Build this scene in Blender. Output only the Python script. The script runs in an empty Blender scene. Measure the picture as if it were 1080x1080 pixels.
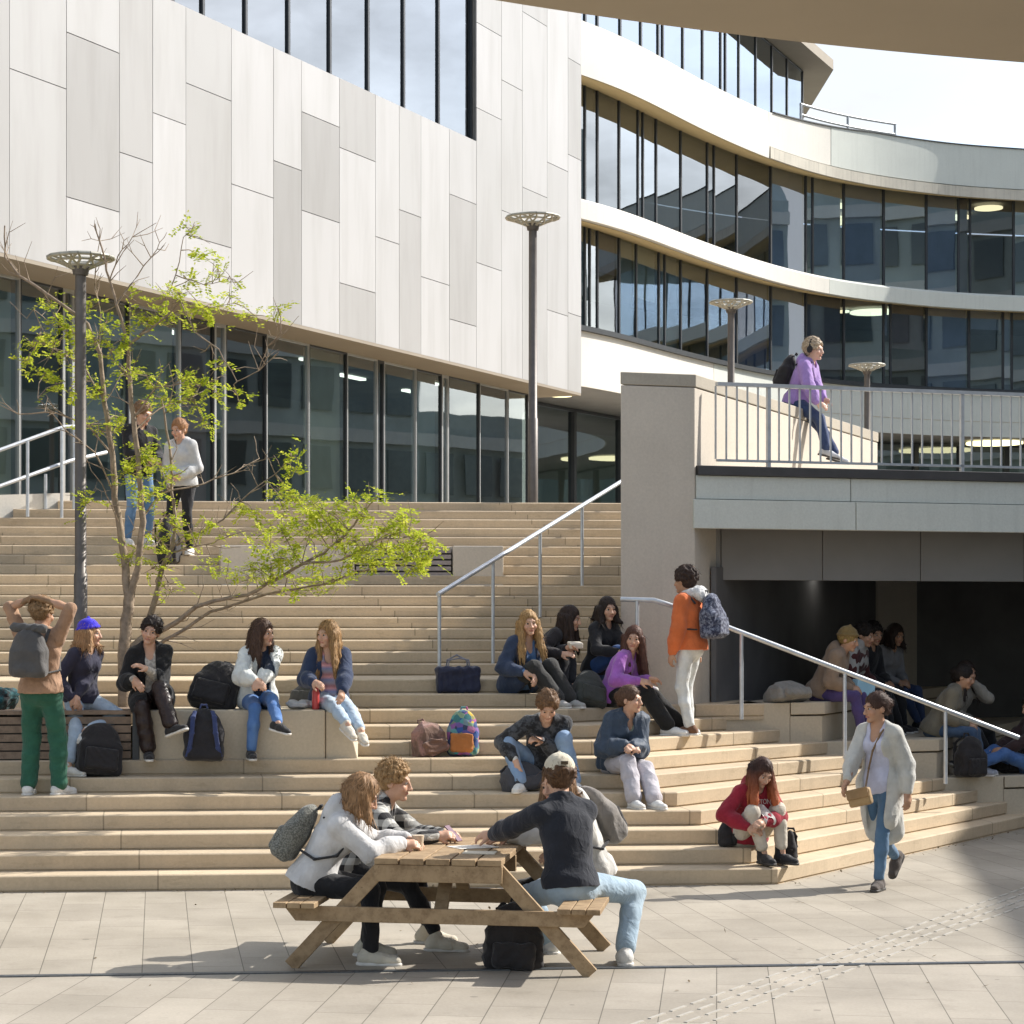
import bpy, bmesh, math, random
import numpy as np
from mathutils import Vector, Matrix

scene = bpy.context.scene
COL = scene.collection
RAD = math.radians

# ------------------------------------------------------------------ camera
CAM_H, YAW, FPX, CX, VH = 2.34, RAD(5.1), 2400.0, 380.0, 652.0
cam_data = bpy.data.cameras.new("camera")
cam = bpy.data.objects.new("camera", cam_data)
COL.objects.link(cam)
cam.location = (0, 0, CAM_H)
cam.rotation_euler = (RAD(90), 0, -YAW)
cam_data.sensor_width = 36
cam_data.lens = 36 * FPX / 1080
cam_data.shift_x = (540 - CX) / 1080
cam_data.shift_y = (VH - 540) / 1080
cam_data.clip_start = 0.1
cam_data.clip_end = 2000
scene.camera = cam

# ------------------------------------------------------------------ light
SUN_EL, SUN_AZ = RAD(37), RAD(17)          # azimuth measured from +X towards +Y
sun_dir = Vector((math.cos(SUN_EL) * math.cos(SUN_AZ), math.cos(SUN_EL) * math.sin(SUN_AZ), math.sin(SUN_EL)))
world = bpy.data.worlds.new("World")
scene.world = world
world.use_nodes = True
wn = world.node_tree
wn.nodes.clear()
sky = wn.nodes.new("ShaderNodeTexSky")
sky.sky_type = 'NISHITA'
sky.sun_disc = False
sky.sun_elevation = SUN_EL
sky.sun_rotation = RAD(90) - SUN_AZ
sky.air_density = 1.0
sky.dust_density = 1.6
sky.ozone_density = 1.0
bg = wn.nodes.new("ShaderNodeBackground")
bg.inputs[1].default_value = 0.15
wo = wn.nodes.new("ShaderNodeOutputWorld")
tcw = wn.nodes.new("ShaderNodeTexCoord")
mpw = wn.nodes.new("ShaderNodeMapping"); mpw.inputs['Scale'].default_value = (1.0, 1.0, 2.6)
wn.links.new(tcw.outputs['Generated'], mpw.inputs[0])
cln = wn.nodes.new("ShaderNodeTexNoise"); cln.inputs['Scale'].default_value = 2.3; cln.inputs['Detail'].default_value = 7; cln.inputs['Roughness'].default_value = 0.6
wn.links.new(mpw.outputs[0], cln.inputs['Vector'])
clr = wn.nodes.new("ShaderNodeValToRGB"); clr.color_ramp.elements[0].position = 0.40; clr.color_ramp.elements[1].position = 0.62
wn.links.new(cln.outputs[0], clr.inputs[0])
clm = wn.nodes.new("ShaderNodeMix"); clm.data_type = 'RGBA'
wn.links.new(clr.outputs[0], clm.inputs[0]); wn.links.new(sky.outputs[0], clm.inputs[6]); clm.inputs[7].default_value = (3.15, 3.2, 3.25, 1)
wn.links.new(clm.outputs[2], bg.inputs[0])
wn.links.new(bg.outputs[0], wo.inputs[0])
sun_data = bpy.data.lights.new("sun", 'SUN')
sun_data.energy = 3.7
sun_data.angle = RAD(0.5)
sun_data.color = (1.0, 0.955, 0.89)
sun = bpy.data.objects.new("sun", sun_data)
COL.objects.link(sun)
sun.rotation_euler = sun_dir.to_track_quat('Z', 'Y').to_euler()
sun.location = (20, 5, 30)

scene.view_settings.view_transform = 'Standard'
scene.view_settings.look = 'None'
scene.view_settings.gamma = 1.0
scene.view_settings.exposure = 1.0
scene.cycles.max_bounces = 8
scene.cycles.transparent_max_bounces = 12
scene.cycles.use_denoising = True
scene.cycles.caustics_reflective = False
scene.cycles.caustics_refractive = False
scene.cycles.sample_clamp_indirect = 6.0

# ------------------------------------------------------------------ geometry of the picture
_sa, _ca = math.sin(YAW), math.cos(YAW)


def P(u, v, d):
    """the point seen at pixel (u, v) of the photograph, d metres in front of the camera"""
    r = (u - CX) / FPX
    return Vector((d * (_sa + r * _ca), d * (_ca - r * _sa), CAM_H - d * (v - VH) / FPX))


def PZ(u, v, z):
    return P(u, v, (CAM_H - z) * FPX / (v - VH))


def PD(u, d, z):
    p = P(u, VH, d)
    return Vector((p.x, p.y, z))


def plane_hit(u, v, p0, n):
    c = Vector((0, 0, CAM_H))
    ray = P(u, v, 1.0) - c
    t = (p0 - c).dot(n) / ray.dot(n)
    return c + ray * t


# ------------------------------------------------------------------ object helpers
def tag(o, label=None, cat=None, group=None, kind=None):
    if label: o['label'] = label
    if cat: o['category'] = cat
    if group: o['group'] = group
    if kind: o['kind'] = kind
    return o


def empty(name, loc=(0, 0, 0), rz=0.0, label=None, cat=None, group=None, parent=None):
    o = bpy.data.objects.new(name, None)
    COL.objects.link(o)
    o.location = loc
    o.rotation_euler = (0, 0, rz)
    o.empty_display_size = 0.2
    if parent: o.parent = parent
    return tag(o, label, cat, group)


def link_mesh(name, me, mats, parent=None, loc=None, rz=0.0):
    o = bpy.data.objects.new(name, me)
    COL.objects.link(o)
    for m in (mats if isinstance(mats, (list, tuple)) else [mats]):
        me.materials.append(m)
    if parent: o.parent = parent
    if loc is not None: o.location = loc
    o.rotation_euler = (0, 0, rz)
    return o


def copy_tree(o, parent=None):
    c = o.copy()
    COL.objects.link(c)
    if parent is not None: c.parent = parent
    for ch in [x for x in o.children]:
        copy_tree(ch, c)
    return c


class MB:
    """collects plain shapes into one mesh"""
    def __init__(s):
        s.v, s.f, s.mi, s.sm, s.cols = [], [], [], [], []
        s.use_col = False
    def add(s, vs, fs, mi=0, smooth=False, col=None):
        b = len(s.v)
        s.v += [tuple(p) for p in vs]
        for f in fs:
            s.f.append(tuple(i + b for i in f)); s.mi.append(mi); s.sm.append(smooth); s.cols.append(col)
        if col is not None: s.use_col = True
        return s
    def box(s, c, half, M=None, mi=0, col=None):
        M = M or Matrix.Identity(3)
        c = Vector(c)
        vs = [c + M @ Vector((sx * half[0], sy * half[1], sz * half[2])) for sx in (-1, 1) for sy in (-1, 1) for sz in (-1, 1)]
        return s.add(vs, [(0, 1, 3, 2), (4, 6, 7, 5), (0, 4, 5, 1), (2, 3, 7, 6), (0, 2, 6, 4), (1, 5, 7, 3)], mi, col=col)
    def bar(s, a, b, w, h, up=(0, 0, 1), mi=0, col=None):
        """a rectangular bar from a to b, w wide across, h along up"""
        a, b = Vector(a), Vector(b)
        d = (b - a).normalized()
        side = d.cross(Vector(up)).normalized()
        u2 = side.cross(d).normalized()
        M = Matrix((d, side, u2)).transposed()
        return s.box((a + b) / 2, ((b - a).length / 2, w / 2, h / 2), M, mi, col)
    def tube(s, pts, rad, seg=10, mi=0, caps=True):
        pts = [Vector(p) for p in pts]
        n = len(pts)
        rads = rad if isinstance(rad, (list, tuple)) else [rad] * n
        ref = Vector((0.3, 0.2, 1)).normalized()
        rings = []
        for i, p in enumerate(pts):
            t = (pts[min(i + 1, n - 1)] - pts[max(i - 1, 0)]).normalized()
            r = ref if abs(t.dot(ref)) < 0.95 else Vector((1, 0, 0))
            x = t.cross(r).normalized(); y = t.cross(x)
            rings.append([p + (x * math.cos(2 * math.pi * k / seg) + y * math.sin(2 * math.pi * k / seg)) * rads[i] for k in range(seg)])
            ref = -y if False else r
        vs = [q for r_ in rings for q in r_]
        fs = []
        for i in range(n - 1):
            for k in range(seg):
                a, b2 = i * seg + k, i * seg + (k + 1) % seg
                fs.append((a, b2, b2 + seg, a + seg))
        s.add(vs, fs, mi, True)
        if caps:
            s.add(rings[0], [tuple(range(seg))[::-1]], mi)
            s.add(rings[-1], [tuple(range(seg))], mi)
        return s
    def prism(s, poly, z0, z1, mi=0, col=None):
        n = len(poly)
        vs = [(p[0], p[1], z0) for p in poly] + [(p[0], p[1], z1) for p in poly]
        fs = [tuple(range(n))[::-1], tuple(range(n, 2 * n))]
        fs += [(i, (i + 1) % n, n + (i + 1) % n, n + i) for i in range(n)]
        return s.add(vs, fs, mi, col=col)
    def disc(s, c, r, z, seg=24, mi=0, up=True):
        vs = [(c[0] + r * math.cos(2 * math.pi * k / seg), c[1] + r * math.sin(2 * math.pi * k / seg), z) for k in range(seg)]
        return s.add(vs, [tuple(range(seg)) if up else tuple(range(seg))[::-1]], mi)
    def build(s, name, mats, parent=None, loc=None, rz=0.0, bevel=0.0, recalc=True):
        me = bpy.data.meshes.new(name)
        me.from_pydata(s.v, [], s.f)
        me.polygons.foreach_set("material_index", s.mi)
        me.polygons.foreach_set("use_smooth", s.sm)
        if s.use_col:
            at = me.color_attributes.new("col", 'FLOAT_COLOR', 'CORNER')
            k = 0
            for f, c in zip(s.f, s.cols):
                cc = c if c is not None else (1, 1, 1)
                for _ in f:
                    at.data[k].color = (cc[0], cc[1], cc[2], 1); k += 1
        if recalc or bevel:
            bm = bmesh.new(); bm.from_mesh(me)
            bmesh.ops.recalc_face_normals(bm, faces=bm.faces)
            bm.to_mesh(me); bm.free()
        o = link_mesh(name, me, mats, parent, loc, rz)
        if bevel:
            md = o.modifiers.new("edge", 'BEVEL'); md.width = bevel; md.segments = 2; md.limit_method = 'ANGLE'; md.angle_limit = RAD(40)
        return o


# ------------------------------------------------------------------ materials
MATS = {}


def nt(m):
    m.use_nodes = True
    t = m.node_tree
    t.nodes.clear()
    out = t.nodes.new("ShaderNodeOutputMaterial")
    return t, out


def N(t, kind, **kw):
    n = t.nodes.new(kind)
    for k, v in kw.items():
        if k.startswith('i_'):
            n.inputs[int(k[2:]) if k[2:].isdigit() else k[2:]].default_value = v
        else:
            setattr(n, k, v)
    return n


def mixc(t, fac, a, b, mode='MIX'):
    n = t.nodes.new("ShaderNodeMix")
    n.data_type = 'RGBA'; n.blend_type = mode
    for i, x in ((0, fac), (6, a), (7, b)):
        if hasattr(x, 'is_output'): t.links.new(x, n.inputs[i])
        else: n.inputs[i].default_value = x if i == 0 else (*x, 1) if len(x) == 3 else x
    return n.outputs[2]


def mathn(t, op, a, b=0.0, c=None):
    n = t.nodes.new("ShaderNodeMath"); n.operation = op
    for i, x in enumerate((a, b, c)):
        if x is None: continue
        if hasattr(x, 'is_output'): t.links.new(x, n.inputs[i])
        else: n.inputs[i].default_value = x
    return n.outputs[0]


def ramp(t, fac, stops):
    n = t.nodes.new("ShaderNodeValToRGB")
    e = n.color_ramp.elements
    while len(e) < len(stops): e.new(0.5)
    for el, (p, c) in zip(e, stops):
        el.position = p
        el.color = (*c, 1) if len(c) == 3 else c
    t.links.new(fac, n.inputs[0])
    return n.outputs[0]


def coords(t, kind='Object', scale=None, rot=None, loc=None):
    tc = t.nodes.new("ShaderNodeTexCoord")
    o = tc.outputs[kind]
    if scale or rot or loc:
        mp = t.nodes.new("ShaderNodeMapping")
        if scale: mp.inputs['Scale'].default_value = scale
        if rot: mp.inputs['Rotation'].default_value = rot
        if loc: mp.inputs['Location'].default_value = loc
        t.links.new(o, mp.inputs[0])
        o = mp.outputs[0]
    return o


def noise(t, vec, scale, detail=4, rough=0.55, out=0):
    n = t.nodes.new("ShaderNodeTexNoise")
    n.inputs['Scale'].default_value = scale
    n.inputs['Detail'].default_value = detail
    n.inputs['Roughness'].default_value = rough
    if vec is not None: t.links.new(vec, n.inputs['Vector'])
    return n.outputs[out]


def bsdf(t, out, color, rough=0.7, metal=0.0, spec=0.5, bump=None, bstr=0.2, bdist=0.01, sheen=0.0, sss=0.0):
    b = t.nodes.new("ShaderNodeBsdfPrincipled")
    for k, x in (('Base Color', color), ('Roughness', rough), ('Metallic', metal), ('Specular IOR Level', spec)):
        if hasattr(x, 'is_output'): t.links.new(x, b.inputs[k])
        else: b.inputs[k].default_value = (*x, 1) if (k == 'Base Color') else x
    if sheen: b.inputs['Sheen Weight'].default_value = sheen
    if sss:
        b.inputs['Subsurface Weight'].default_value = sss
        b.inputs['Subsurface Radius'].default_value = (0.02, 0.008, 0.004)
    if bump is not None:
        bp = t.nodes.new("ShaderNodeBump")
        bp.inputs['Strength'].default_value = bstr
        bp.inputs['Distance'].default_value = bdist
        t.links.new(bump, bp.inputs['Height'])
        t.links.new(bp.outputs[0], b.inputs['Normal'])
    t.links.new(b.outputs[0], out.inputs[0])
    return b


def mat_plain(name, color, rough=0.6, metal=0.0, var=0.12, scale=6.0, bump=0.0, spec=0.5, kind='Object', bscale=60.0):
    if name in MATS: return MATS[name]
    m = bpy.data.materials.new(name)
    t, out = nt(m)
    c = coords(t, kind)
    n1 = noise(t, c, scale, 5)
    lo = tuple(x * (1 - var) for x in color); hi = tuple(min(1, x * (1 + var)) for x in color)
    colr = ramp(t, n1, [(0.3, lo), (0.7, hi)])
    bm_ = noise(t, c, bscale, 3) if bump else None
    bsdf(t, out, colr, rough, metal, spec, bm_, bump, 0.01)
    MATS[name] = m
    return m


def mat_concrete(name, color, stain=0.35, joints=False, streak=0.0):
    if name in MATS: return MATS[name]
    m = bpy.data.materials.new(name)
    t, out = nt(m)
    c = coords(t, 'Object')
    big = noise(t, c, 0.9, 6, 0.62)
    fine = noise(t, c, 38.0, 4, 0.7)
    lo = tuple(x * (1 - stain) for x in color)
    col = ramp(t, big, [(0.30, lo), (0.62, color), (0.8, tuple(min(1, x * 1.1) for x in color))])
    col = mixc(t, 0.35, col, ramp(t, fine, [(0.3, tuple(x * 0.75 for x in color)), (0.7, tuple(min(1, x * 1.12) for x in color))]))
    if streak:
        sc = coords(t, 'Object', scale=(3.0, 3.0, 0.18))
        sn = noise(t, sc, 3.0, 4, 0.6)
        f = mathn(t, 'MULTIPLY', ramp(t, sn, [(0.5, (0, 0, 0)), (0.72, (1, 1, 1))]), streak)
        col = mixc(t, f, col, tuple(x * 0.55 for x in color))
    if joints:
        sep = N(t, "ShaderNodeSeparateXYZ"); t.links.new(c, sep.inputs[0])
        k = mathn(t, 'FLOOR', mathn(t, 'MULTIPLY', mathn(t, 'SUBTRACT', sep.outputs[2], 0.004), 1 / 0.1425))
        x = mathn(t, 'DIVIDE', mathn(t, 'ADD', sep.outputs[0], mathn(t, 'MULTIPLY', k, 0.163)), 1.79)
        fr = mathn(t, 'FRACT', x)
        ln = mathn(t, 'LESS_THAN', fr, 0.0075)
        bid = mathn(t, 'FLOOR', x)
        wn_ = t.nodes.new("ShaderNodeTexWhiteNoise"); wn_.noise_dimensions = '2D'
        cmb = N(t, "ShaderNodeCombineXYZ"); t.links.new(bid, cmb.inputs[0]); t.links.new(k, cmb.inputs[1])
        t.links.new(cmb.outputs[0], wn_.inputs['Vector'])
        tone = ramp(t, wn_.outputs[0], [(0.0, (0.84, 0.85, 0.87)), (1.0, (1.0, 1.0, 1.0))])
        col = mixc(t, 1.0, col, tone, 'MULTIPLY')
        col = mixc(t, mathn(t, 'MULTIPLY', ln, 0.55), col, tuple(x * 0.2 for x in color))
        # dirt creeping up from the foot of each riser, in blotches
        dn = noise(t, coords(t, 'Object', scale=(1.3, 1.3, 6.0)), 2.2, 5, 0.65)
        d = mathn(t, 'MULTIPLY', mathn(t, 'GREATER_THAN', dn, 0.60), 0.12)
        col = mixc(t, d, col, (0.16, 0.12, 0.06))
    bsdf(t, out, col, 0.85, 0, 0.3, fine, 0.25, 0.006)
    MATS[name] = m
    return m


def mat_glass(name, tint=(0.30, 0.36, 0.38), refl=1.0, base=0.06, fmul=1.2):
    """window glass: a tinted see-through sheet under a clear mirror-like reflection"""
    if name in MATS: return MATS[name]
    m = bpy.data.materials.new(name)
    t, out = nt(m)
    tr = N(t, "ShaderNodeBsdfTransparent"); tr.inputs[0].default_value = (*tint, 1)
    gl = N(t, "ShaderNodeBsdfGlossy"); gl.inputs['Roughness'].default_value = 0.012
    gl.inputs[0].default_value = (0.86 * refl, 0.93 * refl, 1.0 * refl, 1)
    c = coords(t, 'Object')
    bn = noise(t, c, 0.55, 1)
    bp = N(t, "ShaderNodeBump"); bp.inputs['Strength'].default_value = 0.05; bp.inputs['Distance'].default_value = 0.05
    t.links.new(bn, bp.inputs['Height']); t.links.new(bp.outputs[0], gl.inputs['Normal'])
    fr = N(t, "ShaderNodeFresnel"); fr.inputs[0].default_value = 1.55
    fac = mathn(t, 'ADD', mathn(t, 'MULTIPLY', fr.outputs[0], fmul), base)
    fac = mathn(t, 'MINIMUM', fac, 0.95)
    mx = N(t, "ShaderNodeMixShader")
    t.links.new(fac, mx.inputs[0]); t.links.new(tr.outputs[0], mx.inputs[1]); t.links.new(gl.outputs[0], mx.inputs[2])
    t.links.new(mx.outputs[0], out.inputs[0])
    MATS[name] = m
    return m


def mat_emit(name, color, strength):
    if name in MATS: return MATS[name]
    m = bpy.data.materials.new(name)
    t, out = nt(m)
    e = N(t, "ShaderNodeEmission"); e.inputs[0].default_value = (*color, 1); e.inputs[1].default_value = strength
    t.links.new(e.outputs[0], out.inputs[0])
    MATS[name] = m
    return m


def mat_panel(name):
    m = bpy.data.materials.new(name)
    t, out = nt(m)
    at = N(t, "ShaderNodeAttribute", attribute_name="col")
    sc = coords(t, 'Object', scale=(1.1, 1.1, 0.16))
    sn = noise(t, sc, 2.2, 5, 0.6)
    f = ramp(t, sn, [(0.46, (1, 1, 1)), (0.80, (0.86, 0.855, 0.84))])
    col = mixc(t, 1.0, at.outputs[0], f, 'MULTIPLY')
    g = noise(t, coords(t, 'Object'), 0.35, 3)
    col = mixc(t, 1.0, col, ramp(t, g, [(0.3, (0.93, 0.93, 0.92)), (0.7, (1, 1, 1))]), 'MULTIPLY')
    bsdf(t, out, col, 0.55, 0.0, 0.4)
    return m


def mat_paving():
    m = bpy.data.materials.new("paving")
    t, out = nt(m)
    tc = t.nodes.new("ShaderNodeTexCoord")
    sep = N(t, "ShaderNodeSeparateXYZ"); t.links.new(tc.outputs['Object'], sep.inputs[0])

    def slabs(rot, loc, w, h, c1, c2):
        mp = N(t, "ShaderNodeMapping"); mp.inputs['Rotation'].default_value = (0, 0, rot); mp.inputs['Location'].default_value = loc
        t.links.new(tc.outputs['Object'], mp.inputs[0])
        b = t.nodes.new("ShaderNodeTexBrick")
        b.offset = 0.37; b.squash = 1.0
        t.links.new(mp.outputs[0], b.inputs['Vector'])
        b.inputs['Scale'].default_value = 1.0
        b.inputs['Mortar Size'].default_value = 0.0035
        b.inputs['Mortar Smooth'].default_value = 0.2
        b.inputs['Brick Width'].default_value = w
        b.inputs['Row Height'].default_value = h
        b.inputs['Bias'].default_value = 0.0
        b.inputs['Color1'].default_value = (*c1, 1); b.inputs['Color2'].default_value = (*c2, 1)
        b.inputs['Mortar'].default_value = (0.13, 0.115, 0.09, 1)
        return b
    A = slabs(RAD(90), (0.02, 0.1, 0), 1.02, 0.337, (0.40, 0.36, 0.295), (0.345, 0.31, 0.255))
    B = slabs(RAD(90 + 14), (0.05, 0.0, 0), 1.02, 0.337, (0.40, 0.36, 0.30), (0.35, 0.315, 0.262))
    far = mathn(t, 'GREATER_THAN', sep.outputs[1], 15.0)
    col = mixc(t, far, B.outputs[0], A.outputs[0])
    n1 = noise(t, tc.outputs['Object'], 0.7, 6, 0.65)
    n2 = noise(t, tc.outputs['Object'], 45.0, 3, 0.7)
    vg = N(t, 'ShaderNodeTexVoronoi'); vg.inputs['Scale'].default_value = 1.7; vg.inputs['Randomness'].default_value = 1.0; t.links.new(tc.outputs['Object'], vg.inputs['Vector'])
    col = mixc(t, mathn(t, 'MULTIPLY', mathn(t, 'LESS_THAN', vg.outputs['Distance'], 0.045), 0.45), col, (0.10, 0.09, 0.075))
    n4 = noise(t, tc.outputs['Object'], 2.6, 5, 0.7)
    col = mixc(t, mathn(t, 'MULTIPLY', ramp(t, n4, [(0.56, (0, 0, 0)), (0.68, (1, 1, 1))]), 0.28), col, (0.20, 0.175, 0.14))
    col = mixc(t, 1.0, col, ramp(t, n1, [(0.32, (0.74, 0.73, 0.71)), (0.66, (1.06, 1.06, 1.06))]), 'MULTIPLY')
    col = mixc(t, 1.0, col, ramp(t, n2, [(0.3, (0.90, 0.90, 0.90)), (0.7, (1.06, 1.06, 1.06))]), 'MULTIPLY')
    fa = mathn(t, 'ADD', mathn(t, 'MULTIPLY', A.outputs[1], far), 0)
    h = mathn(t, 'SUBTRACT', mathn(t, 'MULTIPLY', n2, 0.3), fa)
    bsdf(t, out, col, mathn(t, 'ADD', mathn(t, 'MULTIPLY', n1, 0.25), 0.50), 0, 0.4, h, 0.2, 0.004)
    return m


def mat_wood(name, c1, c2, scale=(1, 1, 1), rough=0.75):
    if name in MATS: return MATS[name]
    m = bpy.data.materials.new(name)
    t, out = nt(m)
    c = coords(t, 'Object', scale=scale)
    n1 = noise(t, c, 14.0, 6, 0.65)
    n2 = noise(t, coords(t, 'Object'), 3.0, 4)
    n3 = noise(t, coords(t, 'Object'), 55.0, 3)
    col = ramp(t, n1, [(0.28, c2), (0.55, c1), (0.8, tuple(min(1, x * 1.25) for x in c1))])
    col = mixc(t, 0.35, col, ramp(t, n2, [(0.3, c2), (0.7, c1)]))
    col = mixc(t, mathn(t, 'MULTIPLY', mathn(t, 'GREATER_THAN', n3, 0.68), 0.4), col, tuple(x * 0.4 for x in c2))
    bsdf(t, out, col, rough, 0, 0.3, n1, 0.5, 0.004)
    MATS[name] = m
    return m


M_STEP = mat_concrete("stair_stone", (0.61, 0.49, 0.34), 0.24, joints=True, streak=0.18)
M_CONC = mat_concrete("pale_concrete", (0.56, 0.505, 0.425), 0.16, streak=0.10)
M_BLOCK = mat_concrete("seat_stone", (0.55, 0.475, 0.36), 0.2)
M_WHITE = mat_concrete("cream_render", (0.68, 0.655, 0.59), 0.07, streak=0.12)
M_GREENISH = mat_concrete("grey_green_panel", (0.58, 0.605, 0.555), 0.08, streak=0.15)
M_SLABEDGE = mat_concrete("slab_edge", (0.58, 0.545, 0.46), 0.25, streak=0.5)
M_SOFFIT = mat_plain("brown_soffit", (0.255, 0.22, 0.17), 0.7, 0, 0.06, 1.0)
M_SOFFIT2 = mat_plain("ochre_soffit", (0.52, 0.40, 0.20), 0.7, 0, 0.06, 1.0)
M_FRAME = mat_plain("dark_window_frame", (0.045, 0.05, 0.055), 0.45, 0.3, 0.1, 4)
M_FRAMEL = mat_plain("steel_mullion", (0.42, 0.43, 0.42), 0.4, 0.6, 0.08, 4)
M_STEEL = mat_plain("galvanised_rail", (0.50, 0.53, 0.56), 0.42, 0.55, 0.12, 9)
M_RAILGREY = mat_plain("grey_railing", (0.47, 0.49, 0.50), 0.5, 0.3, 0.12, 9)
M_POLE = mat_plain("dark_lamp_pole", (0.115, 0.10, 0.088), 0.5, 0.3, 0.15, 9)
M_LAMPTOP = mat_plain("lamp_lattice", (0.34, 0.33, 0.28), 0.5, 0.3, 0.12, 9)
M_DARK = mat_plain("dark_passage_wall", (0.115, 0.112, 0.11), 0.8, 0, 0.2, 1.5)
M_DARKGREY = mat_plain("grey_bulkhead", (0.21, 0.205, 0.195), 0.7, 0, 0.08, 1.5)
M_ROOM = mat_plain("room_wall", (0.34, 0.36, 0.34), 0.9, 0, 0.3, 0.3)
M_ROOMF = mat_plain("room_floor", (0.22, 0.22, 0.21), 0.8, 0, 0.2, 0.5)
M_BLIND = mat_plain("taupe_blind", (0.62, 0.54, 0.46), 0.9, 0, 0.08, 2)
M_BLINDG = mat_plain("grey_blind", (0.36, 0.35, 0.37), 0.9, 0, 0.08, 2)
M_GLASS = mat_glass("window_glass", (0.58, 0.72, 0.69), 0.95, 0.22, 1.0)
M_GLASSD = mat_glass("window_glass_dark", (0.42, 0.43, 0.48), 0.9, 0.14, 1.0)
M_GLASSC = mat_glass("window_glass_clear", (0.54, 0.64, 0.78), 1.0, 0.36, 1.0)
M_GLASSHI = mat_glass("window_glass_mirror", (0.25, 0.30, 0.34), 0.80, 0.24)
M_GLASSB = mat_glass("window_glass_blue", (0.46, 0.60, 0.80), 1.0, 0.26, 1.0)
M_PANEL = mat_panel("facade_panel")
M_PAVE = mat_paving()
M_WOODT = mat_wood("weathered_table_wood", (0.37, 0.265, 0.155), (0.16, 0.10, 0.052), (1, 1, 1))
M_WOODG = mat_wood("grey_bench_slats", (0.25, 0.185, 0.135), (0.13, 0.095, 0.07), (1, 1, 1))
# ------------------------------------------------------------------ ground
g = MB()
g.add([(-400, -400, 0), (400, -400, 0), (400, 500, 0), (-400, 500, 0)], [(0, 1, 2, 3)])
tag(g.build("plaza_ground", M_PAVE), kind='structure')
dr = MB()
M_DRAIN = mat_plain("drain_metal", (0.10, 0.11, 0.12), 0.45, 0.6, 0.3, 30)
dr.box((0, 15.0, 0.004), (30, 0.035, 0.004))
tag(dr.build("drain_channel", M_DRAIN), "narrow dark steel drain channel running straight across the paving in front of the stairs", "drain")

# tactile guidance strip, raised bright bars in four rows
tp = MB()
ta = RAD(37.4)
tdir = Vector((math.sin(ta), math.cos(ta), 0)); tside = Vector((math.cos(ta), -math.sin(ta), 0))
Mt = Matrix((tdir, tside, Vector((0, 0, 1)))).transposed()
t0 = PZ(860, 1025, 0)
for i in range(-16, 26):
    for j in range(4):
        c = t0 + tdir * (i * 0.30 + (0.15 if j % 2 else 0)) + tside * ((j - 1.5) * 0.115)
        tp.box((c.x, c.y, 0.003), (0.105, 0.011, 0.003), Mt)
tag(tp.build("tactile_strip", mat_plain("tactile_bars", (0.45, 0.425, 0.375), 0.45, 0.1, 0.1, 9)),
    "strip of pale raised tactile bars crossing the paving diagonally at lower right", "tactile paving")

# ------------------------------------------------------------------ stairs
R1, T1, Y0 = 0.1425, 0.34, 19.6
R2, T2, Y2 = 0.128, 0.33, 24.84
NL, NU = 12, 17
TH = RAD(40)
gdir = Vector((math.sin(TH), math.cos(TH)))           # along the right-hand flight
n2 = Vector((math.cos(TH), -math.sin(TH)))            # its downhill side
C1 = Vector((5.43, 19.6))
c_off = n2.dot(C1)
ENDA, ENDB = Vector((5.6, 23.78)), Vector((10.2, 24.93))   # the line where the right flight ends against the seat walls
end_d = (ENDB - ENDA).normalized()


def step_corner(m):
    y = Y0 + T1 * m
    x = (c_off - 0.33 * m + math.sin(TH) * y) / math.cos(TH)
    return Vector((x, y))


def line_x(p, d, q, e):
    den = d.x * e.y - d.y * e.x
    s = ((q.x - p.x) * e.y - (q.y - p.y) * e.x) / den
    return p + d * s


def step_mesh(path, closing, z0, z1):
    """solid step: a nosing profile swept along path (the riser line), closed by the points behind it"""
    prof = [(0.0, z0 - 0.03), (0.0, z0 + 0.001), (0.014, z0 + 0.002), (0.014, z0 + 0.014), (0.0, z0 + 0.017), (-0.004, z1 - 0.012), (0.004, z1 - 0.004), (0.012, z1)]
    n = len(path)
    norms = []
    for i in range(n):
        ds = []
        if i > 0: ds.append((path[i] - path[i - 1]).normalized())
        if i < n - 1: ds.append((path[i + 1] - path[i]).normalized())
        ins = [Vector((-d.y, d.x)) for d in ds]
        b = ins[0] if len(ins) == 1 else (ins[0] + ins[1]).normalized() / max(0.3, (ins[0] + ins[1]).normalized().dot(ins[0]))
        norms.append(b)
    b = MB()
    vs = []
    for o, z in prof:
        for p, nn in zip(path, norms):
            q = p + nn * o
            vs.append((q.x, q.y, z))
    fs = []
    for j in range(len(prof) - 1):
        for i in range(n - 1):
            fs.append((j * n + i, j * n + i + 1, (j + 1) * n + i + 1, (j + 1) * n + i))
    top = [(len(prof) - 1) * n + i for i in range(n)]
    k = len(vs)
    vs += [(p.x, p.y, z1) for p in closing]
    fs.append(tuple(top + list(range(k, k + len(closing)))))
    return b.add(vs, fs)


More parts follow.
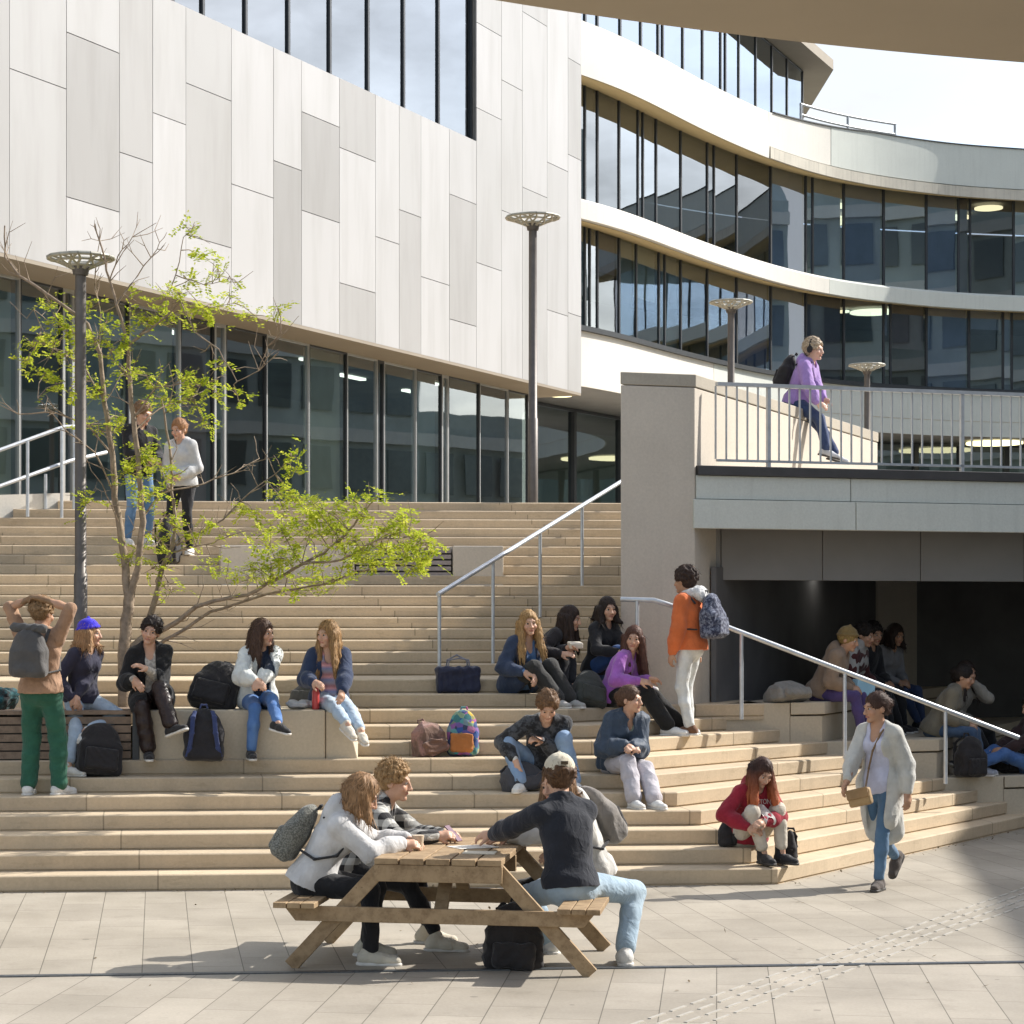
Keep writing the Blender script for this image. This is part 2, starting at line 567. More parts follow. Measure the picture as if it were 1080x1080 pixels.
stairs = empty("stairs", (0, 19.6, 0), 0, "broad pale stone staircase of many shallow steps, a second flight turning off right", "stairs")
XL = -9.0
for k in range(1, NL + 1):
    m = k - 1
    c = step_corner(m)
    thk = RAD(40 + 1.1 * m)
    gk = Vector((math.sin(thk), math.cos(thk)))
    pts = [Vector((XL, Y0 + T1 * m)), c]
    if k <= 9:
        e = line_x(c, gk, ENDA, end_d)
        pts.append(e)
    else:
        pts.append(c + gk * ((23.70 + 0.08 * (k - 10) - c.y) / gk.y))
        pts.append(Vector((6.5, 23.99)) if k == 10 else Vector((5.6, pts[-1].y + .04)))
    clos = [Vector((max(pts[-1].x, 6.0), 31.2)), Vector((XL, 31.2))]
    z1 = k * R1
    o = step_mesh(pts, clos, z1 - R1, z1).build("step", M_STEP, stairs, loc=(0, -19.6, 0), recalc=True)
for j in range(NU):
    y = Y2 + T2 * j
    z0 = NL * R1 + j * R2
    xr = 5.25 + (y - 23.66) * 0.6
    xl = -1.3 - (NU - 1 - j) * 0.56 if j > 12 else -9.0
    pts = [Vector((xl, y)), Vector((xr, y))]
    back = 34.0 if j < NU - 1 else 60.0
    clos = [Vector((xr + (0.9 if j < NU - 1 else 8.0), back)), Vector((xl, back))]
    step_mesh(pts, clos, z0, z0 + R2).build("step", M_STEP, stairs, loc=(0, -19.6, 0))
ZT = NL * R1 + NU * R2        # terrace level
tr = MB()
tr.prism([(-1.4, 30.45), (-14, 23.0), (-40, 20), (-40, 70), (40, 70), (40, 60), (10.0, 31.5)], 1.0, ZT - 0.012)
tag(tr.build("terrace_ground", M_CONC), kind='structure')

# stepping seat walls at the far end of the right flight, people sit on them
RF_W = Vector((0.515, 0.857))
for (xa, xb, z, lab) in ((6.05, 7.22, 1.425, "highest pale stone seat wall at the far end of the right flight, beside the passage wall"),
                         (7.22, 8.62, 0.9975, "middle pale stone seat wall at the far end of the right flight"),
                         (8.62, 9.85, 0.57, "lowest pale stone seat wall at the right end of the flight, at the plaza")):
    a = line_x(Vector((xa, 0)), Vector((0, 1)), ENDA, end_d)
    b = line_x(Vector((xb, 0)), Vector((0, 1)), ENDA, end_d)
    q = MB()
    back = 6.5
    jx = b - (b - a) * (0.42 / (b - a).length)
    poly = lambda p0, p1, ins: [p0, p1, p1 + RF_W * back, p0 + RF_W * back]
    root = empty("seat_wall", (a.x, a.y, 0), 0, lab, "seat wall", "stepped seat walls")
    w0 = MB(); w0.prism(poly(a, jx - end_d * 0.004, 0), 0.0, z)
    w0.build("wall_body", M_BLOCK, root, loc=(-a.x, -a.y, 0), bevel=0.008)
    nrm = Vector((end_d.y, -end_d.x))
    w1 = MB(); w1.prism(poly(jx, b - RF_W * 0.0 - end_d * 0.025, 0), 0.0, z - 0.145)
    w1.build("wall_end", M_BLOCK, root, loc=(-a.x, -a.y, 0), bevel=0.008)
    w2 = MB(); w2.prism([jx + nrm * 0.012, b + nrm * 0.012, b + nrm * 0.012 + RF_W * back, jx + nrm * 0.012 + RF_W * back], z - 0.128, z + 0.003)
    w2.build("seat_slab", M_BLOCK, root, loc=(-a.x, -a.y, 0), bevel=0.008)

# ------------------------------------------------------------------ long low bench across the stairs (seven people and bags use it)
BZ0, BZ1 = 7 * R1 - 0.02, 1.464
BY0, BY1 = 21.68, 22.55


def ux(u, Y):
    """world x of the point at depth row Y seen at pixel column u"""
    r = (u - CX) / FPX
    d = Y / (_ca - r * _sa)
    return d * (_sa + r * _ca)


bench = empty("stone_bench", (ux(245, BY0), BY0, 0.9975), 0, "long pale concrete bench block seating a row of people low on the stairs", "bench")
bx0, bx1, bx2 = ux(147, BY0), ux(343, BY0), ux(378, BY0)
q = MB(); q.box(((bx0 + bx1) / 2, (BY0 + BY1) / 2, (BZ0 + BZ1) / 2), ((bx1 - bx0) / 2, (BY1 - BY0) / 2, (BZ1 - BZ0) / 2))
q.build("block", M_BLOCK, bench, loc=(-bench.location[0], -bench.location[1], -bench.location[2]), bevel=0.012)
q = MB()
q.add([(bx1 + .006, BY0 + .02, BZ0), (bx2, BY0 + .02, BZ0), (bx2, BY1, BZ0), (bx1 + .006, BY1, BZ0),
       (bx1 + .006, BY0 + .02, BZ1 - .012), (bx1 + 0.20, BY0 + .02, BZ1 - .012), (bx2 + 0.08, BY1, BZ1 - .012), (bx1 + .006, BY1, BZ1 - .012)],
      [(0, 3, 2, 1), (4, 5, 6, 7), (0, 1, 5, 4), (1, 2, 6, 5), (2, 3, 7, 6), (3, 0, 4, 7)])
q.build("end_block", M_BLOCK, bench, loc=(-bench.location[0], -bench.location[1], -bench.location[2]), bevel=0.012)
wx0 = ux(-60, BY0)
wb = empty("wooden_bench", (ux(60, BY0), BY0, 0.9975), 0, "dark wooden slat bench front under the beanie woman at left of the concrete bench", "bench")
q = MB()
for i in range(5):
    z = BZ0 + 0.03 + i * 0.082
    q.box(((wx0 + bx0 - .08) / 2, BY0 + .04, z + .036), ((bx0 - .08 - wx0) / 2, .02, .034))
q.build("front_slats", M_WOODG, wb, loc=(-wb.location[0], -wb.location[1], -wb.location[2]))
q = MB()
for i in range(7):
    q.box(((wx0 + bx0 - .08) / 2, BY0 + .06 + i * .122, BZ1 - .018), ((bx0 - .08 - wx0) / 2, .055, .018))
q.build("seat_slats", M_WOODG, wb, loc=(-wb.location[0], -wb.location[1], -wb.location[2]))
q = MB(); q.box(((wx0 + bx0 - .08) / 2, (BY0 + BY1) / 2 + .06, (BZ0 + BZ1) / 2 - .03), ((bx0 - .08 - wx0) / 2 - .01, (BY1 - BY0) / 2 - .03, (BZ1 - BZ0) / 2 - .04))
q.build("core", M_DARK, wb, loc=(-wb.location[0], -wb.location[1], -wb.location[2]))
q = MB(); q.box((bx0 - .035, (BY0 + BY1) / 2, (BZ0 + BZ1) / 2), (.03, (BY1 - BY0) / 2, (BZ1 - BZ0) / 2 - .002))
q.build("end_plate", M_FRAME, wb, loc=(-wb.location[0], -wb.location[1], -wb.location[2]))

# seat blocks on the upper flight
UY = Y2 + T2 * 8.0
ub = empty("stone_bench", (ux(300, UY), UY, 2.7), 0, "concrete bench block on the upper steps with slatted middle and right end block", "bench")
L_ = (-ub.location[0], -ub.location[1], -ub.location[2])
zb0, zb1 = NL * R1 + 7 * R2, 3.22
for (ua, ubx, nm) in ((233, 374, "block"), (478, 531, "end_block")):
    q = MB(); xa, xb = ux(ua, UY), ux(ubx, UY)
    q.box(((xa + xb) / 2, UY + .45, (zb0 + zb1) / 2), ((xb - xa) / 2, .45, (zb1 - zb0) / 2))
    q.build(nm, M_CONC, ub, loc=L_, bevel=.012)
q = MB(); xa, xb = ux(375, UY) + .01, ux(477, UY) - .01
for i in range(6):
    q.box(((xa + xb) / 2, UY + .05, 2.80 + i * .072), ((xb - xa) / 2, .02, .025))
q.build("slats", mat_wood("pale_slats", (.34, .30, .285), (.24, .21, .20)), ub, loc=L_)
q = MB(); q.box(((xa + xb) / 2, UY + .5, (zb0 + zb1) / 2 - .01), ((xb - xa) / 2, .4, (zb1 - zb0) / 2 - .02))
q.build("core", M_DARK, ub, loc=L_)

# cheek wall at the left of the top steps
cw = MB()
ch = [Vector((-1.15, 30.35)), Vector((-2.2, 29.75)), Vector((-3.3, 29.1)), Vector((-5.5, 27.8))]
inn = Vector((-0.5, 0.86)) * 0.45
vs = []
for p, z in zip(ch, (4.0, 3.93, 3.72, 3.30)):
    for q_ in (p, p + inn):
        vs += [(q_.x, q_.y, 2.2), (q_.x, q_.y, z)]
fs = [(0, 1, 3, 2)]
for i in range(3):
    b = i * 4
    fs += [(b, b + 4, b + 5, b + 1), (b + 2, b + 3, b + 7, b + 6), (b + 1, b + 5, b + 7, b + 3)]
fs.append((12, 14, 15, 13))
cw.add(vs, fs)
tag(cw.build("cheek_wall", M_WHITE), "low white sloping wall at the left end of the top steps", "wall")

# ------------------------------------------------------------------ white panelled building
WA = P(0, VH, 33.0); WA.z = 0
WB_ = P(613, VH, 53.7); WB_.z = 0
wd = (WB_ - WA).normalized()
WLEN = (WB_ - WA).length
wnm = Vector((wd.y, -wd.x, 0))


def wall_s(u):
    h = plane_hit(u, 400, WA, wnm)
    return (h - WA).dot(wd)


def wall_z(u, v):
    return plane_hit(u, v, WA, wnm).z


def W(s, z, off=0.0):
    p = WA + wd * s + wnm * off
    return Vector((p.x, p.y, z))


wb_root = empty("panelled_building", (WA.x, WA.y, ZT), 0, "white building clad in tall pale panels, overhanging a glazed ground floor behind the stairs", "building")
LW = (-WA.x, -WA.y, -ZT)
Z_SOF, Z_SILL, Z_TOP = 7.65, 12.45, 19.0
Mw = Matrix((wd, wnm, Vector((0, 0, 1)))).transposed()
core = MB()


def wallbox(b, s0, s1, z0, z1, o0, o1, mi=0, col=None):
    c = W((s0 + s1) / 2, (z0 + z1) / 2, (o0 + o1) / 2)
    b.box(c, ((s1 - s0) / 2, abs(o1 - o0) / 2, (z1 - z0) / 2), Mw, mi, col)


S_L = -16.0
s_wl, s_wr = wall_s(112), wall_s(503)
wallbox(core, S_L, WLEN - .02, Z_SOF + .02, Z_SILL - .02, -0.5, -0.03)
wallbox(core, s_wr + .02, WLEN - .02, Z_SILL - .02, Z_TOP, -0.5, -0.03)
wallbox(core, S_L, s_wl - .02, Z_SILL - .02, Z_TOP, -0.5, -0.03)
wallbox(core, S_L, WLEN - .02, Z_TOP - .4, Z_TOP, -12, -0.5)
wallbox(core, WLEN - .5, WLEN - .02, ZT, Z_TOP, -12, -1.3)
core.build("wall", mat_plain("panel_joint", (0.24, 0.24, 0.235), 0.8), wb_root, loc=LW)
# panels: column edges (pixel columns in the photograph) and the joints between the panels of each column, with a tone for each
cols_ = [(-75, -30, [(60, 0)], [1, 2]), (-30, 10, [(40, 0)], [0, 2]),
         (10, 70, [(40, 83)], [1, 1]), (70, 126, [(98, 45), (96, 215)], [1, 3, 0]), (126, 161, [(143, 166)], [2, 1]), (161, 196, [(178, 125)], [1, 0]),
         (196, 244, [(220, 97), (218, 254)], [1, 2, 0]), (244, 288.5, [(265, 201)], [0, 0]), (288.5, 318, [(303, 174.5)], [0, 3]),
         (318, 358, [(338, 126), (337, 228)], [0, 3, 0]), (358, 396, [(377, 163), (375, 303)], [2, 0, 2]), (396, 421, [(407, 253)], [0, 0]),
         (421, 444, [(432, 225)], [1, 2]), (444, 474, [(458, 296)], [0, 0]), (474, 502.5, [(488, 210), (487, 340)], [0, 2, 0]),
         (502.5, 529, [(516, 31), (516, 120), (515, 281)], [1, 0, 1, 0]), (529, 551, [(540, 90), (540, 226)], [0, 1, 0]),
         (551, 577, [(564, 20), (564, 203)], [1, 0, 1]), (577, 599, [(588, 176), (588, 330)], [0, 1, 0]), (599, 613, [(606, 65), (606, 166), (606, 332)], [0, 2, 0, 1])]
tones = [(0.405, 0.405, 0.405), (0.37, 0.37, 0.367), (0.333, 0.331, 0.325), (0.288, 0.286, 0.28)]
pan = MB()
rng = random.Random(4)
edges = [(S_L, S_L + 1.9), (S_L + 1.9, S_L + 3.6), (S_L + 3.6, S_L + 5.6)]
for i, (u0, u1, js, tn) in enumerate(cols_):
    s0, s1 = wall_s(u0), wall_s(u1)
    if i == 0:
        nleft = 4
        for q_ in range(nleft):
            a = S_L + (s0 - S_L) * q_ / nleft; b2 = S_L + (s0 - S_L) * (q_ + 1) / nleft
            zc = 9 + 3.3 * rng.random()
            tz = tones[rng.randrange(3)]
            wallbox(pan, a + .008, b2 - .008, Z_SOF, zc - .008, -0.03, 0.0, 0, tz)
            wallbox(pan, a + .008, b2 - .008, zc + .008, Z_TOP, -0.03, 0.0, 0, tones[rng.randrange(3)])
    inwin = s0 > s_wl - .1 and s1 < s_wr + .1
    zt = Z_SILL if inwin else Z_TOP
    zs = [zt] + [wall_z(u, v) for u, v in js] + [Z_SOF]
    zs = [min(z, zt) for z in zs]
    for j in range(len(zs) - 1):
        if zs[j] - zs[j + 1] < .05: continue
        t_ = tones[tn[j]]
        f = 0.97 + 0.06 * rng.random()
        wallbox(pan, s0 + .007, s1 - .007, zs[j + 1] + (.007 if j < len(zs) - 2 else 0), zs[j] - (.007 if j else 0), -0.03, rng.random() * .003, 0, tuple(x * f for x in t_))
pan.build("cladding", M_PANEL, wb_root, loc=LW, recalc=False)
# soffit and the strip above the ground-floor glass
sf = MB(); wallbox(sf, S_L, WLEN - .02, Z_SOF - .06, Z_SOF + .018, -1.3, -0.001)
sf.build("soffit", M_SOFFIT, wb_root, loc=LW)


def window(parent, loc, quad_fn, s0, s1, z0, z1, gmat, fw=0.05, fd=0.10, fmat=None, blind=None, bfrac=1.0, frac_off=0.12):
    """quad_fn(s, z, off) -> point.  frame of four bars (part) with its pane (sub-part) and a blind behind it"""
    b = MB()
    def bx(a0, a1, c0, c1):
        vs = [quad_fn(a, c, o) for a in (a0, a1) for c in (c0, c1) for o in (-fd / 2, fd / 2)]
        b.add(vs, [(0, 1, 3, 2), (4, 6, 7, 5), (0, 4, 5, 1), (2, 3, 7, 6), (0, 2, 6, 4), (1, 5, 7, 3)])
    bx(s0, s0 + fw, z0, z1); bx(s1 - fw, s1, z0, z1)
    bx(s0 + fw, s1 - fw, z0, z0 + fw); bx(s0 + fw, s1 - fw, z1 - fw, z1)
    fr = b.build("window", fmat or M_FRAME, parent, loc=loc)
    p = MB()
    p.add([quad_fn(s0 + fw, z0 + fw, -.01), quad_fn(s1 - fw, z0 + fw, -.01), quad_fn(s1 - fw, z1 - fw, -.01), quad_fn(s0 + fw, z1 - fw, -.01)], [(0, 1, 2, 3)])
    p.build("pane", gmat, fr, recalc=False)
    if blind:
        q2 = MB(); zb = z1 - fw - (z1 - z0 - 2 * fw) * bfrac
        vs = [quad_fn(a, c, o) for a in (s0 + fw + .01, s1 - fw - .01) for c in (zb, z1 - fw - .01) for o in (-frac_off - .01, -frac_off)]
        q2.add(vs, [(0, 1, 3, 2), (4, 6, 7, 5), (0, 4, 5, 1), (2, 3, 7, 6), (0, 2, 6, 4), (1, 5, 7, 3)])
        q2.build("blind", blind, fr)
    return fr


def WG(s, z, o): return W(s, z, o - 1.0)
def WU(s, z, o): return W(s, z, o - 0.12)


M_DFR = M_FRAME
mul = [-160, -110, -60, -30, -4, 20, 65, 77, 135, 189, 225, 237, 280, 325, 365, 397, 404, 438, 465, 472, 505, 535, 556]
def glz_s(u):
    p0 = WA - wnm * 1.0
    return (plane_hit(u, 480, p0, wnm) - WA).dot(wd)
rng = random.Random(7)
for i in range(len(mul) - 1):
    a, b2 = mul[i], mul[i + 1]
    wide = b2 - a > 15
    bl = {325: M_BLIND, 135: M_BLIND, 77: M_BLINDG, 189: M_BLIND, -4: M_BLIND, 438: M_BLINDG, 237: None}.get(a)
    window(wb_root, LW, WG, glz_s(a), glz_s(b2), ZT - .02, Z_SOF - .061, rng.choice((M_GLASS, M_GLASS, M_GLASSD)), .032 if wide else .06, .06, M_FRAMEL if i % 2 == 0 else M_FRAME, bl, 1.0 if a not in (135, 77) else 0.72)
seg_u = [112, 150, 188, 220, 265, 310, 353.5, 393.5, 431, 467.5, 502.5]
for i in range(len(seg_u) - 1):
    window(wb_root, LW, WU, wall_s(seg_u[i]), wall_s(seg_u[i + 1]), Z_SILL, Z_TOP - .4, M_GLASSHI, .035, .06, M_FRAME)
rm = MB()
wallbox(rm, S_L, WLEN - .5, ZT, Z_TOP - .4, -7.2, -7.0)          # back wall of the rooms
rm.build("room_wall", M_ROOM, wb_root, loc=LW)
rm = MB(); wallbox(rm, S_L, WLEN - .5, Z_SILL - .3, Z_SILL - .1, -7.0, -0.5); wallbox(rm, S_L, WLEN - .5, Z_SOF + .03, Z_SOF + .2, -7.0, -1.35)
rm.build("room_ceiling", M_ROOMF, wb_root, loc=LW)
cl = MB()
for s_, o_ in ((14.5, -2.5), (17.5, -3.2), (19.2, -2.2), (21.2, -3.4), (9.0, -2.6)):
    wallbox(cl, s_ - .6, s_ + .6, Z_SOF - .03, Z_SOF + .02, o_ - .07, o_ + .07)
cl.build("ceiling_light", mat_emit("office_light", (1.0, 0.95, 0.85), 1.6), wb_root, loc=LW)

# ------------------------------------------------------------------ curved building
gp = [(470, 58.5), (540, 60.6), (617, 63.4), (660, 65.7), (700, 68.3), (760, 72.0), (800, 74.3), (850, 76.6), (900, 78.2), (960, 79.6), (1000, 80.3), (1080, 81.2), (1180, 82.0), (1300, 83.0), (1450, 84.5)]
gu = np.array([a for a, _ in gp], float); gd = np.array([b for _, b in gp], float)
# smooth the depth profile
uu = np.linspace(470, 1450, 197)
dd = np.interp(uu, gu, gd)
ker = np.hanning(21); ker /= ker.sum()
dd = np.convolve(np.pad(dd, 10, mode='edge') if False else np.r_[dd[0] - (dd[1:11] - dd[0])[::-1], dd, dd[-1] + (dd[-1] - dd[-11:-1])[::-1]], ker, 'valid')
cxy = np.array([tuple(P(u, VH, d)[:2]) for u, d in zip(uu, dd)])
seglen = np.r_[0, np.cumsum(np.linalg.norm(np.diff(cxy, axis=0), axis=1))]
tang = np.gradient(cxy, axis=0); tang /= np.linalg.norm(tang, axis=1)[:, None]
nrmc = np.c_[tang[:, 1], -tang[:, 0]]


def cs(u): return float(np.interp(u, uu, seglen))


def G(s, z, off=0.0):
    x = np.interp(s, seglen, cxy[:, 0]); y = np.interp(s, seglen, cxy[:, 1])
    nx = np.interp(s, seglen, nrmc[:, 0]); ny = np.interp(s, seglen, nrmc[:, 1])
    return Vector((x + nx * off, y + ny * off, z))


cb_org = G(cs(800), 0)
cb = empty("curved_building", (cb_org.x, cb_org.y, 7.0), 0, "curved building with two sweeping bands of dark windows between pale slab edges", "building")
LC = (-cb_org.x, -cb_org.y, -7.0)


def sweep(b, prof, u0, u1, n=90, mi=0):
    """closed profile [(off, z)] swept along the facade curve"""
    ss = np.linspace(cs(u0), cs(u1), n)
    m_ = len(prof)
    zt = lambda s, z: z if z < 900 else float(np.interp(s, [cs(781), cs(900)], [18.5, 18.82])) + (z - 999)
    vs = [G(s, zt(s, z), o) for s in ss for o, z in prof]
    fs = []
    for i in range(n - 1):
        for j in range(m_):
            a, c = i * m_ + j, i * m_ + (j + 1) % m_
            fs.append((a, c, c + m_, a + m_))
    fs.append(tuple(range(m_))); fs.append(tuple(range((n - 1) * m_, n * m_))[::-1])
    b.add(vs, fs, mi, True)
    return b


def smooth_by_angle(o, deg=30):
    md = o.modifiers.new("split", 'EDGE_SPLIT'); md.split_angle = RAD(deg)


OV = 1.0
o = sweep(MB(), [(-.3, 17.28), (OV, 17.02), (OV + .02, 17.5), (OV - .02, 18.5), (OV - .3, 18.5), (OV - .3, 17.5), (-.3, 17.5)], 480, 781).build("parapet", M_WHITE, cb, loc=LC); smooth_by_angle(o)
o = sweep(MB(), [(OV - .06, 17.42), (OV - .02, 17.42), (OV - .02, 999), (OV - .2, 999), (OV - .2, 17.42)], 781.6, 850).build("parapet", M_WHITE, cb, loc=LC); smooth_by_angle(o)
o = sweep(MB(), [(OV - .06, 17.42), (OV - .01, 17.42), (OV - .01, 999), (OV - .2, 999), (OV - .2, 17.42)], 850.4, 1440).build("parapet", M_GREENISH, cb, loc=LC); smooth_by_angle(o)
o = sweep(MB(), [(-.3, 17.28), (OV, 17.02), (OV + .04, 17.03), (OV + .04, 17.38), (-.3, 17.41)], 781.6, 1440).build("slab_edge", M_SLABEDGE, cb, loc=LC); smooth_by_angle(o)
o = sweep(MB(), [(OV - .25, 999.005), (OV + .03, 999.005), (OV + .03, 999.04), (OV - .25, 999.04)], 786, 1440).build("coping", M_FRAME, cb, loc=LC); smooth_by_angle(o)
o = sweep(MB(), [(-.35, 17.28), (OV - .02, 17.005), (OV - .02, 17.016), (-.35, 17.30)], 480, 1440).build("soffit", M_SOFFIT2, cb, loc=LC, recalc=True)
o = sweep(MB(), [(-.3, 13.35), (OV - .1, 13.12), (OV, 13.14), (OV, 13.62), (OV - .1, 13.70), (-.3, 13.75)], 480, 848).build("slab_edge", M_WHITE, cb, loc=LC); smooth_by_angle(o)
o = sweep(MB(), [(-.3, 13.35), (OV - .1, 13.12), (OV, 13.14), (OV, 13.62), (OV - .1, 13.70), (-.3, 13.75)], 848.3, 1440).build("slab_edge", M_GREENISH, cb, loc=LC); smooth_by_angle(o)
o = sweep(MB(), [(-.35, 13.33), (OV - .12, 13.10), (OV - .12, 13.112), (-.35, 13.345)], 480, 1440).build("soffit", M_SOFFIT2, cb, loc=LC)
o = sweep(MB(), [(-.3, 8.75), (.25, 8.75), (.25, 9.5), (.24, 10.28), (-.3, 10.28)], 480, 745).build("spandrel", M_WHITE, cb, loc=LC); smooth_by_angle(o)
o = sweep(MB(), [(-.3, 8.75), (.25, 8.75), (.25, 9.5), (.24, 10.28), (-.3, 10.28)], 745.4, 1440).build("spandrel", M_GREENISH, cb, loc=LC); smooth_by_angle(o)
o = sweep(MB(), [(-.3, 10.283), (.36, 10.283), (.36, 10.42), (-.3, 10.44)], 480, 1440).build("sill", M_FRAME, cb, loc=LC); smooth_by_angle(o)
o = sweep(MB(), [(-.3, 9.28), (.262, 9.28), (.262, 9.30), (-.3, 9.30)], 745.4, 1440).build("panel_joint", M_SLABEDGE, cb, loc=LC)
# storeys inside
rb = MB()
sweep(rb, [(-7.4, 3.8), (-7.0, 3.8), (-7.0, 17.25), (-7.4, 17.25)], 480, 1440)
rb.build("room_wall", M_ROOM, cb, loc=LC)
for (z0, z1) in ((8.76, 9.0), (13.36, 13.6), (17.29, 17.49)):
    sweep(MB(), [(-7.0, z0), (-.32, z0), (-.32, z1), (-7.0, z1)], 480, 1440).build("floor_slab", M_ROOMF, cb, loc=LC)
row_u1 = [540, 575, 600, 617, 630, 653, 673, 678, 692, 718, 746, 753, 777, 813, 850, 857, 890, 932, 977, 1011, 1023, 1069, 1106, 1112, 1150, 1195, 1240, 1285, 1330, 1400]
row_u2 = [540, 575, 600, 617, 622, 630, 653, 671, 695, 701, 718, 746, 777, 813, 850, 890, 932, 939, 977, 1022, 1058, 1067, 1110, 1150, 1195, 1240, 1285, 1330, 1400]
rng = random.Random(11)
dk1 = {890, 813, 1011, 1106}; dk2 = {777, 850, 977, 701, 1058, 653}
for row, z0, z1, dk in ((row_u1, 13.75, 17.27, dk1), (row_u2, 10.44, 13.34, dk2)):
    for i in range(len(row) - 1):
        a, b2 = row[i], row[i + 1]
        narrow = b2 - a < 14
        gm = M_GLASSHI if (a < 770 and row is row_u1) else (rng.choice((M_GLASSB, M_GLASSB, M_GLASSC, M_GLASSD)) if a > 740 else rng.choice((M_GLASS, M_GLASSD, M_GLASS)))
        bl = M_BLINDG if a in dk else (rng.choice((M_BLINDG, M_BLIND)) if rng.random() < .30 else None)
        window(cb, LC, G, cs(a) + .002, cs(b2) - .002, z0, z1, gm, .04 if not narrow else .03, .05, M_FRAME, bl, 1.0 if a in dk else rng.choice((.25, .4, .55, 1.0)))
# set-back ground storey under the curve, dark glass
def GR(s, z, o): return G(s, z, o - 3.0)
low_u = [540, 575, 615, 632, 655, 700, 745, 790, 835, 880, 925, 970, 1015, 1060, 1105, 1150, 1250, 1350]
for i in range(len(low_u) - 1):
    window(cb, LC, GR, cs(low_u[i]), cs(low_u[i + 1]), ZT, 8.74, M_GLASS, .08, .2, M_FRAME, M_BLINDG if i in (3, 6, 9, 12) else None)
lowf = sweep(MB(), [(-3.2, 8.76), (.2, 8.74), (.2, 8.749), (-3.2, 8.77)], 480, 1440).build("soffit", M_DARKGREY, cb, loc=LC)
E_L = mat_emit("lamp_disc", (1.0, 0.90, 0.50), 1.5)
for (u, v, zc, off, r) in ((950, 246, 17.2, -2.6, .55), (972, 269, 17.2, -5.0, .5), (985, 269, 17.2, -5.6, .45), (1060, 250, 17.2, -3.2, .5), (1062, 229, 17.2, -1.2, .5),
                           (957, 358, 13.3, -1.8, .8), (935, 359, 13.3, -2.2, .25), (1036, 371, 13.3, -2.6, .55), (1140, 250, 17.2, -2.6, .5)):
    p = G(cs(u), zc, off); b = MB(); b.prism([(p.x + r * math.cos(k * .3927), p.y + r * math.sin(k * .3927)) for k in range(16)], zc - .09, zc - .03)
    b.build("ceiling_light", E_L, cb, loc=LC)
for (u, off, r) in ((1068, -1.2, 1.0), (938, -2.0, .5), (805, -1.5, .3), (625, -1.0, .3)):
    p = G(cs(u), 8.7, off); b = MB(); b.prism([(p.x + r * math.cos(k * .3927), p.y + r * math.sin(k * .3927)) for k in range(16)], 8.62, 8.70)
    b.build("ceiling_light", E_L, cb, loc=LC)
# set-back top floor
def top_d(u): return 88.0 * 680.0 / (1527.0 - u)
ua, ub2 = P(596, VH, top_d(596)), P(847, VH, 88.0)
ta_, tb_ = Vector((ua.x, ua.y)), Vector((ub2.x, ub2.y))
tdv = (tb_ - ta_).normalized(); tnv = Vector((tdv.y, -tdv.x)); tl = (tb_ - ta_).length
ZR = 23.5
def T(s, z, o):
    bow = 0.0
    p = ta_ + tdv * s - tnv * (bow - o)
    return Vector((p.x, p.y, z))
def ts(u):
    best = min(np.linspace(0, tl, 800), key=lambda s: abs((lambda q: CX + FPX * ((q.x * _ca - q.y * _sa) / (q.x * _sa + q.y * _ca)) - u)(T(s, 0, 0))))
    return float(best)
tu = [597, 607, 617, 630, 654, 676, 694, 699, 720, 741, 760, 765, 779, 797, 814, 830, 846.5]
for i in range(len(tu) - 1):
    window(cb, LC, T, ts(tu[i]), ts(tu[i + 1]), 17.45, ZR, M_GLASSHI, .06, .06, M_FRAME)
ovh = MB()
tip, tipb = P(879, VH, 87.9), P(836, VH, 82.6)
edge = (Vector((tipb.x, tipb.y)) - Vector((tip.x, tip.y))).normalized()
e2 = Vector((tipb.x, tipb.y)) + edge * 22
ovh.prism([(tip.x, tip.y), (tipb.x, tipb.y), tuple(e2), tuple(e2 - tnv * 16), (tip.x + 1.5, tip.y + 10)], ZR + .02, ZR + .4)
ovh.build("roof", M_SOFFIT, cb, loc=LC)
rw = MB(); rw.prism([tuple(T(tl * .99, 0, -.2)[:2]), tuple(T(tl * .99, 0, -.5)[:2]), (tb_.x + 0.2, tb_.y + 10), (tb_.x + 0.5, tb_.y + 10)], 17.45, ZR)
rw.build("side_wall", M_ROOM, cb, loc=LC)
rw = MB(); rw.prism([tuple(T(s, 0, -6.0)[:2]) for s in (0, tl * .5, tl)] + [tuple(T(s, 0, -6.3)[:2]) for s in (tl, tl * .5, 0)], 17.45, ZR)
rw.build("room_wall", mat_plain("pale_room", (0.35, 0.36, 0.37), 0.9), cb, loc=LC)
# roof-terrace railing
tr_ = empty("terrace_railing", tuple(G(cs(890), 17.5, .3)), 0, "grey tube railing on the roof terrace of the curved building", "railing")
lt = tuple(-Vector(tr_.location))
for z, nm in ((19.45, "top_rail"), (19.1, "lower_rail")):
    MB().tube([G(s, z, .3) for s in np.linspace(cs(836), cs(938), 14)], .045, 8).build(nm, M_RAILGREY, tr_, loc=lt)
for u in (836.5, 887, 937.5):
    MB().tube([G(cs(u), 17.5, .3), G(cs(u), 19.43, .3)], .045, 8).build("post", M_RAILGREY, tr_, loc=lt)

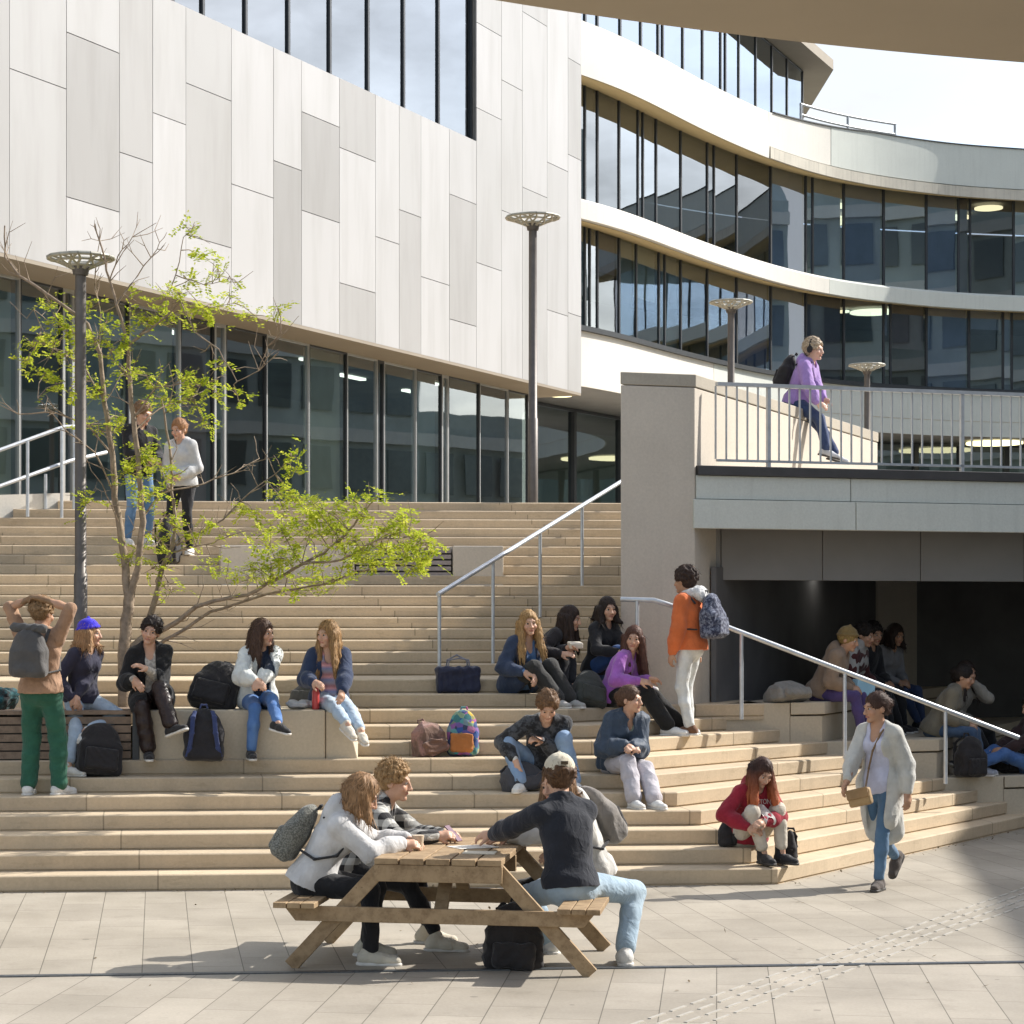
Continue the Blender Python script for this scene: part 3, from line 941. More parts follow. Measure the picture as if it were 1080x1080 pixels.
# ------------------------------------------------------------------ footbridge with the passage under it
ev = Vector((0.974, 0.2265, 0)).normalized(); en = Vector((ev.y, -ev.x, 0))
F1 = PD(654.5, 24.0, 0); WIDTH = 0.865
F2 = F1 + ev * WIDTH
Me = Matrix((ev, en, Vector((0, 0, 1)))).transposed()
w31 = Vector((0.5137, 0.858, 0)).normalized(); WL = 8.45
pw = empty("parapet_wall", (F1.x, F1.y, 0), 0, "tall concrete wall, its broad end facing the stairs and sunlit flank behind the railing", "wall")
lp = (-F1.x, -F1.y, 0)
q = MB(); a, b2 = F1, F2
q.prism([a.xy, b2.xy, (b2 + w31 * WL).xy, (a + w31 * WL).xy], 0.0, 4.80)
q.build("wall_body", M_CONC, pw, loc=lp, bevel=.01)
q = MB(); a2 = a + en * .006 - ev * .006; b3 = b2 + en * .006 + ev * .012
q.prism([a2.xy, b3.xy, (b3 + w31 * (WL)).xy, (a2 + w31 * (WL)).xy], 4.806, 4.94)
q.build("coping", mat_concrete("weathered_coping", (0.42, 0.38, 0.31), 0.3), pw, loc=lp, bevel=.008)

br = empty("footbridge", (F2.x, F2.y, 3.3), 0, "concrete footbridge with grey green fascia panels spanning a dark passage at the right", "bridge")
lb = (-F2.x, -F2.y, -3.3)
BL = 15.0


def bb(b, s0, s1, z0, z1, o0, o1, mi=0):
    """box on the bridge front: s along, o outwards"""
    c = F2 + ev * ((s0 + s1) / 2) + en * ((o0 + o1) / 2)
    b.box((c.x, c.y, (z0 + z1) / 2), ((s1 - s0) / 2, abs(o1 - o0) / 2, (z1 - z0) / 2), Me, mi)


def bs(u):
    h = plane_hit(u, 520, Vector((F2.x, F2.y, 0)), en)
    return (h - Vector((F2.x, F2.y, h.z))).dot(ev)


def deck_prism(b, z0, z1, o0, o1, s0=.04):
    p0 = F2 + w31 * (-o1 / w31.dot(-en)) + ev * s0
    p1 = F2 + w31 * (-o0 / w31.dot(-en)) + ev * s0
    p2 = F2 + ev * BL + en * o0; p3 = F2 + ev * BL + en * o1
    b.prism([tuple(x.xy) for x in (p0, p3, p2, p1)], z0, z1)


q = MB(); deck_prism(q, 3.42, 3.86, -7.5, -.12); q.build("deck", M_CONC, br, loc=lb)
for (sa, sb_) in ((.02, bs(897)), (bs(897) + .012, bs(1180)), (bs(1180) + .012, BL)):
    q = MB(); bb(q, sa, sb_, 3.615, 3.865, -.12, 0.0); q.build("fascia_panel", M_GREENISH, br, loc=lb, bevel=.004)
for (sa, sb_) in ((-.02, bs(901)), (bs(901) + .012, bs(1190)), (bs(1190) + .012, BL)):
    q = MB(); bb(q, sa, sb_, 3.30, 3.608, -.12, .03); q.build("fascia_panel", M_GREENISH, br, loc=lb, bevel=.004)
q = MB(); bb(q, .03, BL, 3.868, 3.97, -.35, .035); q.build("kerb_strip", mat_plain("dark_kerb_metal", (.06, .058, .058), .5, .2), br, loc=lb, bevel=.005)
for (sa, sb_) in ((.02, bs(785)), (bs(785) + .012, bs(894)), (bs(894) + .012, bs(999)), (bs(999) + .012, bs(1110)), (bs(1110) + .012, BL)):
    q = MB(); bb(q, sa, sb_, 2.76, 3.41, -.62, -.55); q.build("soffit_panel", M_DARKGREY, br, loc=lb, bevel=.004)
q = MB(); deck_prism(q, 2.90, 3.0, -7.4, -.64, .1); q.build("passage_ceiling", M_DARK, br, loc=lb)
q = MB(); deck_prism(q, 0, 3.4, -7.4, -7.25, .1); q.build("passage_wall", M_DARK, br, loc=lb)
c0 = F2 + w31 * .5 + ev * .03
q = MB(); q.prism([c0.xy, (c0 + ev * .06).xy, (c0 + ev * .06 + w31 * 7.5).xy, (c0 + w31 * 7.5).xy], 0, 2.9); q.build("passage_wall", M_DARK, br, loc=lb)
q = MB(); bb(q, BL - .6, BL, 0, 3.42, -12, -.65); q.build("abutment", M_CONC, br, loc=lb)
p = F2 + ev * 3.45 - en * 3.2
b = MB(); b.prism([(p.x + .22 * math.cos(k * .3927), p.y + .22 * math.sin(k * .3927)) for k in range(16)], 2.85, 2.895)
b.build("ceiling_light", mat_emit("dim_light", (1, .97, .9), .9), br, loc=lb)
q = MB(); bb(q, 6.1, 6.27, 1.75, 2.15, -7.249, -7.23); q.build("notice_plate", mat_plain("notice_grey", (.35, .35, .34), .6), br, loc=lb)
# railing on the bridge
rl = empty("bridge_railing", (F2.x, F2.y, 3.97), 0, "grey vertical-bar railing along the front edge of the footbridge", "railing")
lr = (-F2.x, -F2.y, -3.97)
s_a, s_b = bs(763), BL - .3
q = MB(); bb(q, s_a, s_b, 4.845, 4.885, -.19, -.13); q.build("top_rail", M_RAILGREY, rl, loc=lr)
q = MB(); bb(q, s_a, s_b, 4.03, 4.055, -.18, -.14); q.build("bottom_rail", M_RAILGREY, rl, loc=lr)
sp = (bs(1023) - bs(818)) / 19.0
s0_ = bs(818)
k = -5
while True:
    s = s0_ + k * sp
    if s > bs(1125): break
    if s > s_a - .02:
        post = k % 19 == 0
        q = MB(); w_ = .02 if post else .008
        bb(q, s - w_, s + w_, 3.975 if post else 4.056, 4.844 if post else 4.843, -.16 - (.02 if post else .009), -.16 + (.02 if post else .009))
        q.build("post" if post else "baluster", M_RAILGREY, rl, loc=lr)
    k += 1

# ------------------------------------------------------------------ canopy over the camera, and an unseen building added to shade the right of the plaza
can = empty("canopy", (4, 8, 6.0), 0, "flat brown underside of an overhanging canopy at the top right corner", "canopy")
ca, cb2 = PZ(512, -1.5, 6.2), PZ(1080, 66, 6.2)
mid = (ca + cb2) / 2 + Vector((-.10, .28, 0)) * .9
pl = []
for i in range(17):
    t_ = i / 12
    pl.append(((1 - t_) ** 2 * ca + 2 * t_ * (1 - t_) * mid + t_ * t_ * cb2).xy)
far_ = [Vector(p_) for p_ in pl] + [Vector((pl[-1].x + .3, -6)), Vector((.6, -6)), Vector((ca.x - .9, ca.y - 5))]
q = MB(); q.prism([tuple(p_) for p_ in far_], 6.2, 6.6)
q.build("roof_slab", mat_plain("canopy_brown", (0.48, 0.40, 0.29), 0.75, 0, .05, .6), can, loc=(-4, -8, -6.0))
for (x, y) in ((5.2, -4.0), (1.4, -4.0)):
    q = MB(); q.tube([(x, y, 0), (x, y, 6.19)], .16, 14); q.build("column", M_POLE, can, loc=(-4, -8, -6.0))

nbd = Vector((0.272, 0.962, 0)).normalized(); nbn = Vector((-nbd.y, nbd.x, 0))
nb0 = Vector((23.6, 19.0, 0)) - nbd * 22
Mn = Matrix((nbd, nbn, Vector((0, 0, 1)))).transposed()
nb = empty("added_shade_building", tuple(nb0), 0, "unseen grey office block, added to shade the right of the paving", "building")
ln = tuple(-nb0)
NBL, NBH = 46.0, 14.2
q = MB(); c = nb0 + nbd * (NBL / 2) - nbn * 6.15; q.box((c.x, c.y, NBH / 2), (NBL / 2, 5.85, NBH / 2), Mn)
q.build("wall", mat_plain("shade_building_grey", (0.20, 0.205, 0.20), .7, 0, .1, .3), nb, loc=ln)
for i in range(4):
    q = MB(); z = 3.45 + i * 3.5
    c = nb0 + nbd * (NBL / 2) - nbn * .14; q.box((c.x, c.y, z), (NBL / 2 + .1, .16, .33), Mn)
    q.build("slab_edge", M_SLABEDGE, nb, loc=ln)
def NB(s, z, o):
    p = nb0 + nbd * s + nbn * (o - .22)
    return Vector((p.x, p.y, z))
for i in range(4):
    for j in range(15):
        window(nb, ln, NB, .4 + j * 3.02, 3.2 + j * 3.02, 3.8 + (i - 1) * 3.5 if i else .1, 3.1 + i * 3.5, M_GLASS, .08, .14, M_FRAME, M_BLINDG if (i * 7 + j * 3) % 5 == 0 else None)

wg = empty("added_reflected_wing", (52, 30, 0), 0, "long office wing out of view, added as a dark mass for window reflections", "building")  # added wing, out of view, gives the windows something dark to mirror
wgo = Vector((50, 22, 0)); wdv = Vector((0.13, 0.99, 0)).normalized(); wgn = Vector((-wdv.y, wdv.x, 0))
Mg = Matrix((wdv, wgn, Vector((0, 0, 1)))).transposed()
q = MB(); c = wgo + wdv * 30 - wgn * 5; q.box((c.x, c.y, 11.5), (30, 5, 11.5), Mg)
c = wgo + wdv * 80.01 - wgn * 5.3; q.box((c.x, c.y, 6.2), (20, 5, 6.2), Mg)
q.add([tuple(wgo + wdv * s_ - wgn * o_ + Vector((0, 0, z_))) for s_, o_, z_ in ((0, 0.2, 23.003), (60, 0.2, 23.003), (60, 9.9, 23.003), (0, 9.9, 23.003), (0, 5, 25.5), (60, 5, 27.5))], [(0, 1, 5, 4), (3, 4, 5, 2), (0, 4, 3), (1, 2, 5), (0, 3, 2, 1)])
q.build("wall", mat_plain("wing_dark", (0.33, 0.39, 0.36), .7, 0, .2, .3), wg, loc=(-52, -30, 0))
for i in range(6):
    q = MB(); hl_ = 50 if i < 3 else 30
    c = wgo + wdv * hl_ + wgn * .12; q.box((c.x, c.y, 3.6 + i * 3.7), (hl_, .14, .3), Mg)
    q.build("slab_edge", M_GREENISH, wg, loc=(-52, -30, 0))
    q = MB()
    for j in range(40 if i < 3 else 24):
        c = wgo + wdv * (1.3 + j * 2.5) + wgn * .06; q.box((c.x, c.y, 2.0 + i * 3.7), (.9, .05, 1.0), Mg)
    q.build("window", mat_plain("wing_glass", (0.07, 0.10, 0.105), .1, 0, .3, .5), wg, loc=(-52, -30, 0))
# ------------------------------------------------------------------ rounded forms: a small implicit-surface modeller
def vec(*a): return np.array(a, float)
def unit(v):
    v = np.asarray(v, float); n = np.linalg.norm(v)
    return v / n if n > 1e-9 else v
def rotx(a): c, s = math.cos(a), math.sin(a); return np.array([[1, 0, 0], [0, c, -s], [0, s, c]])
def roty(a): c, s = math.cos(a), math.sin(a); return np.array([[c, 0, s], [0, 1, 0], [-s, 0, c]])
def rotz(a): c, s = math.cos(a), math.sin(a); return np.array([[c, -s, 0], [s, c, 0], [0, 0, 1]])


class SDF:
    def __init__(s, h): s.h, s.ops = h, []
    def cap(s, a, b, ra, rb=None, k=.02, flat=None, sub=False):
        rb = ra if rb is None else rb
        a, b = np.asarray(a, float), np.asarray(b, float)
        m = max(ra, rb) * (max(1, flat[1]) if flat else 1)
        lo, hi = np.minimum(a, b) - m, np.maximum(a, b) + m
        s.ops.append(('cap', (a, b, ra, rb, flat), lo, hi, k, sub)); return s
    def ell(s, c, r, M=None, k=.02, sub=False):
        c = np.asarray(c, float); M = np.eye(3) if M is None else M
        m = np.abs(M) @ np.asarray(r, float)
        s.ops.append(('ell', (c, np.asarray(r, float), M), c - m, c + m, k, sub)); return s
    def box(s, c, half, M=None, r=.02, k=.02, sub=False):
        c = np.asarray(c, float); M = np.eye(3) if M is None else M
        m = np.abs(M) @ np.asarray(half, float)
        s.ops.append(('box', (c, np.asarray(half, float), M, r), c - m, c + m, k, sub)); return s
    def cut(s, p, n, k=.004):
        """remove everything on the side n points to"""
        s.ops.append(('cut', (np.asarray(p, float), unit(n)), None, None, k, True)); return s
    def mesh(s):
        h = s.h
        adds = [o for o in s.ops if not o[5]]
        lo = np.min([o[2] for o in adds], axis=0) - 3 * h - .01
        hi = np.max([o[3] for o in adds], axis=0) + 3 * h + .01
        n = np.ceil((hi - lo) / h).astype(int) + 1
        f = np.full(n, 9.0, np.float32)
        ax = [(lo[i] + h * np.arange(n[i])).astype(np.float32) for i in range(3)]
        for kind, prm, l, hh, k, sub in s.ops:
            if kind == 'cut':
                p, nn = prm
                d = ((ax[0] - p[0]) * nn[0])[:, None, None] + ((ax[1] - p[1]) * nn[1])[None, :, None] + ((ax[2] - p[2]) * nn[2])[None, None, :]
                f = np.maximum(f, d)
                continue
            pad = k + 3 * h
            i0 = np.maximum(0, np.floor((l - pad - lo) / h).astype(int)); i1 = np.minimum(n, np.ceil((hh + pad - lo) / h).astype(int) + 1)
            if np.any(i1 <= i0): continue
            sl = tuple(slice(a, b) for a, b in zip(i0, i1))
            x, y, z = ax[0][sl[0]][:, None, None], ax[1][sl[1]][None, :, None], ax[2][sl[2]][None, None, :]
            if kind == 'cap':
                a, b, ra, rb, flat = prm
                ba = b - a; bb_ = max(1e-9, float(ba @ ba))
                px, py, pz = x - a[0], y - a[1], z - a[2]
                t = np.clip((px * ba[0] + py * ba[1] + pz * ba[2]) / bb_, 0, 1)
                qx, qy, qz = px - t * ba[0], py - t * ba[1], pz - t * ba[2]
                q2 = qx * qx + qy * qy + qz * qz
                if flat:
                    u, fc = flat
                    du = qx * u[0] + qy * u[1] + qz * u[2]
                    q2 = q2 - du * du * (1 - 1 / (fc * fc))
                d = np.sqrt(np.maximum(q2, 0)) - (ra + (rb - ra) * t)
            else:
                c, r, M = prm[0], prm[1], prm[2]
                px, py, pz = x - c[0], y - c[1], z - c[2]
                q = [px * M[0, i] + py * M[1, i] + pz * M[2, i] for i in range(3)]
                if kind == 'ell':
                    k0 = np.sqrt(sum((q[i] / r[i]) ** 2 for i in range(3)))
                    k1 = np.sqrt(sum((q[i] / r[i] ** 2) ** 2 for i in range(3))) + 1e-6
                    d = k0 * (k0 - 1) / k1
                else:
                    rr = prm[3]
                    e = [np.abs(q[i]) - (r[i] - rr) for i in range(3)]
                    d = np.sqrt(sum(np.maximum(v, 0) ** 2 for v in e)) + np.minimum(np.maximum(np.maximum(e[0], e[1]), e[2]), 0) - rr
            g = f[sl]
            if sub:
                d = -d
                hk = np.maximum(k - np.abs(g - d), 0) / max(k, 1e-6)
                f[sl] = np.maximum(g, d) + hk * hk * k * .25
            else:
                hk = np.maximum(k - np.abs(g - d), 0) / max(k, 1e-6)
                f[sl] = np.minimum(g, d) - hk * hk * k * .25
        return nets(f, lo, h)


def nets(f, lo, h):
    s = f < 0
    sh = f.shape
    cnt8 = np.zeros([m - 1 for m in sh], np.int8)
    C = [(i, j, k) for i in (0, 1) for j in (0, 1) for k in (0, 1)]
    vw = {c: tuple(slice(c[i], sh[i] - 1 + c[i]) for i in range(3)) for c in C}
    for c in C: cnt8 += s[vw[c]]
    act = (cnt8 > 0) & (cnt8 < 8)
    ijk = np.argwhere(act)
    idx = -np.ones(act.shape, np.int32); idx[act] = np.arange(len(ijk))
    acc = np.zeros((len(ijk), 3)); num = np.zeros(len(ijk))
    val = {c: f[vw[c]][act] for c in C}
    for c in C:
        for ax in range(3):
            if c[ax]: continue
            c2 = tuple(1 if i == ax else c[i] for i in range(3))
            a, b = val[c], val[c2]
            m = (a < 0) != (b < 0)
            t = a[m] / (a[m] - b[m])
            p = np.tile(np.array(c, float), (m.sum(), 1)); p[:, ax] += t
            acc[m] += p; num[m] += 1
    v = lo + h * (ijk + acc / num[:, None])
    faces = []
    for ax in range(3):
        o1, o2 = (ax + 1) % 3, (ax + 2) % 3
        sa = [slice(None)] * 3; sb = [slice(None)] * 3
        sa[ax] = slice(0, -1); sb[ax] = slice(1, None)
        A, B = s[tuple(sa)], s[tuple(sb)]
        ch = np.argwhere(A != B)
        ch = ch[(ch[:, o1] > 0) & (ch[:, o2] > 0) & (ch[:, o1] < sh[o1] - 1) & (ch[:, o2] < sh[o2] - 1)]
        sg = A[tuple(ch.T)]
        def cell(d1, d2):
            q = ch.copy(); q[:, o1] -= d1; q[:, o2] -= d2
            return idx[tuple(q.T)]
        quad = np.stack([cell(1, 1), cell(0, 1), cell(0, 0), cell(1, 0)], 1)
        quad[~sg] = quad[~sg][:, ::-1]
        faces.append(quad)
    return v, np.concatenate(faces)


def vnormals(v, q):
    n = np.cross(v[q[:, 2]] - v[q[:, 0]], v[q[:, 3]] - v[q[:, 1]])
    out = np.zeros_like(v)
    for i in range(4): np.add.at(out, q[:, i], n)
    return out / (np.linalg.norm(out, axis=1)[:, None] + 1e-9)


def folds(v, seed, f0=22.0, stretch=(1, 1, 1)):
    """cheap cloth-like ridges, -1..1"""
    r = np.random.RandomState(seed)
    p = v * np.asarray(stretch)
    out = np.zeros(len(v))
    warp = sum(np.sin(p @ (r.randn(3) * f0 * .35) + r.rand() * 6.28)[:, None] * r.randn(3) * .03 for _ in range(3))
    p = p + warp
    for i in range(5):
        w = r.randn(3); w /= np.linalg.norm(w)
        fr = f0 * (0.7 + 1.5 * r.rand())
        out += (1 - 2 * np.abs(np.sin(p @ w * fr + r.rand() * 6.28))) * (0.6 if i > 2 else 1.0)
    return out / 4.2


def mesh_from(name, v, q, mats, parent=None, smooth=True, vcol=None, tri=False):
    me = bpy.data.meshes.new(name)
    me.vertices.add(len(v)); me.vertices.foreach_set("co", np.ascontiguousarray(v, np.float32).ravel())
    k = q.shape[1]
    me.loops.add(len(q) * k); me.loops.foreach_set("vertex_index", np.ascontiguousarray(q, np.int32).ravel())
    me.polygons.add(len(q)); me.polygons.foreach_set("loop_start", np.arange(0, len(q) * k, k, dtype=np.int32))
    me.polygons.foreach_set("loop_total", np.full(len(q), k, np.int32))
    me.polygons.foreach_set("use_smooth", np.full(len(q), smooth, bool))
    me.update(calc_edges=True)
    if vcol is not None:
        at = me.color_attributes.new("col", 'FLOAT_COLOR', 'POINT')
        at.data.foreach_set("color", np.ascontiguousarray(np.c_[vcol, np.ones(len(v))], np.float32).ravel())
    return link_mesh(name, me, mats, parent)


def largest(v, q):
    """keep the biggest connected shell only"""
    lab = np.arange(len(v))
    while True:
        m = lab[q].min(1)
        new = lab.copy()
        for i in range(4): np.minimum.at(new, q[:, i], m)
        new = new[new]
        if np.array_equal(new, lab): break
        lab = new
    ids, c = np.unique(lab, return_counts=True)
    keep = lab == ids[np.argmax(c)]
    mp = np.cumsum(keep) - 1
    qq = q[keep[q[:, 0]]]
    return v[keep], mp[qq]


def build_sdf(name, S, mats, parent=None, amp=0.0, seed=1, f0=22.0, stretch=(1, 1, 1), vcol=None, single=False, mask=None):
    v, q = S.mesh()
    if single: v, q = largest(v, q)
    if amp:
        d = folds(v, seed, f0, stretch) * amp
        if mask is not None: d = d * mask(v)
        v = v + vnormals(v, q) * d[:, None]
    return mesh_from(name, v, q, mats, parent, True, vcol(v) if vcol else None)


# ------------------------------------------------------------------ cloth, skin, hair
def mat_cloth(color, rough=0.9, var=0.16, kind='plain', color2=None, scale=30.0, sheen=0.15):
    key = ("cloth", tuple(color), kind, tuple(color2) if color2 else None, rough, scale)
    if key in MATS: return MATS[key]
    m = bpy.data.materials.new("cloth_" + kind)
    t, out = nt(m)
    c = coords(t, 'Object')
    big = noise(t, c, 7.0, 4, 0.6)
    weave = noise(t, c, 160.0, 2, 0.6)
    lo = tuple(x * (1 - var) for x in color); hi = tuple(min(1, x * (1 + var)) for x in color)
    col = ramp(t, big, [(0.3, lo), (0.7, hi)])
    if kind == 'denim':
        wear = noise(t, coords(t, 'Object', scale=(1, 1, .5)), 4.5, 4, .6)
        col = mixc(t, ramp(t, wear, [(0.45, (0, 0, 0)), (0.72, (.75, .75, .75))]), col, color2 or hi)
    elif kind == 'plaid':
        sep = N(t, "ShaderNodeSeparateXYZ"); t.links.new(c, sep.inputs[0])
        a = mathn(t, 'GREATER_THAN', mathn(t, 'FRACT', mathn(t, 'MULTIPLY', sep.outputs[2], scale)), .5)
        b = mathn(t, 'GREATER_THAN', mathn(t, 'FRACT', mathn(t, 'MULTIPLY', mathn(t, 'ADD', sep.outputs[0], sep.outputs[1]), scale)), .5)
        col = mixc(t, mathn(t, 'MULTIPLY', mathn(t, 'ADD', a, b), .5), col, color2)
    elif kind == 'stripe':
        sep = N(t, "ShaderNodeSeparateXYZ"); t.links.new(c, sep.inputs[0])
        a = mathn(t, 'FRACT', mathn(t, 'MULTIPLY', sep.outputs[2], scale))
        col = ramp(t, a, [(0.0, color), (0.3, color2), (0.55, (0.22, 0.24, 0.40)), (0.8, (0.62, 0.30, 0.30)), (1.0, color)])
    elif kind == 'speckle':
        n3 = noise(t, c, scale, 3, .7)
        col = mixc(t, ramp(t, n3, [(0.45, (0, 0, 0)), (0.58, (1, 1, 1))]), col, color2)
    elif kind == 'patch':
        vo = N(t, "ShaderNodeTexVoronoi"); vo.inputs['Scale'].default_value = scale; t.links.new(c, vo.inputs['Vector'])
        sp = N(t, "ShaderNodeSeparateColor"); t.links.new(vo.outputs['Color'], sp.inputs[0])
        col = ramp(t, sp.outputs[0], [(0.0, color), (0.25, (.03, .09, .30)), (0.45, (.45, .10, .25)), (0.6, (.05, .30, .30)), (.75, (.55, .38, .05)), (.9, color2)])
    wr = t.nodes.new("ShaderNodeTexNoise"); wr.inputs['Scale'].default_value = 13.0; wr.inputs['Detail'].default_value = 3; wr.inputs['Distortion'].default_value = 1.6
    t.links.new(coords(t, 'Object', scale=(1, 1, .7)), wr.inputs['Vector'])
    hgt = mathn(t, 'ADD', mathn(t, 'MULTIPLY', weave, .06), wr.outputs[0])
    bsdf(t, out, col, rough, 0, 0.25, hgt, 0.6, 0.018, sheen=sheen)
    MATS[key] = m
    return m


def mat_skin():
    if 'skin' in MATS: return MATS['skin']
    m = bpy.data.materials.new("skin"); t, out = nt(m)
    at = N(t, "ShaderNodeAttribute", attribute_name="col")
    n1 = noise(t, coords(t, 'Object'), 25.0, 3)
    col = mixc(t, 1.0, at.outputs[0], ramp(t, n1, [(0.3, (.93, .9, .88)), (.7, (1.04, 1.02, 1.0))]), 'MULTIPLY')
    bsdf(t, out, col, 0.5, 0, 0.4, sss=0.12)
    MATS['skin'] = m
    return m


def mat_hair(color, tip=None):
    key = ("hair", tuple(color), tip)
    if key in MATS: return MATS[key]
    m = bpy.data.materials.new("hair"); t, out = nt(m)
    c = coords(t, 'Object', scale=(1, 1, .10))
    n1 = noise(t, c, 110.0, 4, .65)
    col = ramp(t, n1, [(0.32, tuple(x * .4 for x in color)), (.52, color), (.72, tuple(min(1, x * 1.5) for x in color))])
    if tip:
        tc = coords(t, 'Generated')
        sep = N(t, "ShaderNodeSeparateXYZ"); t.links.new(tc, sep.inputs[0])
        f = ramp(t, sep.outputs[2], [(0.25, (1, 1, 1)), (0.8, (0, 0, 0))])
        col = mixc(t, f, col, mixc(t, .5, ramp(t, n1, [(.3, tuple(x * .6 for x in tip)), (.7, tip)]), tip))
    bsdf(t, out, col, 0.6, 0, 0.22, n1, 0.5, 0.004)
    MATS[key] = m
    return m


M_EYEW = mat_plain("eye_white", (.42, .38, .35), .3, 0, .02)
M_EYED = mat_plain("eye_iris", (.035, .025, .018), .15, 0, .1)
SKIN = {'fair': (.62, .40, .30), 'light': (.55, .34, .24), 'tan': (.44, .26, .17), 'brown': (.30, .17, .105)}


def ik(root, tgt, l1, l2, pole):
    root, tgt, pole = map(lambda a: np.asarray(a, float), (root, tgt, pole))
    d = tgt - root; L = np.linalg.norm(d)
    mx = (l1 + l2) * .992
    if L > mx: tgt = root + d / L * mx; d = tgt - root; L = mx
    mn = abs(l1 - l2) + .05
    if L < mn: tgt = root + unit(d) * mn; d = tgt - root; L = mn
    a = (l1 * l1 - l2 * l2 + L * L) / (2 * L)
    hgt = math.sqrt(max(l1 * l1 - a * a, 0))
    n = unit(d); p = pole - n * (pole @ n)
    p = unit(p) if np.linalg.norm(p) > 1e-4 else unit(np.cross(n, [1, .1, .1]))
    return root + n * a + p * hgt, tgt


def hand_sdf(S, wrist, d, nrm, side, s, curl=.5, k=.006):
    """palm, four fingers and a thumb.  d: along the hand, nrm: out of the palm, side +1 left hand / -1 right hand"""
    d = unit(d); nrm = unit(nrm - d * (nrm @ d)); w = np.cross(d, nrm) * side   # w points to the thumb side
    S.cap(wrist, wrist + d * .02 * s, .026 * s, .028 * s, .02)
    c0, c1 = wrist + d * .028 * s, wrist + d * .078 * s
    S.cap(c0, c1, .021 * s, .022 * s, .014, flat=(w, 1.75))
    L = (.062, .070, .066, .052)
    for i in range(4):
        off = w * (.028 - i * .0185) * s
        p = wrist + d * (.088 - .004 * abs(i - 1.3)) * s + off
        ang = curl * .5
        segs = (.46, .32, .26)
        dirv = d * math.cos(ang) + nrm * math.sin(ang)
        r = (.0095, .0088, .008)
        for j in range(3):
            q = p + dirv * L[i] * segs[j] * 1.15 * s
            S.cap(p, q, r[j] * s, (r[j] - .0006) * s, k)
            p = q
            ang += curl * .85
            dirv = d * math.cos(ang) + nrm * math.sin(ang)
    p = wrist + d * .022 * s + w * .024 * s + nrm * .006 * s
    dv = unit(d * .75 + w * .62 + nrm * .25)
    q = p + dv * .042 * s; S.cap(p, q, .0135 * s, .0115 * s, .012)
    dv = unit(d * .95 + w * .15 + nrm * (.25 + .5 * curl)); S.cap(q, q + dv * .040 * s, .0108 * s, .0088 * s, k)


def build_hair(name, S, mat, parent, st, Rh, hc, hs, amp, seed, f0, stretch):
    v, q = S.mesh()
    nn = vnormals(v, q)
    v = v + nn * (folds(v, seed, f0, stretch) * amp)[:, None]
    r = np.random.RandomState(seed)
    n = {'long': 900, 'bob': 650, 'curly': 700, 'short': 420, 'cap': 160, 'bun': 420, 'pony': 600, 'beanie': 60}.get(st, 300)
    pick = r.randint(0, len(v), n)
    p, m = v[pick], nn[pick]
    loc_ = ((p - hc) @ Rh) / hs
    if st in ('long', 'bob', 'pony'):
        d = np.tile(vec(0, 0, -1), (n, 1)) + r.randn(n, 3) * .16
        up_ = loc_[:, 2] > .06
        rad = (p - (hc + Rh @ vec(0, .0, .09) * hs)); rad[:, 2] -= .03
        d[up_] = rad[up_] / (np.linalg.norm(rad[up_], axis=1)[:, None] + 1e-6) + r.randn(up_.sum(), 3) * .15
        L = r.uniform(.04, .12, n)
    elif st == 'curly':
        d = r.randn(n, 3); L = r.uniform(.015, .04, n)
    else:
        d = (Rh @ (vec(0, .75, -.45)))[None, :] + r.randn(n, 3) * .35; L = r.uniform(.02, .05, n)
    d = d - m * np.sum(d * m, 1)[:, None]
    d /= np.linalg.norm(d, axis=1)[:, None] + 1e-6
    w = np.cross(d, m) * r.uniform(.0012, .0024, n)[:, None]
    lift = r.uniform(.001, .010 if st != 'curly' else .018, n) * (1 + 1.2 * (r.rand(n) < .06))
    V, Q = [v], [q]
    base = len(v)
    ring = []
    for i in range(4):
        t = i / 3
        c = p + d * (L * t)[:, None] + m * (.001 + lift * math.sin(t * 2.2))[:, None] + (r.randn(n, 3) * .004 * t if st == 'curly' else 0)
        wi = w * (1 - .75 * t)
        V += [c - wi, c + wi]; ring.append((base, base + n)); base += 2 * n
    k = np.arange(n)
    for i in range(3):
        (a, b), (c_, e_) = ring[i], ring[i + 1]
        Q.append(np.stack([a + k, b + k, e_ + k, c_ + k], 1))
    return mesh_from(name, np.concatenate(V), np.concatenate(Q), mat, parent, True)


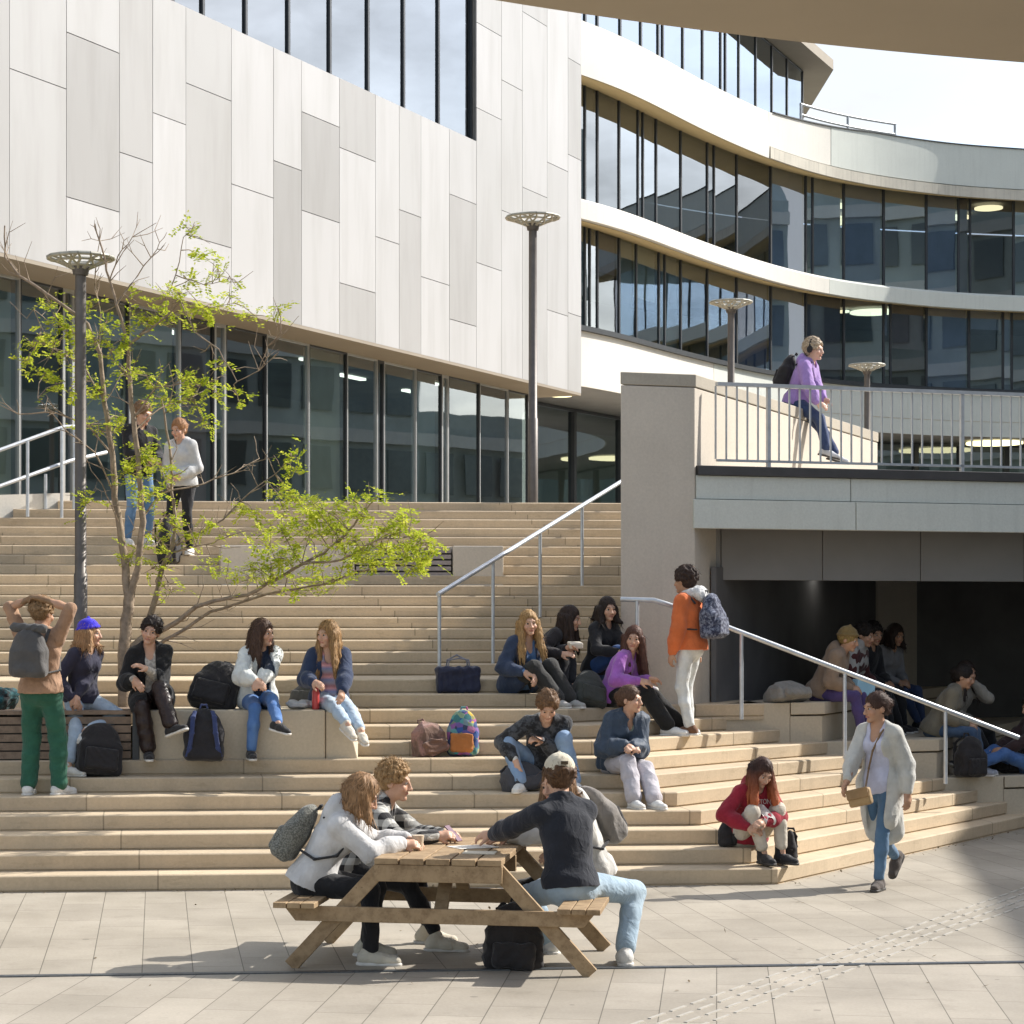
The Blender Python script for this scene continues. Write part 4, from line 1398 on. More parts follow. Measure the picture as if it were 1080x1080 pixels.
def person(root, yaw, label, h=1.70, sex='f', skin='light', pel=None, lean=0, slouch=6, side=0, twist=0, head=(0, 0, 0),
           feet=None, hands=None, top=None, inner=None, legs=None, shoes=None, hair=None, extra=None, group=None, res=.0085, seed=1, face=True, bare_arms=False):
    """root: point on the ground (standing) or on the seat, the person faces -Y turned by yaw degrees"""
    s = h / 1.72
    root = np.asarray(root, float)
    Rw = rotz(RAD(yaw))

    def loc(p):          # world -> local
        return Rw.T @ (np.asarray(p, float) - root)
    res = res
    J = {}
    pel = np.asarray(pel if pel is not None else (0, 0, .10), float)
    def spine(ang, sd): return rotz(0) @ vec(math.sin(RAD(sd)), -math.sin(RAD(ang)), math.cos(RAD(ang)) * math.cos(RAD(sd)))
    u1, u2 = unit(spine(lean, side)), unit(spine(lean + slouch, side * 1.2))
    mid = pel + u1 * .25 * s
    neck = mid + u2 * .265 * s
    cr = rotz(RAD(twist)) @ vec(1, 0, 0); cr = unit(cr - u2 * (cr @ u2)); cf = np.cross(u2, cr)      # chest right(left of person)=+x ; cf = back direction(+y)
    pr = unit(vec(1, 0, 0) - u1 * u1[0]); pf = np.cross(u1, pr)
    sw = (.148 if sex == 'f' else .172) * s
    hw = .088 * s
    Rh = rotz(RAD(head[0])) @ rotx(RAD(head[1])) @ roty(RAD(head[2]))
    hc = neck + u2 * .036 * s + vec(0, -.018, .030) * s + Rh @ vec(0, -.012, .078) * s
    hs = s * (1.06 if sex == 'f' else 1.08)
    def HP(x, y, z): return hc + Rh @ vec(x, y, z) * hs
    sh = {1: neck - u2 * .068 * s + cr * sw, -1: neck - u2 * .068 * s - cr * sw}
    ua, fa = .285 * s, .25 * s
    arms, hnds = {}, {}
    for sd in (1, -1):
        hd = (hands or {}).get(sd, {})
        tg = hd.get('at')
        if tg is None: tg = sh[sd] + vec(.05 * sd, -.02, -.54) * s
        elif len(tg) == 4 and tg[3] == 'w': tg = loc(tg[:3])
        pole = np.asarray(hd.get('pole', (sd * .6, .7, -.5)), float)
        e, w = ik(sh[sd], tg, ua, fa, pole)
        arms[sd] = (sh[sd], e, w)
        dirh = unit(w - e)
        if 'dir' in hd: dirh = unit(dirh * .35 + unit(np.asarray(hd['dir'], float)))
        nrm = np.asarray(hd.get('nrm', (-sd * .6, .2, -.7)), float)
        hnds[sd] = (w, dirh, nrm, hd.get('curl', .5))
    th, sn = .425 * s, .41 * s
    lg = {}
    for sd in (1, -1):
        ft = (feet or {}).get(sd, {})
        hip = pel + pr * hw * sd - u1 * .012
        tg = ft.get('at')
        if tg is None: tg = vec(.085 * sd * s, .02, .085 * s)
        elif len(tg) == 4 and tg[3] == 'w': tg = loc(tg[:3])
        pole = np.asarray(ft.get('pole', (sd * .12, -1, .25)), float)
        kn, an = ik(hip, tg, th, sn, pole)
        ty = ft.get('toe', 0); tp = ft.get('pitch', 0)
        fd = rotz(RAD(ty)) @ rotx(RAD(-tp)) @ vec(0, -1, 0)
        fu = rotz(RAD(ty)) @ rotx(RAD(-tp)) @ vec(0, 0, 1)
        lg[sd] = (hip, kn, an, fd, fu)

    # ---------------------------------------------------------- body
    B = SDF(res)
    f = sex == 'f'
    B.ell(pel, vec(.158 if f else .152, .108, .115) * s, np.stack([pr, pf, u1], 1), .05)
    B.ell(pel + u1 * .16 * s, vec(.118 if f else .135, .088, .13) * s, np.stack([pr, pf, u1], 1), .07)
    B.ell(mid + u2 * .09 * s, vec(.138 if f else .158, .102, .17) * s, np.stack([cr, cf, u2], 1), .06)
    B.cap(sh[1] - cr * .03 * s, sh[-1] + cr * .03 * s, .044 * s, None, .05)
    for sd in (1, -1): B.cap(sh[sd] - cr * sd * .02 * s, neck + u2 * .01 * s, .034 * s, .036 * s, .04)
    if f:
        for sd in (1, -1): B.ell(mid + u2 * .10 * s + cr * .062 * sd * s - cf * .085 * s, vec(.055, .05, .055) * s, np.stack([cr, cf, u2], 1), .03)
    nb = neck - u2 * .02 * s
    B.cap(nb, HP(0, .012, -.055), .055 * s, .048 * s, .03)
    for sd in (1, -1):
        a, e, w = arms[sd]
        B.cap(a, e, (.041 if f else .047) * s, .034 * s, .03)
        B.cap(e, e + (w - e) * .45, .035 * s, .034 * s, .02); B.cap(e + (w - e) * .4, w, .034 * s, .024 * s, .02)
        hw_, hd_, hn_, cu_ = hnds[sd]
        hand_sdf(B, hw_, hd_, hn_, sd, s, cu_)
        hip, kn, an, fd, fu = lg[sd]
        B.cap(hip, kn, .076 * s, .043 * s, .04)
        cb_ = np.cross(np.cross(an - kn, vec(1, 0, 0)), an - kn)
        B.cap(kn, kn + (an - kn) * .35, .043 * s, .045 * s, .03); B.cap(kn + (an - kn) * .3, an, .045 * s, .031 * s, .03)
        B.cap(an - fu * .025 * s - fd * .01 * s, an - fu * .048 * s + fd * .115 * s, .028 * s, .017 * s, .02)
    # head
    B.ell(HP(0, .016, .030), vec(.073, .092, .094) * hs, Rh, .02)
    B.ell(HP(0, -.022, -.035), vec(.058, .068, .074) * hs, Rh, .03)
    B.ell(HP(0, -.068, -.094), vec(.026, .024, .018) * hs, Rh, .02)
    B.cap(HP(-.036, -.078, .024), HP(.036, -.078, .024), .012 * hs, None, .02)
    for sd in (1, -1):
        B.ell(HP(.040 * sd, -.062, -.028), vec(.024, .022, .022) * hs, Rh, .02)
        B.ell(HP(.076 * sd, .014, -.008), vec(.010, .022, .031) * hs, Rh, .008)
        B.ell(HP(.031 * sd, -.100, .006), vec(.019, .014, .011) * hs, Rh, .010, sub=True)
    B.cap(HP(0, -.090, .010), HP(0, -.108, -.030), .008 * hs, .0125 * hs, .012)
    B.cap(HP(-.012, -.098, -.034), HP(.012, -.098, -.034), .009 * hs, None, .01)
    B.cap(HP(-.016, -.088, -.060), HP(.016, -.088, -.060), .0085 * hs, None, .008)
    sk = np.array(SKIN[skin] if isinstance(skin, str) else skin)
    hcol = np.array((hair or {}).get('color', (.05, .035, .025)))

    def vcol(v):
        col = np.tile(sk, (len(v), 1))
        q = ((v - hc) @ Rh) / hs
        front = q[:, 1] < -.05
        lips = front & (np.abs(q[:, 0]) < .024) & (np.abs(q[:, 2] + .0615) < .0095)
        col[lips] = sk * .35 + np.array((.42, .13, .12)) * .65 * .8
        brow = front & (np.abs(np.abs(q[:, 0]) - .033) < .020) & (np.abs(q[:, 2] - .027) < .0055)
        col[brow] = sk * .35 + hcol * .65
        ck = np.exp(-((np.abs(q[:, 0]) - .043) ** 2 + (q[:, 2] + .03) ** 2) / (2 * .018 ** 2)) * front
        col = col * (1 - .35 * ck[:, None]) + np.array((sk[0] * 1.02, sk[1] * .78, sk[2] * .76)) * .35 * ck[:, None]
        if (hair or {}).get('style') in ('short', 'crop', 'bun', 'cap', 'curly', 'long', 'bob', 'beanie'):
            scalp = (q[:, 2] > .052) & (np.sqrt(q[:, 0] ** 2 + q[:, 1] ** 2 + q[:, 2] ** 2) < .2) & (q[:, 1] > -.08)
            col[scalp] = hcol * .7 + sk * .1
        return col
    body = build_sdf("person", B, mat_skin(), None, vcol=vcol, single=True)
    body.location = tuple(root); body.rotation_euler = (0, 0, RAD(yaw))
    tag(body, label, "person", group)

    # ---------------------------------------------------------- eyes
    if face:
        for sd in (1, -1):
            b = MB(); c = HP(.031 * sd, -.0755, .006); r = .0125 * hs
            nseg, nr = 10, 8
            axis = Rh @ vec(0, -1, 0); ex = Rh @ vec(1, 0, 0); ez = Rh @ vec(0, 0, 1)
            vs = [c + axis * r]; fs = []; mi = []
            for i in range(1, nr):
                t_ = math.pi * i / nr
                for j in range(nseg):
                    p_ = 2 * math.pi * j / nseg
                    vs.append(c + axis * r * math.cos(t_) + (ex * math.cos(p_) + ez * math.sin(p_)) * r * math.sin(t_))
            for j in range(nseg): b_ = (0, 1 + j, 1 + (j + 1) % nseg); fs.append(b_); mi.append(1)
            for i in range(nr - 2):
                for j in range(nseg):
                    fs.append((1 + i * nseg + j, 1 + (i + 1) * nseg + j, 1 + (i + 1) * nseg + (j + 1) % nseg, 1 + i * nseg + (j + 1) % nseg)); mi.append(1 if i < 1 else 0)
            for f_, m_ in zip(fs, mi): pass
            b.v = [tuple(x) for x in vs]; b.f = fs; b.mi = mi; b.sm = [True] * len(fs); b.cols = [None] * len(fs)
            b.build("eye", [M_EYEW, M_EYED], body)
    R_ch = np.stack([cr, cf, u2], 1); R_pl = np.stack([pr, pf, u1], 1)

    # ---------------------------------------------------------- torso clothing
    def garment(name, g, thick, sd_):
        G_ = SDF(g.get('res', res * 1.05))
        tk = thick * s
        w_ = g.get('loose', 0) * s
        G_.ell(mid + u2 * .08 * s, (vec(.142 if f else .160, .106, .175) * s + tk + vec(w_, w_, 0)), R_ch, .05)
        G_.ell(pel + u1 * .16 * s, (vec(.126 if f else .14, .096, .14) * s + tk + vec(w_, w_, 0) * 1.1), R_pl, .06)
        hem = g.get('hem', .0) * s          # below the hip line
        if f:
            for q in (1, -1): G_.ell(mid + u2 * .10 * s + cr * .062 * q * s - cf * .085 * s, vec(.055, .05, .06) * s + tk * .7, R_ch, .04)
        if hem > -.08:
            G_.ell(pel + u1 * .02, (vec(.174 if f else .167, .128, .135) * s + tk + vec(w_, w_, 0)), R_pl, .05)
            G_.ell(pel - u1 * .05 * s + pf * .02 * s, (vec(.168 if f else .160, .126, .12) * s + tk + vec(w_, w_, 0)), R_pl, .05)
        if g.get('skirt'):      # coat tails follow the thighs, or hang when standing
            L_ = g['skirt'] * s
            for q in (1, -1):
                hip, kn, an, fd, fu = lg[q]
                t_ = unit(kn - hip)
                G_.cap(hip, hip + t_ * L_, .095 * s + tk, .088 * s + tk, .07)
            if g.get('tail'):
                G_.cap(pel + pf * .04, pel + pf * .09 * s - vec(0, 0, g['tail'] * s), .12 * s, .13 * s, .06, flat=(pr, 1.35))
        else:
            G_.cut(pel - u1 * hem, -u1)
        for q in (1, -1):
            a, e, w = arms[q]
            G_.cap(neck - u2 * .02 * s + cr * .05 * q * s, a - cr * .01 * q * s, .040 * s + tk, .042 * s + tk, .045)
            sl = g.get('sleeve', 1.0)
            if sl > 0:
                G_.cap(a, e, .044 * s + tk * 1.05, .037 * s + tk * g.get('slw', 1.1), .035)
                if sl > .5:
                    en_ = e + (w - e) * (.95 * sl)
                    G_.cap(e, e + (en_ - e) * .5, .037 * s + tk * g.get('slw', 1.1), .036 * s + tk * g.get('slw', 1.1), .02)
                    G_.cap(e + (en_ - e) * .5, en_, .036 * s + tk * g.get('slw', 1.1), .027 * s + tk * .8, .02)
                    d_ = unit(w - e)
        if g.get('collar', 0):
            for an_ in np.linspace(-2.2, 2.2, 9):
                p_ = neck + u2 * g.get('colz', .005) * s + cr * math.sin(an_) * .062 * s + cf * (math.cos(an_) * .055 + .0) * s
                q_ = neck + u2 * (g.get('colz', .005) + .03) * s + cr * math.sin(an_ + .3) * .06 * s + cf * math.cos(an_ + .3) * .052 * s
                G_.cap(p_, q_, g['collar'] * s, None, .018)
        if g.get('hood') and not g.get('hoodmat'):
            for an_ in np.linspace(-1.9, 1.9, 9):
                r_ = .094 * s
                p_ = neck + u2 * (.015 - .01 * abs(an_)) * s + cr * math.sin(an_) * r_ + cf * (math.cos(an_) * r_ + .015 * s)
                G_.cap(p_, p_ + vec(0, .002, -.012), (.040 - .007 * abs(an_)) * s * g['hood'], None, .025)
            G_.ell(neck - u2 * .03 * s + cf * .11 * s, vec(.10, .045, .08) * s * g['hood'], R_ch, .04)
        if not g.get('closed'):
            G_.cap(neck - u2 * .03 * s - cf * .02 * s, neck + u2 * .25 * s - cf * .06 * s, .056 * s, .075 * s, .015, sub=True)
            vn = g.get('vneck', .0)
            G_.ell(neck - u2 * (.01 + vn) * s - cf * .085 * s, vec(.038, .055, .034 + vn * .7) * s, R_ch, .015, sub=True)
        if g.get('open'):
            w0 = g['open'] * s
            G_.box(mid + u2 * .0 * s - cf * .20 * s, vec(w0, .17 * s, .36 * s), R_ch, .02, .02, sub=True)
            G_.box(pel - u1 * .22 * s - pf * .24 * s, vec(w0 * 1.25, .21 * s, .46 * s), R_pl, .02, .02, sub=True)
        if g.get('pocket'):
            G_.cap(pel + u1 * .10 * s - pf * .11 * s + pr * .07 * s, pel + u1 * .10 * s - pf * .11 * s - pr * .07 * s, .045 * s + tk, None, .03)
        fl = g.get('fold', .010)
        return build_sdf(name, G_, g['mat'], body, fl, seed * 7 + sd_, g.get('f0', 17), (1, 1, .8))
    if inner: garment(inner.get('name', 'shirt'), inner, inner.get('thick', .008), 3)
    if top: tob = garment(top.get('name', 'jacket'), top, top.get('thick', .020), 5)
    if top and top.get('hoodmat'):
        G_ = SDF(res)
        for an_ in np.linspace(-1.7, 1.7, 9):
            p_ = neck + u2 * (.035 - .012 * abs(an_)) * s + cr * math.sin(an_) * .098 * s + cf * (math.cos(an_) * .10 + .02) * s
            G_.cap(p_, p_ + vec(0, .0, -.02), (.046 - .008 * abs(an_)) * s, None, .025)
        G_.ell(neck - u2 * .01 * s + cf * .155 * s, vec(.115, .06, .085) * s, R_ch, .04)
        build_sdf("hood", G_, top['hoodmat'], tob, .008, seed + 2, 40)

    # ---------------------------------------------------------- legs
    if legs:
        T_ = SDF(res * 1.05)
        tk = legs.get('thick', .010) * s
        k2, a2 = legs.get('knee', .062) * s, legs.get('ankle', .048) * s
        T_.ell(pel, vec(.162 if f else .155, .113, .118) * s + tk * .8, R_pl, .05)
        T_.ell(pel - u1 * .03 * s + pf * .03 * s, vec(.15, .105, .105) * s + tk * .8, R_pl, .05)
        T_.ell(pel + u1 * .09 * s, vec(.135, .10, .07) * s + tk, R_pl, .05)
        T_.cut(pel + u1 * legs.get('waist', .11) * s, u1)
        for q in (1, -1):
            hip, kn, an, fd, fu = lg[q]
            T_.cap(hip, kn, .088 * s + tk, k2, .045)
            stop = legs.get('stop', .93)
            en_ = kn + (an - kn) * stop
            T_.cap(kn, kn + (en_ - kn) * .4, k2, max(a2, .056 * s + tk * .6), .025); T_.cap(kn + (en_ - kn) * .4, en_, max(a2, .056 * s + tk * .6), a2, .025)
        build_sdf("trousers", T_, legs['mat'], body, legs.get('fold', .008), seed * 5 + 2, legs.get('f0', 17), (1, 1, .75))
        if legs.get('socks'):
            for q in (1, -1):
                hip, kn, an, fd, fu = lg[q]
                b = SDF(.008).cap(kn + (an - kn) * .72, an - fu * .01, .043 * s, .040 * s, .01)
                build_sdf("sock", b, legs['socks'], body)

    # ---------------------------------------------------------- shoes
    if shoes:
        for q in (1, -1):
            hip, kn, an, fd, fu = lg[q]
            sw_ = np.cross(fd, fu)
            A_ = an - fu * .045 * s
            big = shoes.get('size', 1.0) * s
            U = SDF(.0075)
            U.cap(A_ - fd * .045 * big, A_ + fd * .06 * big, .042 * big, .044 * big, .02, flat=(fu, .95))
            U.cap(A_ + fd * .05 * big - fu * .008 * big, A_ + fd * .155 * big - fu * .014 * big, .042 * big, .032 * big, .03, flat=(sw_, 1.15))
            U.cap(A_ - fd * .03 * big + fu * .01 * big, an + unit(kn - an) * shoes.get('high', .015) * s - fd * .012, .044 * big, (.045 if shoes.get('high', 0) > .05 else .040) * big, .03)
            U.cut(A_ - fu * .026 * big, -fu)
            sh_ = build_sdf("shoe", U, shoes['mat'], body, .0015, seed + q, 60)
            So = SDF(.0075)
            So.cap(A_ - fd * .048 * big - fu * .03 * big, A_ + fd * .155 * big - fu * .03 * big, .047 * big, .038 * big, .01, flat=(sw_, 1.06))
            So.cut(A_ - fu * .022 * big, fu); So.cut(A_ - fu * .045 * big, -fu)
            build_sdf("sole", So, shoes.get('sole', M_SOLE), sh_)

    # ---------------------------------------------------------- hair
    if hair:
        st = hair.get('style', 'short'); Hh = SDF(.0085 if st != 'curly' else .0065)
        rr = random.Random(seed * 13 + 1)
        infl = hair.get('vol', .012)
        Hh.ell(HP(0, .020, .034), vec(.077 + infl, .094 + infl, .096 + infl) * hs, Rh, .02)
        if st in ('long', 'bob'):
            for an_ in np.linspace(-1.95, 1.95, 9):
                st_ = HP(math.sin(an_) * .082, .02 + math.cos(an_) * .085, .005)
                Ln = hair.get('len', .30) * s
                fwd = hair.get('fwd', 0.0)
                if abs(an_) > 1.5 and hair.get('tucked'): Ln *= .4
                # falls over the shoulder or down the back
                kk = np.sign(an_) * cr * .02 + cf * (.045 * max(0, math.cos(an_)) - (.06 + fwd) * max(0, -math.cos(an_) + .25))
                p1 = st_ + vec(0, 0, -.11) * s + kk * .4 * s
                p2 = p1 + vec(0, 0, -1) * max(Ln - .11 * s, .02) + kk * 1.2 * s + vec(rr.uniform(-.012, .012), rr.uniform(-.012, .012), 0)
                Hh.cap(st_, p1, .034 * hs, .034 * hs, .025)
                if st == 'long':
                    pm = (p1 + p2) / 2 + vec(rr.uniform(-.01, .01), rr.uniform(-.01, .01), 0)
                    Hh.cap(p1, pm, .034 * hs, .031 * hs, .022); Hh.cap(pm, p2, .031 * hs, .016 * hs, .022)
                else:
                    Hh.cap(p1, p2, .034 * hs, .020 * hs, .025)
                for _ in range(3):
                    j_ = vec(rr.uniform(-.022, .022), rr.uniform(-.022, .022), 0)
                    o_ = unit(st_ - HP(0, .02, .03)) * rr.uniform(.012, .026)
                    pa, pb = st_ + o_ + j_ * .4 + vec(0, 0, .03), p2 + o_ + j_ * 1.3 + vec(0, 0, rr.uniform(-.03, .07))
                    pm = (p1 + o_ * 1.1 + j_) if st == 'bob' else (p1 * .6 + p2 * .4 + o_ * 1.3 + j_)
                    Hh.cap(pa, pm, .012, .014, .007); Hh.cap(pm, pb, .014, .006, .007)
        elif st in ('short', 'crop', 'cap'):
            for _ in range(150):
                a_, b_ = rr.uniform(0, 6.283), rr.uniform(-.25, 1.0)
                if st == 'cap' and b_ > .25: continue
                c_ = math.sqrt(max(0, 1 - b_ * b_))
                n_ = vec(math.cos(a_) * c_, math.sin(a_) * c_, b_)
                d_ = vec(n_[0] * (.080 + infl), .022 + n_[1] * (.096 + infl), .034 + n_[2] * (.098 + infl))
                if d_[1] < -.06 and d_[2] < .06: continue
                t_ = unit(vec(rr.uniform(-.5, .5), rr.uniform(.1, 1.2), rr.uniform(-.9, .1))); t_ = t_ - n_ * (t_ @ n_)
                Hh.cap(HP(*d_), HP(*(d_ + unit(t_) * rr.uniform(.02, .045) + n_ * rr.uniform(-.004, .006))), .010 * hs, .004 * hs, .008)
        elif st == 'curly':
            for _ in range(hair.get('n', 260)):
                a_, b_ = rr.uniform(0, 6.283), rr.uniform(-.35, 1.0)
                c_ = math.sqrt(max(0, 1 - b_ * b_))
                d_ = vec(math.cos(a_) * c_ * .095, .022 + math.sin(a_) * c_ * .108, .035 + b_ * .108)
                if d_[1] < -.045 and d_[2] < .075: continue
                Hh.ell(HP(*d_), vec(1, 1, 1) * rr.uniform(.008, .017) * hs, None, .006)
        elif st == 'bun':
            Hh.ell(HP(0, .115, .03), vec(.048, .042, .048) * hs, Rh, .02)
            Hh.ell(HP(0, .10, -.03), vec(.035, .03, .04) * hs, Rh, .02)
        elif st == 'pony':
            p0 = HP(0, .11, .04)
            Hh.cap(p0, p0 + vec(0, .06, -.06) * s, .028, .032, .02); Hh.cap(p0 + vec(0, .06, -.06) * s, p0 + vec(0, .07, -.24) * s, .032, .014, .02)
        # keep the face clear
        if st != 'beanie':
            hl = hair.get('line', .086 if st in ('long', 'bob') else .078)
            Hh.ell(HP(0, -.108, -.055 + (hl - .06)), vec(.067 if st in ('long', 'bob') else .075, .075, .113) * hs, Rh, .012, sub=True)
            if st in ('short', 'curly', 'cap', 'bun', 'crop'):
                Hh.box(HP(0, -.06, -.10), vec(.2, .075, .095) * hs, Rh, .01, .02, sub=True)
                if st != 'curly': Hh.box(HP(0, .05, -.155), vec(.2, .2, .075) * hs, Rh, .01, .02, sub=True)
            if hair.get('part'):
                Hh.cap(HP(0, -.10, .10), HP(0, .06, .145), .006, .004, .01, sub=True)
        hm = mat_hair(hair.get('color', (.05, .035, .025)), hair.get('tip'))
        build_hair("hair", Hh, hm, body, st, Rh, hc, hs, hair.get('wave', .006), seed * 3 + 9, 95 if st != 'curly' else 160, (1, 1, .22) if st in ('long', 'bob', 'pony') else (1, .6, .6))
        if hair.get('beanie'):
            K = SDF(.008)
            K.ell(HP(0, .020, .050), vec(.090, .108, .098) * hs, Rh, .01)
            K.cut(HP(0, 0, .040), Rh @ vec(0, -.25, -1))
            K.cap(HP(0, .02, .15), HP(0, .02, .155), .012, None, .02)
            for a_ in np.linspace(0, 2 * math.pi, 18, endpoint=False):
                K.cap(HP(math.sin(a_) * .088, .02 - math.cos(a_) * .104, .050 + .022 * math.cos(a_)), HP(math.sin(a_ + .35) * .088, .02 - math.cos(a_ + .35) * .104, .050 + .022 * math.cos(a_ + .35)), .013, None, .012)
            build_sdf("beanie", K, hair['beanie'], body, .003, seed + 4, 70)
        if hair.get('cap'):
            K = SDF(.007)
            K.ell(HP(0, .018, .055), vec(.090, .106, .092) * hs, Rh, .01)
            K.cut(HP(0, 0, .035), Rh @ vec(0, 0, -1))
            K.ell(HP(0, -.125, .042), vec(.070, .075, .010) * hs, Rh @ rotx(.15), .012)
            K.cap(HP(0, .018, .146), HP(0, .018, .149), .010, None, .01)
            K.ell(HP(0, .125, .052), vec(.030, .02, .014) * hs, Rh, .004, sub=True)
            kp = build_sdf("cap", K, hair['cap'], body, .0015, seed + 4, 60)
            b = MB(); b.box(HP(-.012, .124, .082), (.020 * hs, .003, .010 * hs), Matrix([list(r_) for r_ in (Rh @ rotx(-.35))]))
            b.build("cap_patch", mat_cloth((.10, .075, .05)), kp)
    info = dict(obj=body, s=s, J=dict(neck=neck, mid=mid, pel=pel, u1=u1, u2=u2, cr=cr, cf=cf, pr=pr, pf=pf, hc=hc, Rh=Rh, arms=arms, hnds=hnds, lg=lg, HP=HP, hs=hs), root=root, Rw=Rw,
                w=lambda p: root + Rw @ np.asarray(p, float))
    return info


M_SOLE = mat_plain("white_sole", (.62, .60, .56), .6, 0, .1, 20)


# ------------------------------------------------------------------ bags
def backpack(loc, rz, label, mat, size=(.30, .17, .46), tilt=0.0, roll=0.0, strap_mat=None, straps=True, worn=False, group=None, pocket=True, soft=.010, seed=1, floppy=0.0, roll_top=False, two_tone=None):
    """back panel towards +Y (local), standing on its base at loc; tilt leans it"""
    w, d, h = size
    root = empty("backpack", tuple(loc), 0, label, "backpack", group)
    M = rotz(RAD(rz)) @ rotx(RAD(tilt)) @ roty(RAD(roll))
    def L(x, y, z): return M @ vec(x, y, z)
    S = SDF(.009)
    S.box(L(0, 0, h * .30), vec(w / 2, d / 2, h * .30), M, .05, .03)
    S.ell(L(0, d * .02, h * .58), vec(w * .48, d * .50, h * .42), M, .06)
    S.ell(L(0, -d * .1, h * .14), vec(w * .50, d * .55, h * .16), M, .05)
    S.cut(L(0, 0, 0), M @ vec(0, 0, -1))
    build_sdf("bag_body", S, mat, root, soft, seed, 17)
    if pocket:
        Q = SDF(.008); Q.box(L(0, -d * .50, h * .26), vec(w * .38, d * .20, h * .21), M, .035, .02)
        Q.cap(L(-w * .34, -d * .62, h * .43), L(w * .34, -d * .62, h * .43), .010, None, .01)
        build_sdf("front_pocket", Q, two_tone or mat, root, soft * .6, seed + 3, 24)
    if roll_top:
        Q = SDF(.008); Q.cap(L(-w * .42, 0, h * .99), L(w * .42, 0, h * .96), .045, .045, .02); build_sdf("roll_top", Q, mat, root, .008, seed + 5, 30)
    if straps:
        for sd in (1, -1):
            Q = SDF(.007)
            pts = [L(sd * w * .22, d * .42, h * .92), L(sd * w * .27, d * .62 + .015, h * .80), L(sd * w * .30, d * .62 + .01, h * .5), L(sd * w * .36, d * .50, h * .22), L(sd * w * .42, d * .38, h * .08)]
            for a, b in zip(pts[:-1], pts[1:]): Q.cap(a, b, .010, None, .01, flat=(M @ vec(1, 0, 0), 2.4))
            build_sdf("shoulder_strap", Q, strap_mat or mat, root)
    Q = SDF(.006)
    hp = [L(-.035, d * .30, h * .985), L(-.025, d * .32, h * 1.045), L(.025, d * .32, h * 1.045), L(.035, d * .30, h * .985)]
    for a, b in zip(hp[:-1], hp[1:]): Q.cap(a, b, .009, None, .008)
    build_sdf("handle", Q, strap_mat or mat, root)
    return root


def worn_straps(info, mat, bag_root, th=.03):
    """the straps of a worn backpack follow the shoulders; parts of the backpack"""
    J, s = info['J'], info['s']
    for sd in (1, -1):
        Q = SDF(.007)
        cr, cf, u2, neck, mid = J['cr'], J['cf'], J['u2'], J['neck'], J['mid']
        base = neck - u2 * .05 * s + cr * sd * .105 * s
        pts = [base - u2 * .05 * s + cf * (.12 + th) * s, base + u2 * .052 * s + cf * .05 * s, base + u2 * .052 * s - cf * .05 * s,
               base - u2 * .07 * s - cf * (.11 + th) * s + cr * sd * .01, base - u2 * .20 * s - cf * (.105 + th) * s + cr * sd * .03, base - u2 * .30 * s + cr * sd * .075 * s, base - u2 * .32 * s + cf * .12 * s + cr * sd * .02]
        pts = [info['w'](p) for p in pts]
        for a, b in zip(pts[:-1], pts[1:]): Q.cap(a, b, .009, None, .01, flat=(info['Rw'] @ cr, 2.2))
        build_sdf("worn_strap", Q, mat, bag_root).location = tuple(-np.asarray(bag_root.location))


def simple(name, S, mat, loc, label, cat, group=None, amp=0.0, seed=1, f0=22):
    o = build_sdf(name, S, mat, None, amp, seed, f0)
    o.location = tuple(loc)
    return tag(o, label, cat, group)
# ------------------------------------------------------------------ people
def dy(u, Y): return Y / (_ca - (u - CX) / FPX * _sa)
def SY(u, Y, z): return PD(u, dy(u, Y), z)
def px(u, v, d): return tuple(P(u, v, d)) + ('w',)
def pz(u, d, z): return tuple(PD(u, d, z)) + ('w',)
def sz(u, Y, z): return tuple(SY(u, Y, z)) + ('w',)
C = mat_cloth
DENIM = lambda a, b: C(a, kind='denim', color2=b)
J_MID = DENIM((.10, .19, .33), (.20, .31, .46)); J_LIGHT = DENIM((.36, .45, .55), (.52, .60, .68)); J_DARK = DENIM((.035, .055, .12), (.07, .10, .19)); J_BLUE = DENIM((.065, .15, .36), (.14, .26, .50))
BLACK = C((.018, .018, .020)); NAVY = C((.028, .034, .060)); GREYH = C((.50, .50, .49))
WSHOE = C((.66, .65, .62), rough=.7); BSHOE = C((.022, .021, .022), rough=.6)
M_SOLED = mat_plain("dark_sole", (.05, .045, .04), .6)
SH_W = dict(mat=WSHOE); SH_B = dict(mat=BSHOE)
BN = 22.02          # row of the long bench seats

green = person(SY(43, 21.14, .7125), 158, "person in green trousers seen from behind on the lower steps, hands clasped on head", h=1.82, sex='m', skin='tan', pel=(0, 0, .975), lean=-3, slouch=2,
       head=(-15, 10, 0), feet={1: dict(at=(.11, .03, .09), toe=12), -1: dict(at=(-.16, -.06, .09), toe=-25)},
       hands={-1: dict(at=px(46, 632, 20.85), pole=(-1, -.1, .05), curl=.8, dir=(1, 0, .1), nrm=(0, 0, -1)), 1: dict(at=px(33, 631, 20.9), pole=(1, -.2, .05), curl=.8, dir=(-1, 0, .1), nrm=(0, 0, -1))},
       top=dict(mat=C((.33, .20, .125), var=.25), sleeve=.48, hem=.03, loose=.014, thick=.022, name='shirt'), legs=dict(mat=C((.024, .098, .062)), knee=.085, ankle=.078, thick=.016, stop=.96, fold=.012), shoes=SH_W,
       hair=dict(style='short', color=(.26, .16, .08), vol=.014), seed=3)

